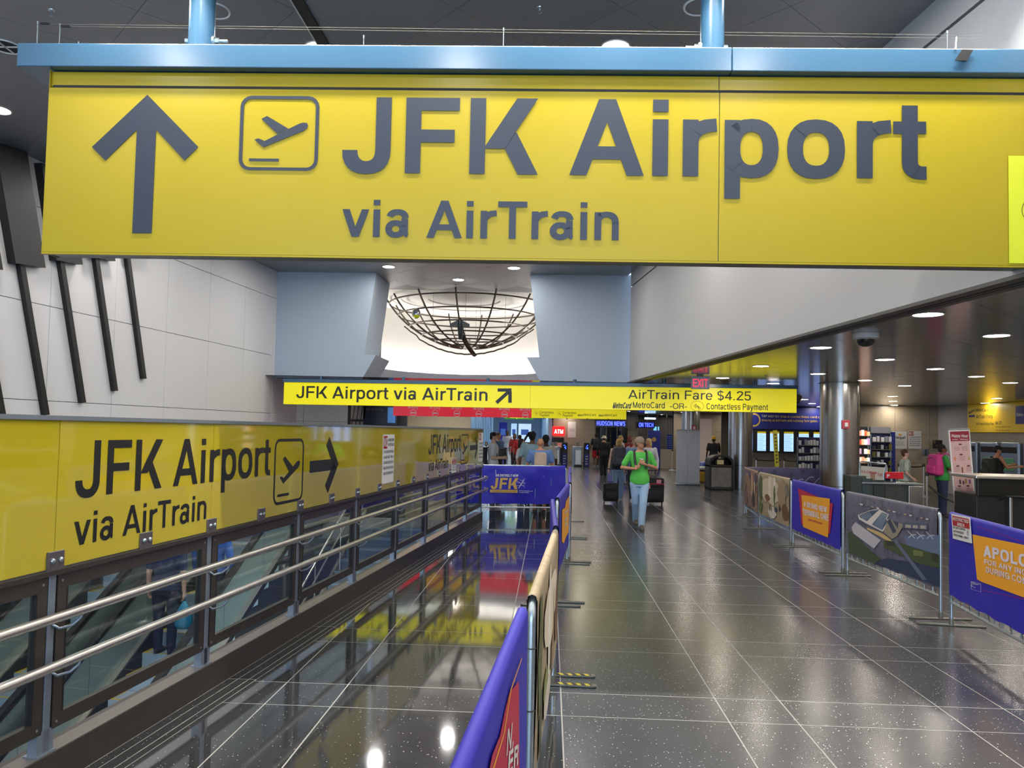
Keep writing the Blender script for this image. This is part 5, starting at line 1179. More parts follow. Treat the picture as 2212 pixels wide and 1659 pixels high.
# litter bin
p = at_y(1553, 1053, 25.45); t = thing('litter_bin', 'black litter bin with a domed top and clear front panel', 'litter bin', (p.x, p.y, 0))
w_ = .40
for x in (-w_, w_-.07): part(rbox(x, x+.07, -.3, .3, .02, .95, .02), 'side_post', M['blk'], t)
part(rbox(-w_, w_, -.3, .3, 0, .09, .02), 'base', M['blk'], t); part(rbox(-w_+.07, w_-.07, -.28, -.25, .1, .74, .01), 'front_panel', mat('bin_window', '73706c', .25, var=.5, scale=5), t)
part(rbox(-w_, w_, -.3, .3, .74, .82, .02), 'rim', M['blk'], t)
mb = MB(); mb.prism([(-w_, .95), (-w_+.04, 1.03), (-.2, 1.12), (0, 1.15), (.2, 1.12), (w_-.04, 1.03), (w_, .95), (w_-.08, .93), (.2, 1.06), (0, 1.09), (-.2, 1.06), (-w_+.08, .93)], -.3, .3, 'y'); part(mb, 'domed_lid', M['blk'], t, 40)
part(rbox(-w_+.07, w_-.07, .05, .28, .82, 1.0, .01), 'inner_back', M['gap'], t); part(rbox(-.12, .1, -.2, .04, .83, .98, .005), 'card', mat('print_cardyellow', 'c9b98a', .5), t)
p = at_z(1521, 1032, 0); t = thing('wheeled_tub', 'yellow tub piled with a blue bag left of the litter bin', 'tub', (X_at(1522, 29), 29, 0)); part(rbox(-.28, .28, -.3, .3, .02, .42, .06), 'tub', mat('tub_yellow', 'b08a28', .5), t); mb = MB(); mb.ell((0, 0, .58), .3, .3, .2, 16, 8); part(mb, 'bag', mat('bag_blue', '2c4a9a', .4, bump=.4, bscale=9), t, True); mb = MB(); mb.ell((-.05, -.1, .55), .26, .25, .1, 14, 8); part(mb, 'white_sack', M['paper'], t, True)

# fare gates
def gate(px, Y, lab, post=True, w_=.26, dx=-.62):
    x = X_at(px, Y); t = thing('fare_gate', lab, 'fare gate', (x, Y, 0), 0, 'steel fare gates')
    part(rbox(dx-.02, dx+.4, -.2, .9, 0, 1.0, .02), 'cabinet', M['steelpost'], t); part(rbox(dx+.04, dx+.34, -.22, -.2, .12, .85, .01), 'cabinet_panel', M['steel'], t); part(rbox(dx-.02, dx+.4, -.25, .9, 1.0, 1.05, .01), 'top_plate', M['steel'], t)
    part(rbox(dx-.02, dx+.4, -.21, -.19, 0, .1, .01), 'kick_plate', M['blk'], t)
    if post:
        part(rbox(-.15, .15, -.3, -.05, 0, 1.25, .04), 'reader_post', M['blk'], t); part(rbox(-.13, .13, -.315, -.3, .02, .68, .004), 'blue_wrap', M['blue2'], t)
        mb = MB(); rnd = random.Random(int(px))
        for k in range(9): a, b = rnd.uniform(-.07, .06), rnd.uniform(.9, 1.13); mb.quad((a, -.317, b), (a+.035, -.317, b), (a+.035, -.317, b+.03), (a, -.317, b+.03))
        part(mb, 'lit_display', mat('reader_led', '3050ff', .4, emit=3.5), t); part(rbox(-.1, .1, -.312, -.3, .86, 1.18, .003), 'screen', M['gap'], t)
        for k, s in enumerate(('TAP', 'HERE', 'TO', 'PAY')): text(t, s, -.07, .07 if k != 2 else .02, .52-.13*k, .05, M['paper'], -.318, 170)
    part(rbox(dx+.12, dx+.26, .1, .2, 1.05, 1.26, .02), 'sensor', M['galvdk'], t)
M['blue2'] = mat('deep_blue_print', '1c2678', .45)
gate(1219.5, 40, 'fare gate with blue reader post, left of the pair in front of the granite wall'); gate(1267, 40, 'fare gate with blue reader post, right of the pair by the shop')
gate(1200, 38, 'fare gate cabinet behind the man in the white cap and tee', False, dx=-.3); gate(1110, 36, 'fare gate cabinet beside the woman in white', False, dx=-.3); gate(1056, 36, 'fare gate cabinet beside the yellow wall end', False, dx=-.3)
mb = MB()
# cash machine, poster
Y = 45.7; t = thing('cash_machine', 'cash machine with a red lit ATM head sign', 'cash machine', (X_at(1206, Y), Y, 0)); part(rbox(-.32, .32, -.4, .2, 0, 1.45, .03), 'cabinet', M['blk'], t); part(rbox(-.2, .2, -.42, -.4, .85, 1.15, .01), 'screen', mat('atm_screen', '9a5a50', .3, emit=.4), t); hd = part(rbox(-.36, .36, -.35, -.1, 1.55, 2.1, .02), 'head_sign', mat('atm_red', 'e01818', .4, emit=1.1), t); text(t, 'ATM', -.26, .26, 1.68, .24, mat('atm_white', 'ffffff', .4, emit=1), -.355, 160)
card('poster', 'framed poster with a brown emblem on the granite wall right of the ATM', 'poster', (X_at(1226.5, 45.98), 45.985, 1.45), 0, 17.5/F*45.9, .95, [('NOTICE TO', .2, .8, .5, .05, 'ink'), ('CUSTOMERS', .2, .8, .4, .05, 'ink')])
# shop fronts
Y = 45; t = thing('shop_front', 'news shop front with blue lit letters over dark windows', 'shop front', (X_at(1285, Y), Y, 0)); W_ = X_at(1356, Y)-X_at(1285, Y)
part(rbox(0, W_, 0, .3, 2.1, 2.93, .01), 'fascia', mat('fascia_grey', '55585e', .3, .6), t); text(t, 'HUDSON NEWS', .1, W_-.15, 2.2, .26, mat('sign_led', '3a46ff', .4, emit=3), -.01, 150)
for k in range(3): x = W_*k/3; part(rbox(x, x+.05, 0, .06, 0, 2.1, .004), 'mullion', M['galvdk'], t); mb = MB(); mb.box(x+.05, x+W_/3, .02, .03, .3, 2.1); part(mb, 'shop_window', M['gdark'], t)
t = thing('shop_front', 'second shop front with blue lit letters behind the green shirted man', 'shop front', (X_at(1376, Y), Y, 0)); W_ = X_at(1440, Y)-X_at(1376, Y)
part(rbox(0, W_*.6, 0, .3, 2.1, 2.45, .01), 'fascia', M['blue2'], t); text(t, 'ON TECH', .1, W_*.55, 2.17, .24, MATS['sign_led'], -.01, 150)
part(rbox(W_*.25, W_*.62, -.02, .0, 2.62, 2.72, .004), 'light_bar', mat('cool_lamp', 'bfe6ff', .4, emit=3), t)
for k in range(4): x = W_*k/3; part(rbox(x, x+.06, 0, .06, 0, 2.93, .004), 'mullion', M['galvdk'], t)
part(rbox(W_*.62, W_*.8, .5, .6, 1.0, 2.2, .004), 'blue_display', mat('cool_panel', '6fc4e8', .4, emit=.6), t)
for k in range(5): part(rbox(W_*.05, W_*.9, 3.2, 3.6, .3+.42*k, .34+.42*k, .004), 'shelf', M['galvdk'], t)
for k in range(2):
    px = 1400 if k == 0 else 1441; Yk = 38 if k == 0 else 44; t = thing('display_stand' if k else 'blue_kiosk', ('dark blue kiosk panel with emblem behind the blonde woman', 'dark slatted blue rack beside the shop window')[k], 'kiosk', (X_at(px, Yk), Yk, 0))
    part(rbox(-.0, .62 if k == 0 else .35, 0, .1, 0, 1.95 if k == 0 else 1.75, .01), 'panel', M['blue2'], t)
    if k == 0: mb = MB(); mb.lathe([(.11, 0), (.001, -.0)], 18); mb.v = [(a+.3, -.004, b+1.5) for a, b, c in mb.v]; part(mb, 'emblem', mat('emblem_gold', 'a08548', .5), t)
    else:
        for j in range(6): part(rbox(.02, .33, -.01, 0, 1.0+.12*j, 1.05+.12*j, .002), 'slat', mat('slat_blue', '5a6fae', .5), t)
# green exit-route sign, hanging camera
p = at_y(1090, 905, 44); t = thing('direction_sign', 'long bright green sign over the blue corridor', 'sign', (p.x, 44, p.z)); W_ = 62/F*44; part(rbox(.3, .34, .05, .09, .26, 2.93-p.z, .004), 'hanger', M['galvdk'], t); part(rbox(0, W_, 0, .15, 0, .26, .01), 'face', mat('green_lit', '35801c', .4, emit=.5), t); text(t, 'Subways and LIRR', .3, W_-.3, .07, .12, mat('green_txt', 'd8f04a', .4, emit=1.5), -.005, 130)
for px, w2, c, e in ((1078, .5, '1c2a9a', .15), (1120, .9, 'bcd8ee', .5), (1104, .4, 'a9cde8', .5), (1175, .6, 'cfe4f2', .4)):
    t = thing('lit_panel', {1078: 'deep blue panel at the corridor mouth', 1120: 'pale lit shop panel deep in the blue corridor', 1104: 'narrow pale lit panel deep in the corridor', 1175: 'pale panel with a warm lamp at the corridor right side'}[px], 'panel', (X_at(px, 55 if px != 1078 else 48), 55 if px != 1078 else 48, 0)); part(rbox(0, w2, 0, .1, 0, 2.3, .01), 'panel_face', mat('corr_'+c, c, .4, emit=e), t); part(rbox(w2*.2, w2*.8, -.03, 0, 1.5, 1.9, .01), 'screen', mat('corr_scr', '3a5aa0', .4, emit=.4), t); part(rbox(w2*.1, w2*.9, -.03, 0, .9, 1.0, .01), 'shelf', M['galvdk'], t)

# dark displays at the far left and a red alarm
alarm(613, 902, 23.36, 'red fire alarm on the pale granite pier at far left', .16)
t = thing('ad_display', 'dark blue display board reading See, tap and go', 'display', (X_at(783, 26.8), 26.8, 1.9)); W_ = X_at(857, 26.8)-X_at(783, 26.8); part(rbox(0, W_, 0, .08, .0, .92, .01), 'board', mat('ad_navy', '23283c', .35), t); text(t, 'See, tap and Go.', .08, W_*.6, .5, .1, M['galvdk'], -.003, 100); part(rbox(W_*.72, W_*.95, -.01, 0, .08, .62, .004), 'lit_phone', mat('phone_blue', '3f6ea8', .3, emit=.25), t); part(rbox(0, W_, -.01, 0, -.16, -.02, .004), 'lower_band', M['gap'], t)
t = thing('louvre_panel', 'row of grey slanted panels beside the dark display', 'panel', (X_at(752, 26.8), 26.8, 1.9))
for k in range(4): mb = MB(); mb.prism([(.02+.14*k, .18), (.13+.14*k, .18), (.22+.14*k, .9), (.11+.14*k, .9)], 0, .03, 'y'); part(mb, 'slat', mat('louvre_grey', '7c7c80', .4), t)
for k in range(4): part(rbox(.0+.14*k, .1+.14*k, 0, .03, -.2, .1, .003), 'lower_plate', MATS['louvre_grey'], t)

# departures wall at the right: blue fascia, black screens
Y = 29.3; XA, XB = X_at(1622, Y), X_at(1858, Y); t = thing('departure_board', 'blue Tap and Go fascia over a row of black framed timetable screens', 'display board', (XA, Y, 0)); W_ = XB-XA
sl = lambda x, y: sight(t, x, y); ztop, zmid, zbot = 2.93, sl(1700, 928)[1], sl(1700, 979)[1]
part(rbox(0, W_, 0, .25, zmid, ztop-.01, .01), 'fascia', M['blue2'], t); part(rbox(0, W_*.72, .02, .2, zbot, zmid-.01, .01), 'screen_frame', M['blk'], t)
M['btxt'] = mat('blue_sign_gold', 'a58a3c', .5, emit=.12)
def td(s, a, b, cap, m_, W=120): tq(t, sl, s, a, b, cap, m_, W, -.003)
td('TAP AND GO.', (1645, 901), (1684, 902), 5, 'paper'); td('Use a contactless card or mobile', (1686, 902), (1800, 904), 5, 'btxt'); td('directly at AirTrain and subway fare gates.', (1645, 910), (1767, 912), 5, 'btxt')
cx_, cz_ = sl(1629, 907); mb = MB(); n = 20; k_ = .24; ring_of(mb, [(max(cx_+k_*math.cos(2*PI*i/n), 0.0), cz_+.26*math.sin(2*PI*i/n)) for i in range(n)], [(max(cx_+k_*.8*math.cos(2*PI*i/n), 0), cz_+.2*math.sin(2*PI*i/n)) for i in range(n)], -.003); part(mb, 'tap_symbol', M['btxt'], t)
M['scr'] = mat('screen_glow', '8fb0ee', .3, emit=.9, ecol='8fb4ff'); M['scrtxt'] = mat('screen_text', '3f5a98', .4)
for k, (a, b) in enumerate(((1636.5, 1654.5), (1664, 1683), (1694, 1714), (1726, 1747), (1758, 1780))):
    (xa, z1), (xb, z0) = sl(a, 932+k*.4), sl(b, 974+k*.7); s = part(rbox(xa, xb, -.0, .02, z0, z1-.07, .002), 'screen', M['scr'], t); part(rbox(xa, xb, -.0, .02, z1-.07, z1, .002), 'screen_header', mat('hdr_yellow', 'b8a018', .4, emit=.3), t)
    mb = MB(); n = 14
    for j in range(n): z = z0+.04+(z1-.12-z0)*j/n; mb.quad((xa+.02, -.002, z), (xb-.02-.12*((j*7+k*3) % 4)/4, -.002, z), (xb-.02-.12*((j*7+k*3) % 4)/4, -.002, z+.008), (xa+.02, -.002, z+.008))
    part(mb, 'timetable_rows', M['scrtxt'], t)
# goods racks
def rack(px0, px1, Y, ztop_, lab, rows_, cols, pal, bright=0, back='1b2350', head=None):
    xa, xb = X_at(px0, Y), X_at(px1, Y); W_ = xb-xa; t = thing('goods_rack', lab, 'shop rack', (xa, Y, 0), 0, 'shop racks'); part(rbox(0, W_, .05, .12, 0, ztop_, .01), 'back_panel', mat('rack_'+back, back, .5), t)
    if head: part(rbox(0, W_, .0, .05, ztop_-.2, ztop_, .004), 'header', mat('rack_head', '8a8d94', .4), t); ztop_ -= .22
    part(rbox(-.02, W_+.02, -.3, .12, 0, .25, .01), 'base', M['gap'], t)
    for x in (0, W_): mb = MB(); mb.cyl((x, -.0, 0), (x, 0, ztop_), .015, n=6); part(mb, 'upright', M['galv'], t)
    rnd = random.Random(int(px0)); h_ = (ztop_-.75)/rows_
    for j in range(rows_):
        z = .72+h_*j; part(rbox(.01, W_-.01, -.16, .05, z, z+.02, .002), 'shelf', M['galvdk'], t)
        for i in range(cols):
            if rnd.random() < .1: continue
            w2 = W_/cols; c = rnd.choice(pal); x = w2*i+w2*.1; hh = h_*rnd.uniform(.45, .75)
            o = rbox(x, x+w2*rnd.uniform(.6, .85), -.13, -.05, z+.022, z+.022+hh, .004, 1).build('goods_packet', mat('pk_'+c+('b' if bright else ''), c, .45, emit=.5 if bright else 0), None); o.matrix_basis = Matrix.Translation((xa+o.location.x, Y+o.location.y, o.location.z))
            tag(o, lab2, 'packet', 'packets on the racks')
wh = ['c9ccd0', 'e1e1dd', 'a9aeb6', 'd5d7dc', '8f949c']; wm = ['e06a40', 'f0e2c8', 'e8a080', 'd05040', 'f0ece0', 'c8a0c0', 'e8c090']
lab2 = 'small white packet on the rack left of the big column'; rack(1723, 1772, 26.0, 1.78, 'shop rack of white packets left of the big column', 4, 8, wh)
lab2 = 'bright packet on the lit rack right of the big column'; rack(1852, 1876, 24.0, 2.15, 'brightly lit rack of orange and cream packets right of the column', 5, 4, wm, 1, '2a2a30')
lab2 = 'packet on the dark blue rack beside the lit rack'; rack(1881, 1924, 24.2, 2.15, 'dark blue shop rack of sparse packets below a grey header', 5, 5, wh+['6a6a30', '2a3040', '1a1c22'], 0, '1b2350', True)
t = thing('side_panel', 'narrow blue end panel at the right of the dark blue rack', 'panel', (X_at(1926, 24.2), 24.2, 0)); part(rbox(0, .12, 0, .5, 0, 2.0, .01), 'board', M['blue2'], t)
# posters on the granite wall
def wallcard(name, lab, px0, px1, y0, y1, Y, lines, head=None, cat='notice', **k):
    a, b = at_y(px0, y1, Y), at_y(px1, y0, Y); return card(name, lab, cat, (a.x, Y, a.z), 0, b.x-a.x, b.z-a.z, lines, head, **k)
t = wallcard('poster', 'white poster with a black word and orange emblem on the granite wall', 1926.5, 1959, 932, 969, 26.3, [('illegal', .1, .88, .58, .14, 'black')]+[('for any person to sell or', .08, .8, .42-.06*k, .025, 'ink') for k in range(5)], cat='poster')
mb = MB(); mb.lathe([(.055, 0), (.001, 0)], 16); mb.v = [(.28+a, -.002, .48+b*.7) for a, b, c in mb.v]; part(mb, 'emblem', M['orange'], t)
wallcard('wall_notice', 'white NO notice beside the poster on the granite wall', 1962, 1990, 931, 969, 26.3, rows(['LAYING DOWN OR SITTING', 'THE FLOOR OF THE', 'BUILDING AT ANY TIME', 'THIS IS INCLUDED', 'SITTING ON YOUR BAGS'], .62, .12, .06), ('NO', 'stopred'), hw=.42, hh=.24)
t = wallcard('wall_notice', 'small black notice above the woman with the pink backpack', 2015, 2036, 951, 969, 26.2, [('EMERGENCY', .35, .9, .3, .07, 'gold')], base='blk'); text(t, 'C', .03, .1, .19, .08, M['gold'], -.002, 150)
p = at_y(2002, 985, 26.1); t = thing('wall_telephone', 'grey wall telephone on the granite wall', 'telephone', p); part(rbox(-.09, .09, 0, .12, 0, .25, .03), 'housing', mat('phone_grey', '5d6472', .4), t); part(rbox(-.07, -.03, -.03, 0, .03, .22, .012), 'handset', M['blk'], t)
# yellow ticket fascia turning towards the camera, ticket machines below
A_, B_ = at_y(2090, 935, 24.6), at_y(2300, 935, 20.2); rz = math.atan2(B_.y-A_.y, B_.x-A_.x); t = thing('ticket_fascia', 'yellow wall sign reading MetroCard for AirTrain Entry', 'sign', (A_.x, A_.y, 0), rz); L = math.hypot(B_.x-A_.x, B_.y-A_.y); sl = lambda x, y: sight(t, x, y)
z0 = sl(2100, 934)[1]; part(rbox(0, L, 0, .2, z0, 2.92, .01), 'face', mat('wall_sign_yellow', 'c9a61a', .4, emit=.05), t)
def ty2(s, a, b, cap, W=110): tq(t, sl, s, a, b, cap, 'black', W, -.004)
ty2('MetroCard for', (2108, 889), (2145, 889), 7); ty2('AirTrain Entry', (2109, 904), (2144.5, 903), 8); ty2('AirTrain Entry Fee:', (2109, 918), (2148, 918), 5.5); ty2('$4.25', (2150.5, 917), (2164, 916), 6); ty2('with your MetroCard or', (2151, 923), (2184, 923), 2.5); ty2('+ $1.00 new card fee', (2151, 931), (2181, 931), 2.5)
pp(t, sl, 'logo_block', 'blue2', [(2093, 897), (2106, 896), (2106, 901), (2093, 901.5)], -.004); ty2('Metro', (2093.5, 895), (2106, 888), 6, 190)
pp(t, sl, 'blue_box', 'blue2', [(2194, 877), (2300, 873), (2300, 916), (2194, 916)], -.004); tq(t, sl, 'Skip the line', (2196, 899), (2240, 898), 6.5, 'paper', 140, -.006)
mb = MB(); mb.box(0, L, .1, .4, 0, z0-.01); wt = mb.build('wall_ticket', M['granite'], None, origin=(0, 0, 0)); wt.matrix_basis = Matrix.Translation((A_.x, A_.y, 0)) @ Matrix.Rotation(rz, 4, 'Z'); wt['kind'] = 'structure'
mb = MB(); mb.box(X_at(2074, 26.2), X_at(2092, 24.7), 24.7, 26.6, 0, 2.93); struct(mb, 'wall_white_pier', M['white'])
tl_ = ['ticket machine nearest the yellow sign corner', 'ticket machine in front of the man in the black cap', 'ticket machine right of the man in the black cap', 'ticket machine at the right edge of the picture']
for k in range(4):
    d = .35+k*1.0; q = Vector((A_.x+math.cos(rz)*d, A_.y+math.sin(rz)*d, 0)); t = thing('ticket_machine', tl_[k], 'ticket machine', q+Vector((-math.sin(rz), math.cos(rz), 0))*-.42, rz, 'ticket machines under the yellow sign')
    part(rbox(0, .82, 0, .5, 0, 1.75, .04), 'cabinet', M['steelpost'], t); part(rbox(.08, .74, -.02, 0, 1.45, 1.62, .01), 'slot_panel', M['gap'], t); part(rbox(.2, .62, -.02, 0, .95, 1.3, .01), 'screen', mat('tvm_screen', '3c6a44', .3, emit=.15), t); part(rbox(.1, .72, -.06, 0, .72, .84, .01), 'tray', M['steel'], t)
mb = MB(); mb.lathe([(.07, 0)], 4)

# food counters
t = thing('food_counter', 'steel topped black serving counter at the right edge', 'counter', (X_at(2108, 12.2), 12.2, 0), -.1)
z = 1.24; part(rbox(0, 3.2, 0, .9, z-.05, z, .01), 'counter_top', M['steel'], t); part(rbox(.05, 3.2, .05, .12, z-.32, z-.05, .005), 'upper_band', mat('counter_band', '4a4844', .2, .8), t); part(rbox(.05, 3.2, .1, .85, .0, z-.3, .01), 'body', M['blk'], t)
for x in (.5, 1.35, 2.2): part(rbox(x, x+.04, -.0, .04, 0, .92, .005), 'leg', M['steel'], t)
for k in range(3): mb = MB(); mb.tube([(.35+.75*k, .02, .86), (.4+.75*k, -.08, .93), (.85+.75*k, -.1, .92), (1.0+.75*k, .02, .86)], .015, 6); part(mb, 'tray_rail', M['blk'], t, 40)
t = thing('drinks_kiosk', 'low dark glass kiosk beside the big column', 'kiosk', (X_at(1838, 15.2), 15.2, 0), -.12); W_ = X_at(1985, 15.2)-X_at(1838, 15.2); part(rbox(0, W_, 0, .42, .0, .12, .01), 'plinth', M['blk'], t)
for k in range(5): part(rbox(W_*.8*k/5, W_*.8*(k+1)/5-.01, 0, .02, .12, 1.02-.10*k/5, .004), 'glass_panel', mat('kiosk_glass', '3f4846', .08, spec=.8), t)
part(rbox(W_*.8, W_, -.02, .42, .12, .88, .01), 'steel_end', M['steel'], t); part(rbox(W_*.15, W_, -.03, .42, .9, .93, .005), 'kiosk_top', M['galv'], t); part(rbox(0, .3, .02, .4, .12, 1.05, .01), 'corner_post', mat('kiosk_green', '39443c', .4), t)
p = at_y(1857, 1048, 14.9); t = thing('kiosk_sign', 'tilted white sign frame with red lettering on the kiosk', 'sign', (at_y(1857, 1048, 15.3).x, 15.3, .93), -.05); sl = lambda x, y: sight(t, x, y)
q = [sl(x, y) for x, y in ((1860, 1006), (1912, 1010), (1908, 1051), (1857, 1044))]; mb = MB(); mb.prism(q, 0, .02, 'y'); part(mb, 'card', mat('kiosk_white', 'a9a79c', .5), t)
tq(t, sl, 'ICE CREAM', (1860, 1021), (1893, 1024), 5, 'stopred', 140, -.003); tq(t, sl, '7.00', (1895, 1028), (1906, 1029), 6, 'stopred', 140, -.003); pp(t, sl, 'cone_print', '8a6a5a', [(1880, 1020), (1890, 1021), (1890, 1043), (1880, 1042)], -.002); pp(t, sl, 'leaf_print', '47654a', [(1863, 1036), (1904, 1041), (1900, 1044), (1863, 1039)], -.003)
mb = MB(); f_ = [sl(x, y) for x, y in ((1857, 1046), (1858, 1000), (1860, 997), (1913, 1002), (1915, 1006), (1909, 1024), (1909, 1051))]; mb.tube([(a, .01, b) for a, b in f_], .018, 6); part(mb, 'sign_frame', M['galv'], t, 40)
p = at_y(1913, 1034, 15.45); t = thing('counter_sign', 'red sign with a white letter behind the kiosk', 'sign', (p.x, 15.45, p.z)); part(rbox(0, .36, 0, .03, 0, .135, .01), 'panel', M['redsign'], t); text(t, 'P', .03, .08, .02, .07, M['paper'], -.002, 160); mb = MB(); mb.box(.1, .14, .0, .03, -.2, 0); part(mb, 'stem', M['galv'], t)
# happy hour banner stand
t = thing('rollup_banner', 'tall leaning pink and red Happy Hour banner stand', 'banner stand', (X_at(2064, 13.4)-.02, 13.4, 0), 0); sl = lambda x, y: sight(t, x, y)
q = [sl(x, y) for x, y in ((2048, 928), (2094.5, 926.5), (2113, 1150), (2067, 1150))]; mb = MB(); mb.prism(q, 0, .006, 'y'); part(mb, 'screen', mat('hh_cream', 'c9a8a2', .5), t)
TL, TR, BR, BL = q
def at2(u, v): a = (TL[0]+(TR[0]-TL[0])*u, TL[1]+(TR[1]-TL[1])*u); b = (BL[0]+(BR[0]-BL[0])*u, BL[1]+(BR[1]-BL[1])*u); return (a[0]+(b[0]-a[0])*v, a[1]+(b[1]-a[1])*v)
def hp(nme, mt_, u0, u1, v0, v1, y=-.002): mb = MB(); mb.quad(*[(at2(u, v)[0], y, at2(u, v)[1]) for u, v in ((u0, v0), (u1, v0), (u1, v1), (u0, v1))]); part(mb, nme, mt_, t)
def ht_(s, u0, u1, v, h, mt_, W=130, sl_=0): a, b = at2(u0, v), at2(u1, v); text(t, s, a[0], b[0], (a[1]+b[1])/2, h*(TL[1]-BL[1]), mt_, -.004, W, 'print', slant=sl_)
hp('edge', M['paper'], 0, 1, 0, 1, -.0005); hp('pink_field', mat('hh_pink', 'cfa9a4', .5), .07, .93, .02, .98, -.0015); hp('header', mat('hh_red', '8f1430', .5), .07, .95, .02, .115, -.003); ht_('Happy Hour', .12, .88, .078, .03, M['paper'], 150, .15); ht_('DRINK', .15, .42, .103, .009, M['paper']); ht_('SPECIALS', .5, .88, .105, .011, M['paper'], 170)
hr = mat('hh_dark', '5c2430', .5); hc = mat('hh_text', '8a6e6c', .5)
for u, v in ((.5, .14), (.5, .24), (.3, .35), (.8, .35), (.3, .545), (.7, .545), (.4, .77)): hp('tag', hr, u-.07, u+.07, v, v+.014, -.003)
for v0, us_ in ((.17, (.2, .55)), (.265, (.4,)), (.37, (.12, .68)), (.57, (.12, .6)), (.64, (.12, .6)), (.70, (.12, .6))):
    for u in us_:
        for k in range(4): hp('menu_line', hc, u, u+.27, v0+.011*k, v0+.011*k+.003, -.003)
for u, v, c, h in ((.2, .27, 'd07a50', .035), (.85, .27, 'a9a060', .03), (.5, .37, '7a4030', .055), (.35, .49, '30222a', .04), (.5, .5, '4a2c2c', .035), (.62, .48, '8a7a40', .045), (.8, .49, '5a4a90', .04), (.72, .66, '6a6a3c', .05), (.3, .8, '6a4030', .02), (.8, .8, '6a4030', .02)): hp('drink_print', mat('print_'+c, c, .5), u-.035, u+.035, v, v+h, -.004)
part(rbox(BL[0], BR[0], -.08, .08, 0, .06, .02), 'base', M['galv'], t); mb = MB(); mb.cyl((BL[0]+.2, .03, .03), (TL[0]+.2, .03, TL[1]-.01), .01, n=6); part(mb, 'pole', M['blk'], t); mb = MB(); mb.cyl((TL[0], 0, TL[1]), (TR[0], 0, TR[1]), .012, n=8); part(mb, 'top_rail', M['galv'], t)
# yellow strip sign and stanchions
t = thing('strip_sign', 'tall thin yellow strip sign standing before the timetable screens', 'sign', (X_at(1680, 24.5), 24.5, 0)); sl = lambda x, y: sight(t, x, y); q = [sl(x, y) for x, y in ((1669.5, 930), (1679, 929), (1683, 1008), (1674, 1008))]; mb = MB(); mb.prism(q, 0, .02, 'y'); part(mb, 'strip', mat('strip_yellow', 'b9b42a', .5), t)
for k in range(9): pp(t, sl, 'printed_mark', '5f5c28', [(1672+k*.45, 937+k*7.4), (1677+k*.45, 937+k*7.4), (1677.3+k*.45, 941+k*7.4), (1672.3+k*.45, 941+k*7.4)], -.003)
part(rbox(.0-.1, .14, -.1, .1, 0, .05, .02), 'base', M['blk'], t); mb = MB(); mb.cyl((.02, .02, .03), (0.02, .02, q[2][1]), .015, n=8); part(mb, 'pole', M['galv'], t)
def stanchion(px, Y, lab, rope=None, zr=.9, sag=.35, h=1.0):
    x = X_at(px, Y); t = thing('rope_stanchion', lab, 'stanchion', (x, Y, 0), 0, 'stanchions of the ticket queue')
    mb = MB(); mb.lathe([(.17, 0), (.16, .02), (.04, .06), (.025, .09)], 20, cap=True); part(mb, 'base', M['galv'], t, 40); mb = MB(); mb.cyl((0, 0, .08), (0, 0, h), .024, n=12); part(mb, 'pole', M['steel'], t, 40); mb = MB(); mb.lathe([(.035, h-.06), (.04, h), (.02, h+.03), (.001, h+.035)], 14); part(mb, 'cap', M['blk'], t, 40)
    if rope:
        dx, dy = rope; mb = MB(); mb.tube([(dx*i/10, dy*i/10, zr-sag*4*(i/10)*(1-i/10)) for i in range(11)], .02, 6); part(mb, 'rope', M['blk'], t, 40)
stanchion(2002, 18.0, 'chrome stanchion with a sagging black rope in front of the pink backpack', (1.5, -.9), .75, .45)
stanchion(1995, 24.0, 'chrome stanchion near the granite wall', (-.72, -.4), .95, .02); stanchion(1942, 23.6, 'stanchion right of the dark blue rack')
stanchion(1694, 27.0, 'stanchion by the timetable screens with a level belt', (1.3, 0), .95, .03); stanchion(1634, 27.2, 'stanchion left of the yellow strip sign', (.85, 0), .95, .03); stanchion(1728, 26.6, 'stanchion at the foot of the white packet rack')
stanchion(1453, 38, 'black post with a yellow tape before the low granite wall')
# dome camera
p = at_z(1870, 721, 2.93); t = thing('dome_camera', 'white dome camera with a black lens on the low ceiling', 'camera', (p.x, p.y, 2.93)); mb = MB(); mb.lathe([(.135, 0), (.135, -.05), (.11, -.062), (.09, -.066)], 28); part(mb, 'housing', M['paper'], t, 40); mb = MB(); mb.lathe([(.098, -.06), (.095, -.085), (.07, -.125), (.03, -.14), (.001, -.142)], 24); part(mb, 'dome', mat('dome_black', '0b1210', .06, spec=.9), t, True)
for px, py in ((1722, 857), (1698, 856)): p = at_z(px, py, 2.93); t = thing('dome_camera', 'small far dome camera under the low ceiling, px'.replace(', px', ' right of the fare sign' if px > 1710 else ' just behind the fare sign end'), 'camera', (p.x, p.y, 2.93)); mb = MB(); mb.lathe([(.13, 0), (.13, -.06), (.09, -.1)], 16); part(mb, 'housing', M['galvdk'], t, 40); mb = MB(); mb.ell((0, 0, -.12), .09, .09, .08, 12, 8); part(mb, 'dome', MATS['dome_black'], t, True)
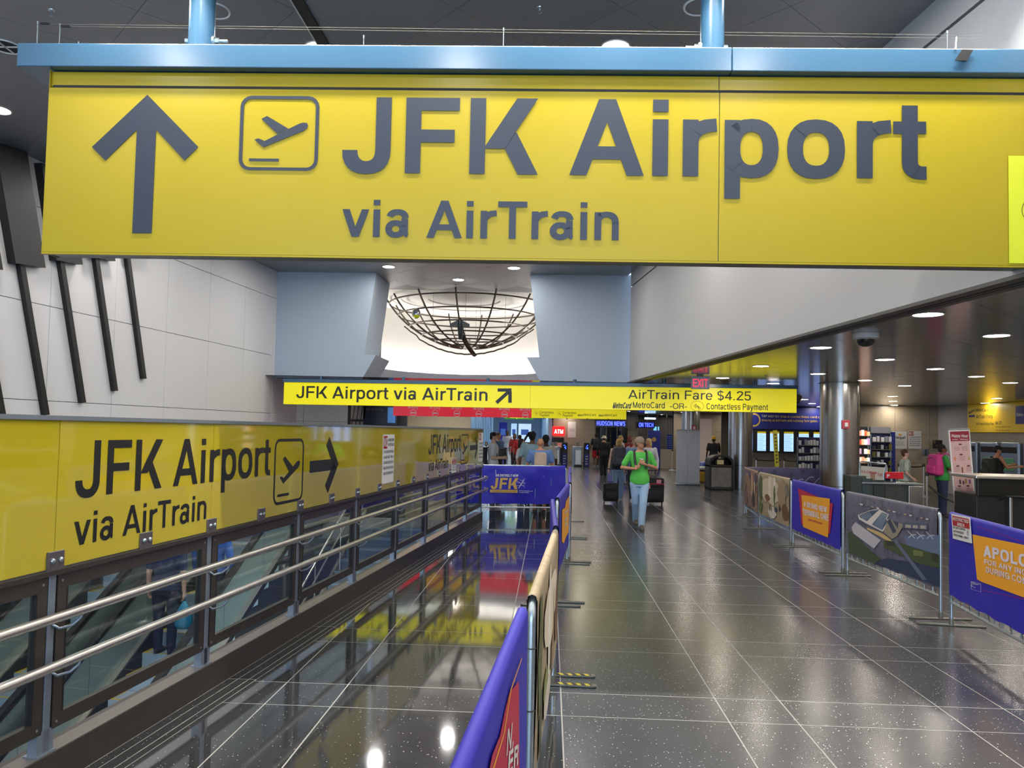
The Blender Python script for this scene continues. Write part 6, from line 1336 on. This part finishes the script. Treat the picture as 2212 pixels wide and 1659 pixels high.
# ------------------------------------------------------------------ people
def fuse(mb, name, mt, parent, vox=.014, it=3, fac=.5):
    me = bpy.data.meshes.new(name+'_raw'); me.from_pydata([tuple(v) for v in mb.v], [], mb.f); o = bpy.data.objects.new(name+'_raw', me); COL.objects.link(o)
    m_ = o.modifiers.new('r', 'REMESH'); m_.mode = 'VOXEL'; m_.voxel_size = vox; s = o.modifiers.new('s', 'SMOOTH'); s.factor = fac; s.iterations = it
    dg = bpy.context.evaluated_depsgraph_get(); me2 = bpy.data.meshes.new_from_object(o.evaluated_get(dg)); bpy.data.objects.remove(o); bpy.data.meshes.remove(me)
    me2.materials.clear(); me2.materials.append(mt); me2.name = name; me2.polygons.foreach_set('use_smooth', [True]*len(me2.polygons))
    r = bpy.data.objects.new(name, me2); COL.objects.link(r); r.parent = parent; return r
def limb(mb, pts, rad, n=10):
    P = []; R = []
    for i in range(len(pts)-1):
        a, b = Vector(pts[i]), Vector(pts[i+1])
        for k in range(4): t = k/4; P.append(a.lerp(b, t)); R.append(rad[i]*(1-t)+rad[i+1]*t)
    P.append(Vector(pts[-1])); R.append(rad[-1]); mb.tube(P, R, n)
    for p, r in zip(pts, rad): mb.ell(p, r, r, r, 10, 6)
def loft(mb, rings, n=16):
    """rings of (z, rx, ry, cx, cy)"""
    vs = [(cx+rx*math.cos(2*PI*i/n), cy+ry*math.sin(2*PI*i/n), z) for z, rx, ry, cx, cy in rings for i in range(n)]; fs = []
    for j in range(len(rings)-1):
        for i in range(n): fs.append((j*n+i, j*n+(i+1) % n, (j+1)*n+(i+1) % n, (j+1)*n+i))
    fs += [tuple(range(n-1, -1, -1)), tuple((len(rings)-1)*n+i for i in range(n))]; mb.add(vs, fs)
def hand(mb, w_, d, palm_n, H, side, grip=.5):
    """palm with five bent fingers from wrist w_ pointing along d; palm_n = palm normal"""
    w_ = Vector(w_); d = Vector(d).normalized(); nn = Vector(palm_n); nn = (nn-d*nn.dot(d)).normalized(); s = d.cross(nn).normalized()*side; k = H/1.75
    R = Matrix((s, nn, d)).transposed(); mb.ell(w_+d*.045*k, .040*k, .016*k, .052*k, 10, 6, R)
    for i, (off_, L) in enumerate(((-.030, .062), (-.010, .075), (.010, .08), (.030, .072))):
        a = w_+d*.08*k+s*off_*k; b = a+(d*math.cos(grip)+nn*math.sin(grip))*L*.5*k; c = b+(d*math.cos(grip*2.2)+nn*math.sin(grip*2.2))*L*.5*k
        limb(mb, [w_+d*.05*k+s*off_*.7*k, a, b, c], [.010*k, .0105*k, .0095*k, .008*k], 6)
    a = w_+d*.02*k+s*.03*k; b = a+(d*.5+s*.6+nn*.5).normalized()*.04*k; c = b+(d*.8+nn*.4+s*.1).normalized()*.035*k; limb(mb, [a, b, c], [.014*k, .012*k, .009*k], 6)
SKIN = {'light': 'c99a82', 'tan': 'b07a5c', 'brown': '6d4433', 'dark': '4a2e24', 'asian': 'c89f80', 'pale': 'd3ab98'}
def person(label, X, Y, rz, H=1.75, skin='light', top=('c0c0c0', 'short'), legs=('4a6a94', 'long'), shoes='202020', hair=('2a1c14', 'short'), hat=None, P={}, wide=1.0, vox=.016, z0=0, face=False, group=None, hem=.50, topbump=.25):
    t = thing('person', label, 'person', (X, Y, z0), rz, group); g = lambda k, d: P.get(k, d); lean = g('lean', 0); s = H
    def V(x, y, z): return Vector((x, y+(-lean*max(0, z-.53*H)), z))
    sk = mat('skin_'+skin, SKIN[skin], .5, var=.06, scale=12)
    hx, sx = .052*s*wide, .104*s*wide; body = MB()
    st = g('stride', 0)*s
    kn = {-1: g('kneeR', (-hx*1.0, -st*.35-.01, .285*s)), 1: g('kneeL', (hx*1.0, st*.1-.01, .285*s))}
    an = {-1: g('footR', (-hx*.95, -st, .045*s)), 1: g('footL', (hx*.95, st, .045*s+abs(st)*.12))}
    sh = {i: V(i*sx, 0, .812*s) for i in (-1, 1)}
    el = {-1: V(*g('elbR', (-.142*s*wide, .02, .635*s))), 1: V(*g('elbL', (.142*s*wide, .02, .635*s)))}
    wr = {-1: V(*g('wriR', (-.15*s*wide, -.05, .49*s))), 1: V(*g('wriL', (.15*s*wide, -.05, .49*s)))}
    hd = Vector(g('head', (0, -.01, 0))); hc = V(hd.x, hd.y, .928*s+hd.z)
    def torso(mb, e=0, z0_=.49, z1_=.85, neck=True):
        prof = [(.49, .080, .058), (.53, .090, .064), (.57, .086, .062), (.62, .076, .056), (.68, .083, .060), (.74, .094, .066), (.785, .102, .062), (.815, .098, .052), (.835, .060, .042), (.85, .036, .036)]
        rg = []
        for z, rx, ry in prof:
            if z < z0_-.001 or z > z1_+.001: continue
            c = V(0, 0, z*s); rg.append((z*s, rx*s*wide+e+(.014 if e and z < .6 else 0), ry*s*(.6+.4*wide)+e+(.016 if e and z < .6 else 0), c.x, c.y))
        c = V(0, 0, z0_*s)
        if rg[0][0] > z0_*s+.005: rg.insert(0, (z0_*s, rg[0][1]+.004, rg[0][2]+.004, c.x, c.y))
        loft(mb, rg)
    torso(body); nb = V(0, 0, .84*s); limb(body, [nb, hc-Vector((0, 0, .045*s))], [.034*s, .031*s])
    # head with jaw, brow, nose and ears
    yaw = g('yaw', 0); Rh = Matrix.Rotation(yaw, 3, 'Z') @ Matrix.Rotation(g('nod', 0), 3, 'X')
    def Hh(x, y, z): return hc+Rh @ Vector((x*s, y*s, z*s))
    body.ell(Hh(0, .004, .008), .042*s, .051*s, .056*s, 16, 12, Rh); body.ell(Hh(0, -.012, -.028), .031*s, .036*s, .036*s, 12, 8, Rh); body.ell(Hh(0, -.03, -.048), .016*s, .016*s, .014*s, 8, 6)
    limb(body, [Hh(0, -.048, .006), Hh(0, -.058, -.014)], [.005*s, .0085*s], 6)
    for i in (-1, 1): body.ell(Hh(i*.042, .004, -.004), .006*s, .012*s, .018*s, 8, 6)
    for i in (-1, 1):
        limb(body, [(i*hx, 0, .50*s), kn[i], an[i]], [.052*s*(.7+.3*wide), .032*s, .021*s])
        a = Vector(an[i]); limb(body, [a, a+Vector((0, -.05*s, -.02*s))], [.019*s, .013*s], 8)
        limb(body, [sh[i], el[i], wr[i]], [.029*s*(.6+.4*wide), .0235*s, .015*s])
        dd = (wr[i]-el[i]).normalized(); hand(body, wr[i], g('hdir'+('R' if i < 0 else 'L'), dd), g('palm'+('R' if i < 0 else 'L'), (-i, -.2, 0)), H, -i if rz == 0 else -i, g('grip', .55))
    fuse(body, 'body', sk, t, vox, 2)
    # clothing
    tc, sleeve = top; cl = MB(); torso(cl, .022, hem, .84 if sleeve != 'none' else .83)
    for i in (-1, 1):
        if sleeve == 'short': m_ = sh[i].lerp(el[i], .72); limb(cl, [sh[i], m_], [.029*s*(.6+.4*wide)+.012, .027*s+.016])
        if sleeve == 'long': limb(cl, [sh[i], el[i], wr[i].lerp(el[i], .1)], [.029*s*(.6+.4*wide)+.011, .024*s+.011, .017*s+.010])
    fuse(cl, 'shirt', mat('cloth_'+tc, tc, .8, var=.08, scale=6, bump=topbump, bscale=7), t, vox, 2)
    lc, lt = legs; cl = MB(); rg = [(z*s, rx*s*wide+.010, ry*s*(.6+.4*wide)+.010, 0, V(0, 0, z*s).y) for z, rx, ry in ((.46, .088, .062), (.50, .090, .064), (.53, .090, .062), (.565, .083, .058))]; loft(cl, rg)
    for i in (-1, 1):
        a, k_ = Vector(an[i]), Vector(kn[i]); r0 = .055*s*(.7+.3*wide)+.006
        if lt == 'long': limb(cl, [(i*hx, 0, .49*s), k_, a+Vector((0, 0, .0))], [r0, .040*s+.004, .033*s+.004])
        elif lt == 'wide': limb(cl, [(i*hx, 0, .49*s), k_, a], [r0, .050*s, .048*s])
        else: m_ = Vector((i*hx, 0, .49*s)).lerp(k_, .85); limb(cl, [(i*hx, 0, .49*s), m_], [r0+.005, .046*s+.014])
    if lt == 'skirt': loft(cl, [(.27*s, .115*s, .095*s, 0, 0), (.5*s, .095*s, .07*s, 0, 0)])
    fuse(cl, 'trousers' if lt in ('long', 'wide') else ('shorts' if lt == 'short' else 'skirt'), mat('cloth_'+lc, lc, .85, var=.2, scale=7, bump=.3, bscale=10), t, vox, 2)
    for i in (-1, 1):
        a = Vector(an[i]); b = MB(); z = a.z-.045*s
        for zz, rx, ry, oy in ((0, .028, .075, -.035), (.02, .029, .076, -.035), (.035, .026, .06, -.028), (.058, .022, .03, -.005)): pass
        loft(b, [(z+.002, .027*s, .074*s, a.x, a.y-.036*s), (z+.02*s, .028*s, .075*s, a.x, a.y-.036*s), (z+.036*s, .024*s, .055*s, a.x, a.y-.022*s), (z+.06*s, .024*s, .03*s, a.x, a.y)], 14); part(b, 'shoe', mat('shoe_'+shoes, shoes, .5), t, 50)
    # hair and hats
    hcx, style = hair; hb = MB()
    if style != 'bald':
        hb.ell(Hh(0, .012, .024), .047*s, .052*s, .046*s, 16, 10, Rh); hb.ell(Hh(0, .026, .0), .043*s, .034*s, .048*s, 14, 8, Rh)
        if style in ('long', 'pony'): hb.ell(Hh(0, .036, -.035), .046*s, .028*s, .07*s, 12, 8, Rh); hb.ell(Hh(.036, .012, -.02), .014*s, .03*s, .05*s, 8, 6, Rh); hb.ell(Hh(-.036, .012, -.02), .014*s, .03*s, .05*s, 8, 6, Rh)
        if style == 'pony': hb.ell(Hh(.0, .06, -.06), .016*s, .02*s, .06*s, 10, 8, Rh)
        if style in ('curly', 'dreads'):
            rr = random.Random(3)
            for k in range(26): a, b = rr.uniform(0, 2*PI), rr.uniform(-.1, 1.3); hb.ell(Hh(.047*math.cos(a)*math.cos(b), .014+.05*math.sin(a)*math.cos(b)*(1 if math.sin(a) > 0 else .6), .015+.05*math.sin(b)), .014*s, .014*s, .014*s, 8, 6)
        if style == 'dreads':
            for k in range(8): a = -.6+.2*k; limb(hb, [Hh(.03+.01*k*.2, .03, .06), Hh(.045+.008*k, .03+.01*math.sin(k), .05-.012*k), Hh(.055+.006*k, .035, .0-.01*k)], [.008*s, .008*s, .005*s], 6)
        fuse(hb, 'hair', mat('hair_'+hcx, hcx, .7, var=.25, scale=30, bump=.4, bscale=60), t, min(vox, .012), 2)
    if hat:
        hcx, kind = hat; b = MB(); hm = mat('hat_'+hcx, hcx, .8, var=.06)
        rings = {'cap': [(-.002, 1.0), (.02, 1.0), (.045, .86), (.06, .55), (.066, .05)], 'beanie': [(-.01, 1.02), (.02, 1.04), (.045, .9), (.062, .55), (.067, .05)], 'bucket': [(-.012, 1.62), (.01, 1.12), (.03, 1.04), (.052, .85), (.056, .05)]}[kind]
        n = 18; vs = []; fs = []
        for z, k_ in rings:
            for i in range(n): vs.append(Hh(.0485*k_*math.cos(2*PI*i/n), .006+.056*k_*math.sin(2*PI*i/n), .012+z))
        for j in range(len(rings)-1):
            for i in range(n): fs.append((j*n+i, j*n+(i+1) % n, (j+1)*n+(i+1) % n, (j+1)*n+i))
        fs.append(tuple((len(rings)-1)*n+i for i in range(n))); b.add(vs, fs); hh = part(b, 'cap' if kind == 'cap' else kind, hm, t, 60)
        if kind == 'cap':
            b = MB(); bk = -1 if g('cap_back', 0) == 0 else 1; vs = [Hh(.044*math.sin(a), bk*(.040+.052*math.cos(a)*(1))+.004, .012-.004-.006*math.cos(a)+dz) for dz in (0, .003) for a in [(-1.35+2.7*i/12) for i in range(13)]]; vs2 = vs+[Hh(.042, bk*.03, .012), Hh(-.042, bk*.03, .012)]
            b.add(vs, [tuple(range(13)), tuple(range(25, 12, -1))]+[(i, i+1, 14+i, 13+i) for i in range(12)]); part(b, 'visor', hm, hh)
    if face:
        for i in (-1, 1):
            b = MB(); b.ell(Hh(i*.0165, -.0445, .006), .0065*s, .004*s, .0042*s, 10, 6, Rh); part(b, 'eye', mat('eye_white', 'c9c2ba', .3), t, True); b = MB(); b.ell(Hh(i*.0165, -.0483, .006), .003*s, .002*s, .003*s, 8, 6, Rh); part(b, 'pupil', mat('eye_dark', '221a16', .2), t, True)
            b = MB(); b.ell(Hh(i*.0165, -.0465, .0165), .010*s, .003*s, .0022*s, 8, 6, Rh); part(b, 'eyebrow', mat('brow', '4a3626', .8), t, True)
        b = MB(); b.ell(Hh(0, -.0475, -.031), .0125*s, .004*s, .0035*s, 10, 6, Rh); part(b, 'mouth', mat('lips', '9c5a50', .5), t, True)
    return t
def place(px, Y): return X_at(px, Y)
def backpack(label, X, Y, z, rz, w_=.3, h_=.46, d=.18, col_='1a1a1d', strap=None):
    """rucksack; its panel side faces local -y"""
    t = thing('backpack', label, 'backpack', (X, Y, z), rz); m_ = mat('pack_'+col_, col_, .7, var=.15, bump=.25, bscale=14)
    part(rbox(-w_/2, w_/2, -d/2, d/2, 0, h_, .07, 4), 'main_bag', m_, t, 60); part(rbox(-w_*.38, w_*.38, -d/2-.05, -d/2+.02, .04, h_*.48, .035, 3), 'front_pocket', m_, t, 60)
    b = MB(); b.tube([(-w_*.4, -d/2-.003, h_*.55), (-w_*.35, -d/2-.004, h_*.78), (0, -d/2-.004, h_*.86), (w_*.35, -d/2-.004, h_*.78), (w_*.4, -d/2-.003, h_*.55)], .005, 5); part(b, 'zip', mat('zip_grey', '55555a', .4), t)
    b = MB(); b.tube([(-.04, d/2-.03, h_-.01), (-.03, d/2-.03, h_+.04), (.03, d/2-.03, h_+.04), (.04, d/2-.03, h_-.01)], .009, 6); part(b, 'grab_handle', m_, t, 40)
    for s in (-1, 1): b = MB(); b.tube([(s*w_*.28, d/2-.02, h_*.95), (s*w_*.33, d/2+.06, h_+.03), (s*w_*.34, d/2+.2, h_*.95), (s*w_*.36, d/2+.245, h_*.6), (s*w_*.42, d/2+.12, h_*.3), (s*w_*.4, d/2-.01, h_*.15)], .016, 6); part(b, 'shoulder_strap', m_, t, 40)
    return t
def suitcase(label, X, Y, rz, w_, h_, d, col_='141416', lean=.0, handle=.45, red=False):
    t = thing('suitcase', label, 'suitcase', (X, Y, 0), rz, 'wheeled suitcases'); m_ = mat('case_'+col_, col_, .65, var=.15, bump=.15, bscale=30)
    part(rbox(-w_/2, w_/2, -d/2, d/2, .06, .06+h_, .05, 3), 'shell', m_, t, 60); part(rbox(-w_*.4, w_*.4, -d/2-.03, -d/2+.01, .12, .06+h_*.55, .02), 'lower_pocket', m_, t, 60); part(rbox(-w_*.4, w_*.4, -d/2-.02, -d/2+.01, .06+h_*.62, .06+h_*.9, .015), 'upper_pocket', m_, t, 60)
    for s in (-1, 1):
        b = MB(); b.cyl((s*w_*.42-.015, 0, .03), (s*w_*.42+.015, 0, .03), .03, n=12); part(b, 'wheel', M['blk'], t, 40)
        b = MB(); b.cyl((s*.09, d/2-.03, .06+h_), (s*.09, d/2-.03, .06+h_+handle), .008, n=6); part(b, 'handle_tube', M['galvdk'], t, 40)
    part(rbox(-.12, .12, d/2-.045, d/2-.015, .06+h_+handle, .085+h_+handle, .01), 'grip', M['blk'], t)
    b = MB(); b.tube([(-.08, 0, .06+h_), (-.07, 0, .09+h_), (.07, 0, .09+h_), (.08, 0, .06+h_)], .01, 6); part(b, 'top_handle', M['blk'], t, 40)
    if red:
        part(rbox(-w_/2-.004, w_/2+.004, -d/2-.022, d/2+.004, .06+h_*.74, .06+h_*.775, .004), 'red_strap', M['redsign'], t)
        for x, z in ((.1, .86), (-.17, .64)): part(rbox(x-.06, x+.06, -d/2-.035, -d/2-.03, .06+h_*z-.045, .06+h_*z+.045, .004), 'tag', mat('tag_pink', 'd88a94', .5), t)
    return t
A2 = PI/2
# the man in green, walking towards the camera
gm = person('man in bright green t-shirt, jeans and tan cap walking towards the camera', place(1383, 14.6), 14.6, -.03, 1.73, 'tan', ('52b648', 'short'), ('93afc8', 'long'), '4a4036', ('5a4030', 'short'), ('857565', 'cap'),
            dict(elbR=(-.33, .02, 1.14), wriR=(-.10, -.19, 1.13), elbL=(.30, .03, 1.15), wriL=(.06, -.18, 1.22), hdirR=(.6, 0, .55), hdirL=(-.75, 0, .45), palmR=(.2, .9, .2), palmL=(-.2, .9, .2), grip=.9, kneeR=(-.065, .03, .49), footR=(-.035, .24, .13), kneeL=(.05, -.15, .50), footL=(.015, -.19, .078), yaw=.5, nod=-.12), 0.98, .011, face=True, hem=.485, topbump=.35)
b = MB()
for s in (-1, 1): b.tube([(s*.10, .10, 1.43), (s*.11, .0, 1.472), (s*.118, -.085, 1.42), (s*.115, -.142, 1.30), (s*.10, -.15, 1.2), (s*.09, -.15, 1.12)], [.018, .021, .022, .022, .021, .012], 8)
o = part(b, 'shoulder_straps', M['blk'], gm, 40, kind=None); o.name = 'backpack_straps'
b = MB(); b.quad(*[(a*1.0, -.148, z) for a, z in ((-.045, 1.335), (.02, 1.30), (.06, 1.265), (.045, 1.31), (.055, 1.335), (.035, 1.315))]); part(b, 'chest_print', M['paper'], gm)
b = MB(); b.tube([(.14, .13, .8), (.14, .13, 1.38)], .11, 8)
backpack('dark backpack on the back of the man in green', gm.location.x, gm.location.y+.26, .98, PI-.03, .28, .42, .15)
# others
p5 = person('bald man in blue t-shirt with a pale pink panel, seen from behind the blue banner', place(1168, 16.75), 16.75, PI, 1.66, 'tan', ('5d79a8', 'short'), ('3a3c40', 'short'), '1b1d22', ('2a1c14', 'bald'), None, dict(nod=.35, elbR=(-.27, -.02, 1.08), wriR=(-.28, -.12, .86), elbL=(.27, -.02, 1.08), wriL=(.26, -.12, .86)), 1.22, .015)
b = MB(); b.quad((-.13, .150, 1.02), (.13, .150, 1.02), (.13, .142, 1.30), (.10, .128, 1.345), (-.10, .128, 1.345), (-.13, .142, 1.30)); part(b, 'back_print', mat('print_back', 'b39a86', .6, var=.3, scale=5), p5)
person('tall dark-skinned man in light blue t-shirt with tied dreadlocks', place(1150, 18.2), 18.2, PI-.25, 1.79, 'brown', ('8aa6ae', 'short'), ('2c3a58', 'long'), '1b1d22', ('17110e', 'dreads'), None, {}, 1.12, .016)
person('man in a black cap and cream t-shirt behind the bald man', place(1180, 18.9), 18.9, PI+.3, 1.71, 'dark', ('c9c4b4', 'short'), ('2a2c33', 'long'), '1b1d22', ('17110e', 'short'), ('17171a', 'cap'), {'cap_back': 0, 'yaw': -.8}, 1.08, .016)
person('dark haired woman in white puff-sleeved blouse and blue jeans', place(1127, 19.6), 19.6, A2-.3, 1.61, 'light', ('d2d2d4', 'short'), ('27508c', 'long'), 'c9c9c9', ('14100f', 'long'), None, dict(elbR=(-.24, .04, 1.05), wriR=(-.26, -.05, .83)), .95, .016, face=True)
person('man in white t-shirt and glasses looking at a phone, with a black backpack', place(1066, 19), 19, A2, 1.76, 'asian', ('c2c2c6', 'short'), ('26304e', 'long'), '303030', ('121112', 'short'), None, dict(elbR=(-.2, .02, 1.12), wriR=(-.12, -.26, 1.12), elbL=(.2, .0, 1.12), wriL=(.1, -.26, 1.13), nod=.2), 1.0, .016, face=True)
backpack('black backpack worn by the man looking at his phone', place(1066, 19)-.24, 19, .88, -A2, .3, .5, .2)
person('man in blue jacket over a white t-shirt, carrying a black bag', place(1077, 26), 26, A2*.6, 1.74, 'tan', ('4c6a94', 'long'), ('20222a', 'long'), '202020', ('2a1c14', 'short'), None, dict(elbL=(.2, -.05, 1.08), wriL=(.08, -.24, 1.1)), 1.0, .018)
t = thing('shoulder_bag', 'black shoulder bag held by the man in the blue jacket', 'bag', (place(1084, 25.6), 25.6, .86)); part(rbox(-.16, .16, -.06, .06, 0, .34, .05, 3), 'bag_body', M['blk'], t, 60); b = MB(); b.tube([(-.12, 0, .3), (-.14, 0, .55), (-.2, 0, .68)], .01, 5); part(b, 'strap', M['blk'], t)
person('person in a navy top and white sleeves far down the corridor', place(1096, 40), 40, 0, 1.8, 'brown', ('d5dae6', 'short'), ('1c2340', 'long'), '202020', ('17110e', 'short'), None, {}, 1.0, .022)
person('woman with long dark red hair in a dark red top', place(1112, 34), 34, .3, 1.68, 'brown', ('8c1f28', 'short'), ('20222a', 'long'), '202020', ('3a1414', 'long'), None, {}, .95, .02)
person('dark haired person in a bright red top near the left gate', place(1123, 31), 31, PI, 1.64, 'tan', ('a81c24', 'short'), ('20222a', 'long'), '202020', ('120f10', 'short'), None, {}, .95, .02)
person('person in black with red shorts going through the gates', place(1288, 39.6), 39.6, PI, 1.75, 'dark', ('17181b', 'short'), ('a81f24', 'short'), '8c8c8c', ('120f10', 'short'), None, dict(stride=.08), 1.05, .022)
backpack('black backpack on the person in red shorts', place(1289, 39.3), 39.3, .95, PI*0, .32, .48, .18)
person('person in black clothes and a cream bucket hat walking away', place(1305, 31.8), 31.8, PI, 1.68, 'light', ('16181c', 'long'), ('131417', 'wide'), '15161a', ('2a1c14', 'short'), ('b9ad96', 'bucket'), dict(stride=.06), 1.05, .018)
person('blonde woman in a black sleeveless top and pale jeans pulling a small suitcase', place(1337, 20.5), 20.5, PI, 1.65, 'pale', ('17181b', 'none'), ('86a4c0', 'long'), 'b9b9b9', ('b08c50', 'long'), None, dict(elbL=(.22, .02, 1.08), wriL=(.27, .12, .83), stride=.07), 1.0, .014)
backpack('grey backpack on the blonde woman pulling a suitcase', place(1338, 20.25), 20.22, .93, 0, .33, .5, .2, '4c4e55')
suitcase('small black cabin suitcase pulled by the blonde woman', place(1321, 19.6), 19.6, 0, .38, .46, .22, handle=.34)
person('light haired woman in a grey t-shirt behind the grey backpack', place(1341, 27), 27, A2*1.2, 1.72, 'light', ('a9a4a2', 'short'), ('26304e', 'long'), '303030', ('9c8058', 'short'), None, dict(elbR=(-.18, 0, 1.15), wriR=(-.1, -.24, 1.28)), 1.0, .018)
person('person with a red headscarf in the queue behind the tan cap', place(1361, 28), 28, .4, 1.70, 'brown', ('7c2226', 'long'), ('26304e', 'long'), '303030', ('7c2226', 'long'), None, {}, 1.0, .02)
person('man in a pale blue shirt and white trainers behind the man in green', place(1372, 20.2), 20.2, 0, 1.70, 'light', ('8ea4cc', 'long'), ('2b2f3c', 'long'), 'd8d8d8', ('8a6c48', 'short'), None, dict(elbL=(.26, .03, 1.07), wriL=(.36, -.02, .86), elbR=(-.26, .03, 1.07), wriR=(-.28, -.06, .84), stride=.05), 1.05, .015)
suitcase('big black suitcase with a red strap and pink tags', place(1413, 19.6), 19.6, 0, .50, .62, .30, red=True, handle=.16)
person('blonde woman in glasses, a white top and beige trousers', place(1401, 21.6), 21.6, -.3, 1.67, 'tan', ('cfcfd2', 'long'), ('8c8474', 'long'), 'a0a0a0', ('c0a468', 'pony'), None, dict(yaw=-.7), 1.05, .015, face=True)
pb = person('man in a yellow beanie and black t-shirt behind the litter bin', place(1542, 31), 31, PI, 1.74, 'dark', ('131316', 'short'), ('1c1c20', 'long'), '202020', ('120f10', 'short'), ('c8981c', 'beanie'), dict(elbR=(-.26, -.1, 1.1), wriR=(-.26, -.2, 1.3)), 1.08, .018)
person('curly haired woman in a green and white floral shirt by the kiosk', place(1955, 18.6), 18.6, A2*.85, 1.55, 'pale', ('aeb9ac', 'short'), ('8c8474', 'long'), 'a0a0a0', ('5c3c2a', 'curly'), None, dict(elbR=(-.24, .03, .98), wriR=(-.27, -.1, .86)), 1.08, .014, face=True)
o = [c for c in bpy.data.objects if c.name.startswith('shirt') and c.active_material.name == 'cloth_aeb9ac'][0]; o.active_material = mat('cloth_floral', 'b4bfb4', .8, var=.1, speck=[(22, '5f7c62', .3), (30, 'e2e4dc', .25)])
p19 = person('person in a green t-shirt with a pink backpack reaching to the right', place(2035, 18.0), 18.0, A2*.85, 1.69, 'brown', ('2f8a3c', 'short'), ('2a3350', 'long'), '202020', ('14100f', 'curly'), None, dict(elbR=(-.2, -.1, 1.12), wriR=(-.06, -.42, 1.2), elbL=(.2, -.08, 1.1), wriL=(.1, -.36, 1.1)), 1.15, .014, face=True)
backpack('bright pink backpack on the person in the green t-shirt', place(2022, 18.0)-.02, 17.98, .95, -A2*.9, .36, .5, .22, 'c83a86')
person('man in a black cap and black vest pressing a ticket machine', place(2154, 19.6), 19.6, A2*.9, 1.67, 'tan', ('121214', 'none'), ('15161a', 'long'), '202020', ('14100f', 'short'), ('101012', 'cap'), dict(elbR=(-.22, -.14, 1.12), wriR=(-.2, -.42, 1.15), elbL=(.22, -.14, 1.12), wriL=(.2, -.42, 1.18), nod=.3), 1.08, .014, face=True)
backpack('dark olive backpack on the man at the ticket machine', place(2136, 19.6), 19.6, .85, -A2*.9, .32, .5, .22, '23261a')
# riders on the escalator
def rider(lab, Y, X0, H, **k):
    x_, y_ = RP(Y, X0)[:2]; n = math.ceil(((14.7-Y)*RC-1.4)/.351); rz = PI-.14; o = person(lab, x_, y_, rz, H, z0=-.203*n, **k); return o
nm_ = rider('man in navy t-shirt riding the escalator with a turquoise bag', 10.94, -6.40, 1.78, skin='light', top=('1f2c4c', 'short'), legs=('1c2338', 'long'), shoes='1b1d22', hair=('2a1c14', 'short'), P=dict(elbR=(-.26, .02, 1.12), wriR=(-.27, .0, .86), elbL=(.26, .02, 1.12), wriL=(.30, -.05, .86)), wide=1.15, vox=.014)
rider('rider in a blue shirt one place ahead on the escalator', 11.3, -5.95, 1.74, skin='light', top=('3a66b4', 'long'), legs=('20283a', 'long'), shoes='c9c9c9', hair=('2a1c14', 'short'), wide=1.1, vox=.016)
bx = nm_.matrix_basis @ Vector((-.28, .0, .36)); t = thing('carrier_bag', 'turquoise plastic bag in the hand of the man on the escalator', 'bag', bx); b = MB(); loft(b, [(0, .09, .05, 0, 0), (.05, .13, .08, 0, 0), (.2, .12, .07, 0, 0), (.3, .07, .04, 0, 0), (.38, .02, .02, 0, 0)], 14); part(b, 'bag_body', mat('bag_teal', '1c7fa0', .35, bump=.8, bscale=12), t, True); b = MB(); b.tube([(-.03, 0, .33), (-.015, 0, .44), (.015, 0, .44), (.03, 0, .33)], .006, 5); part(b, 'bag_handle', MATS['bag_teal'], t)
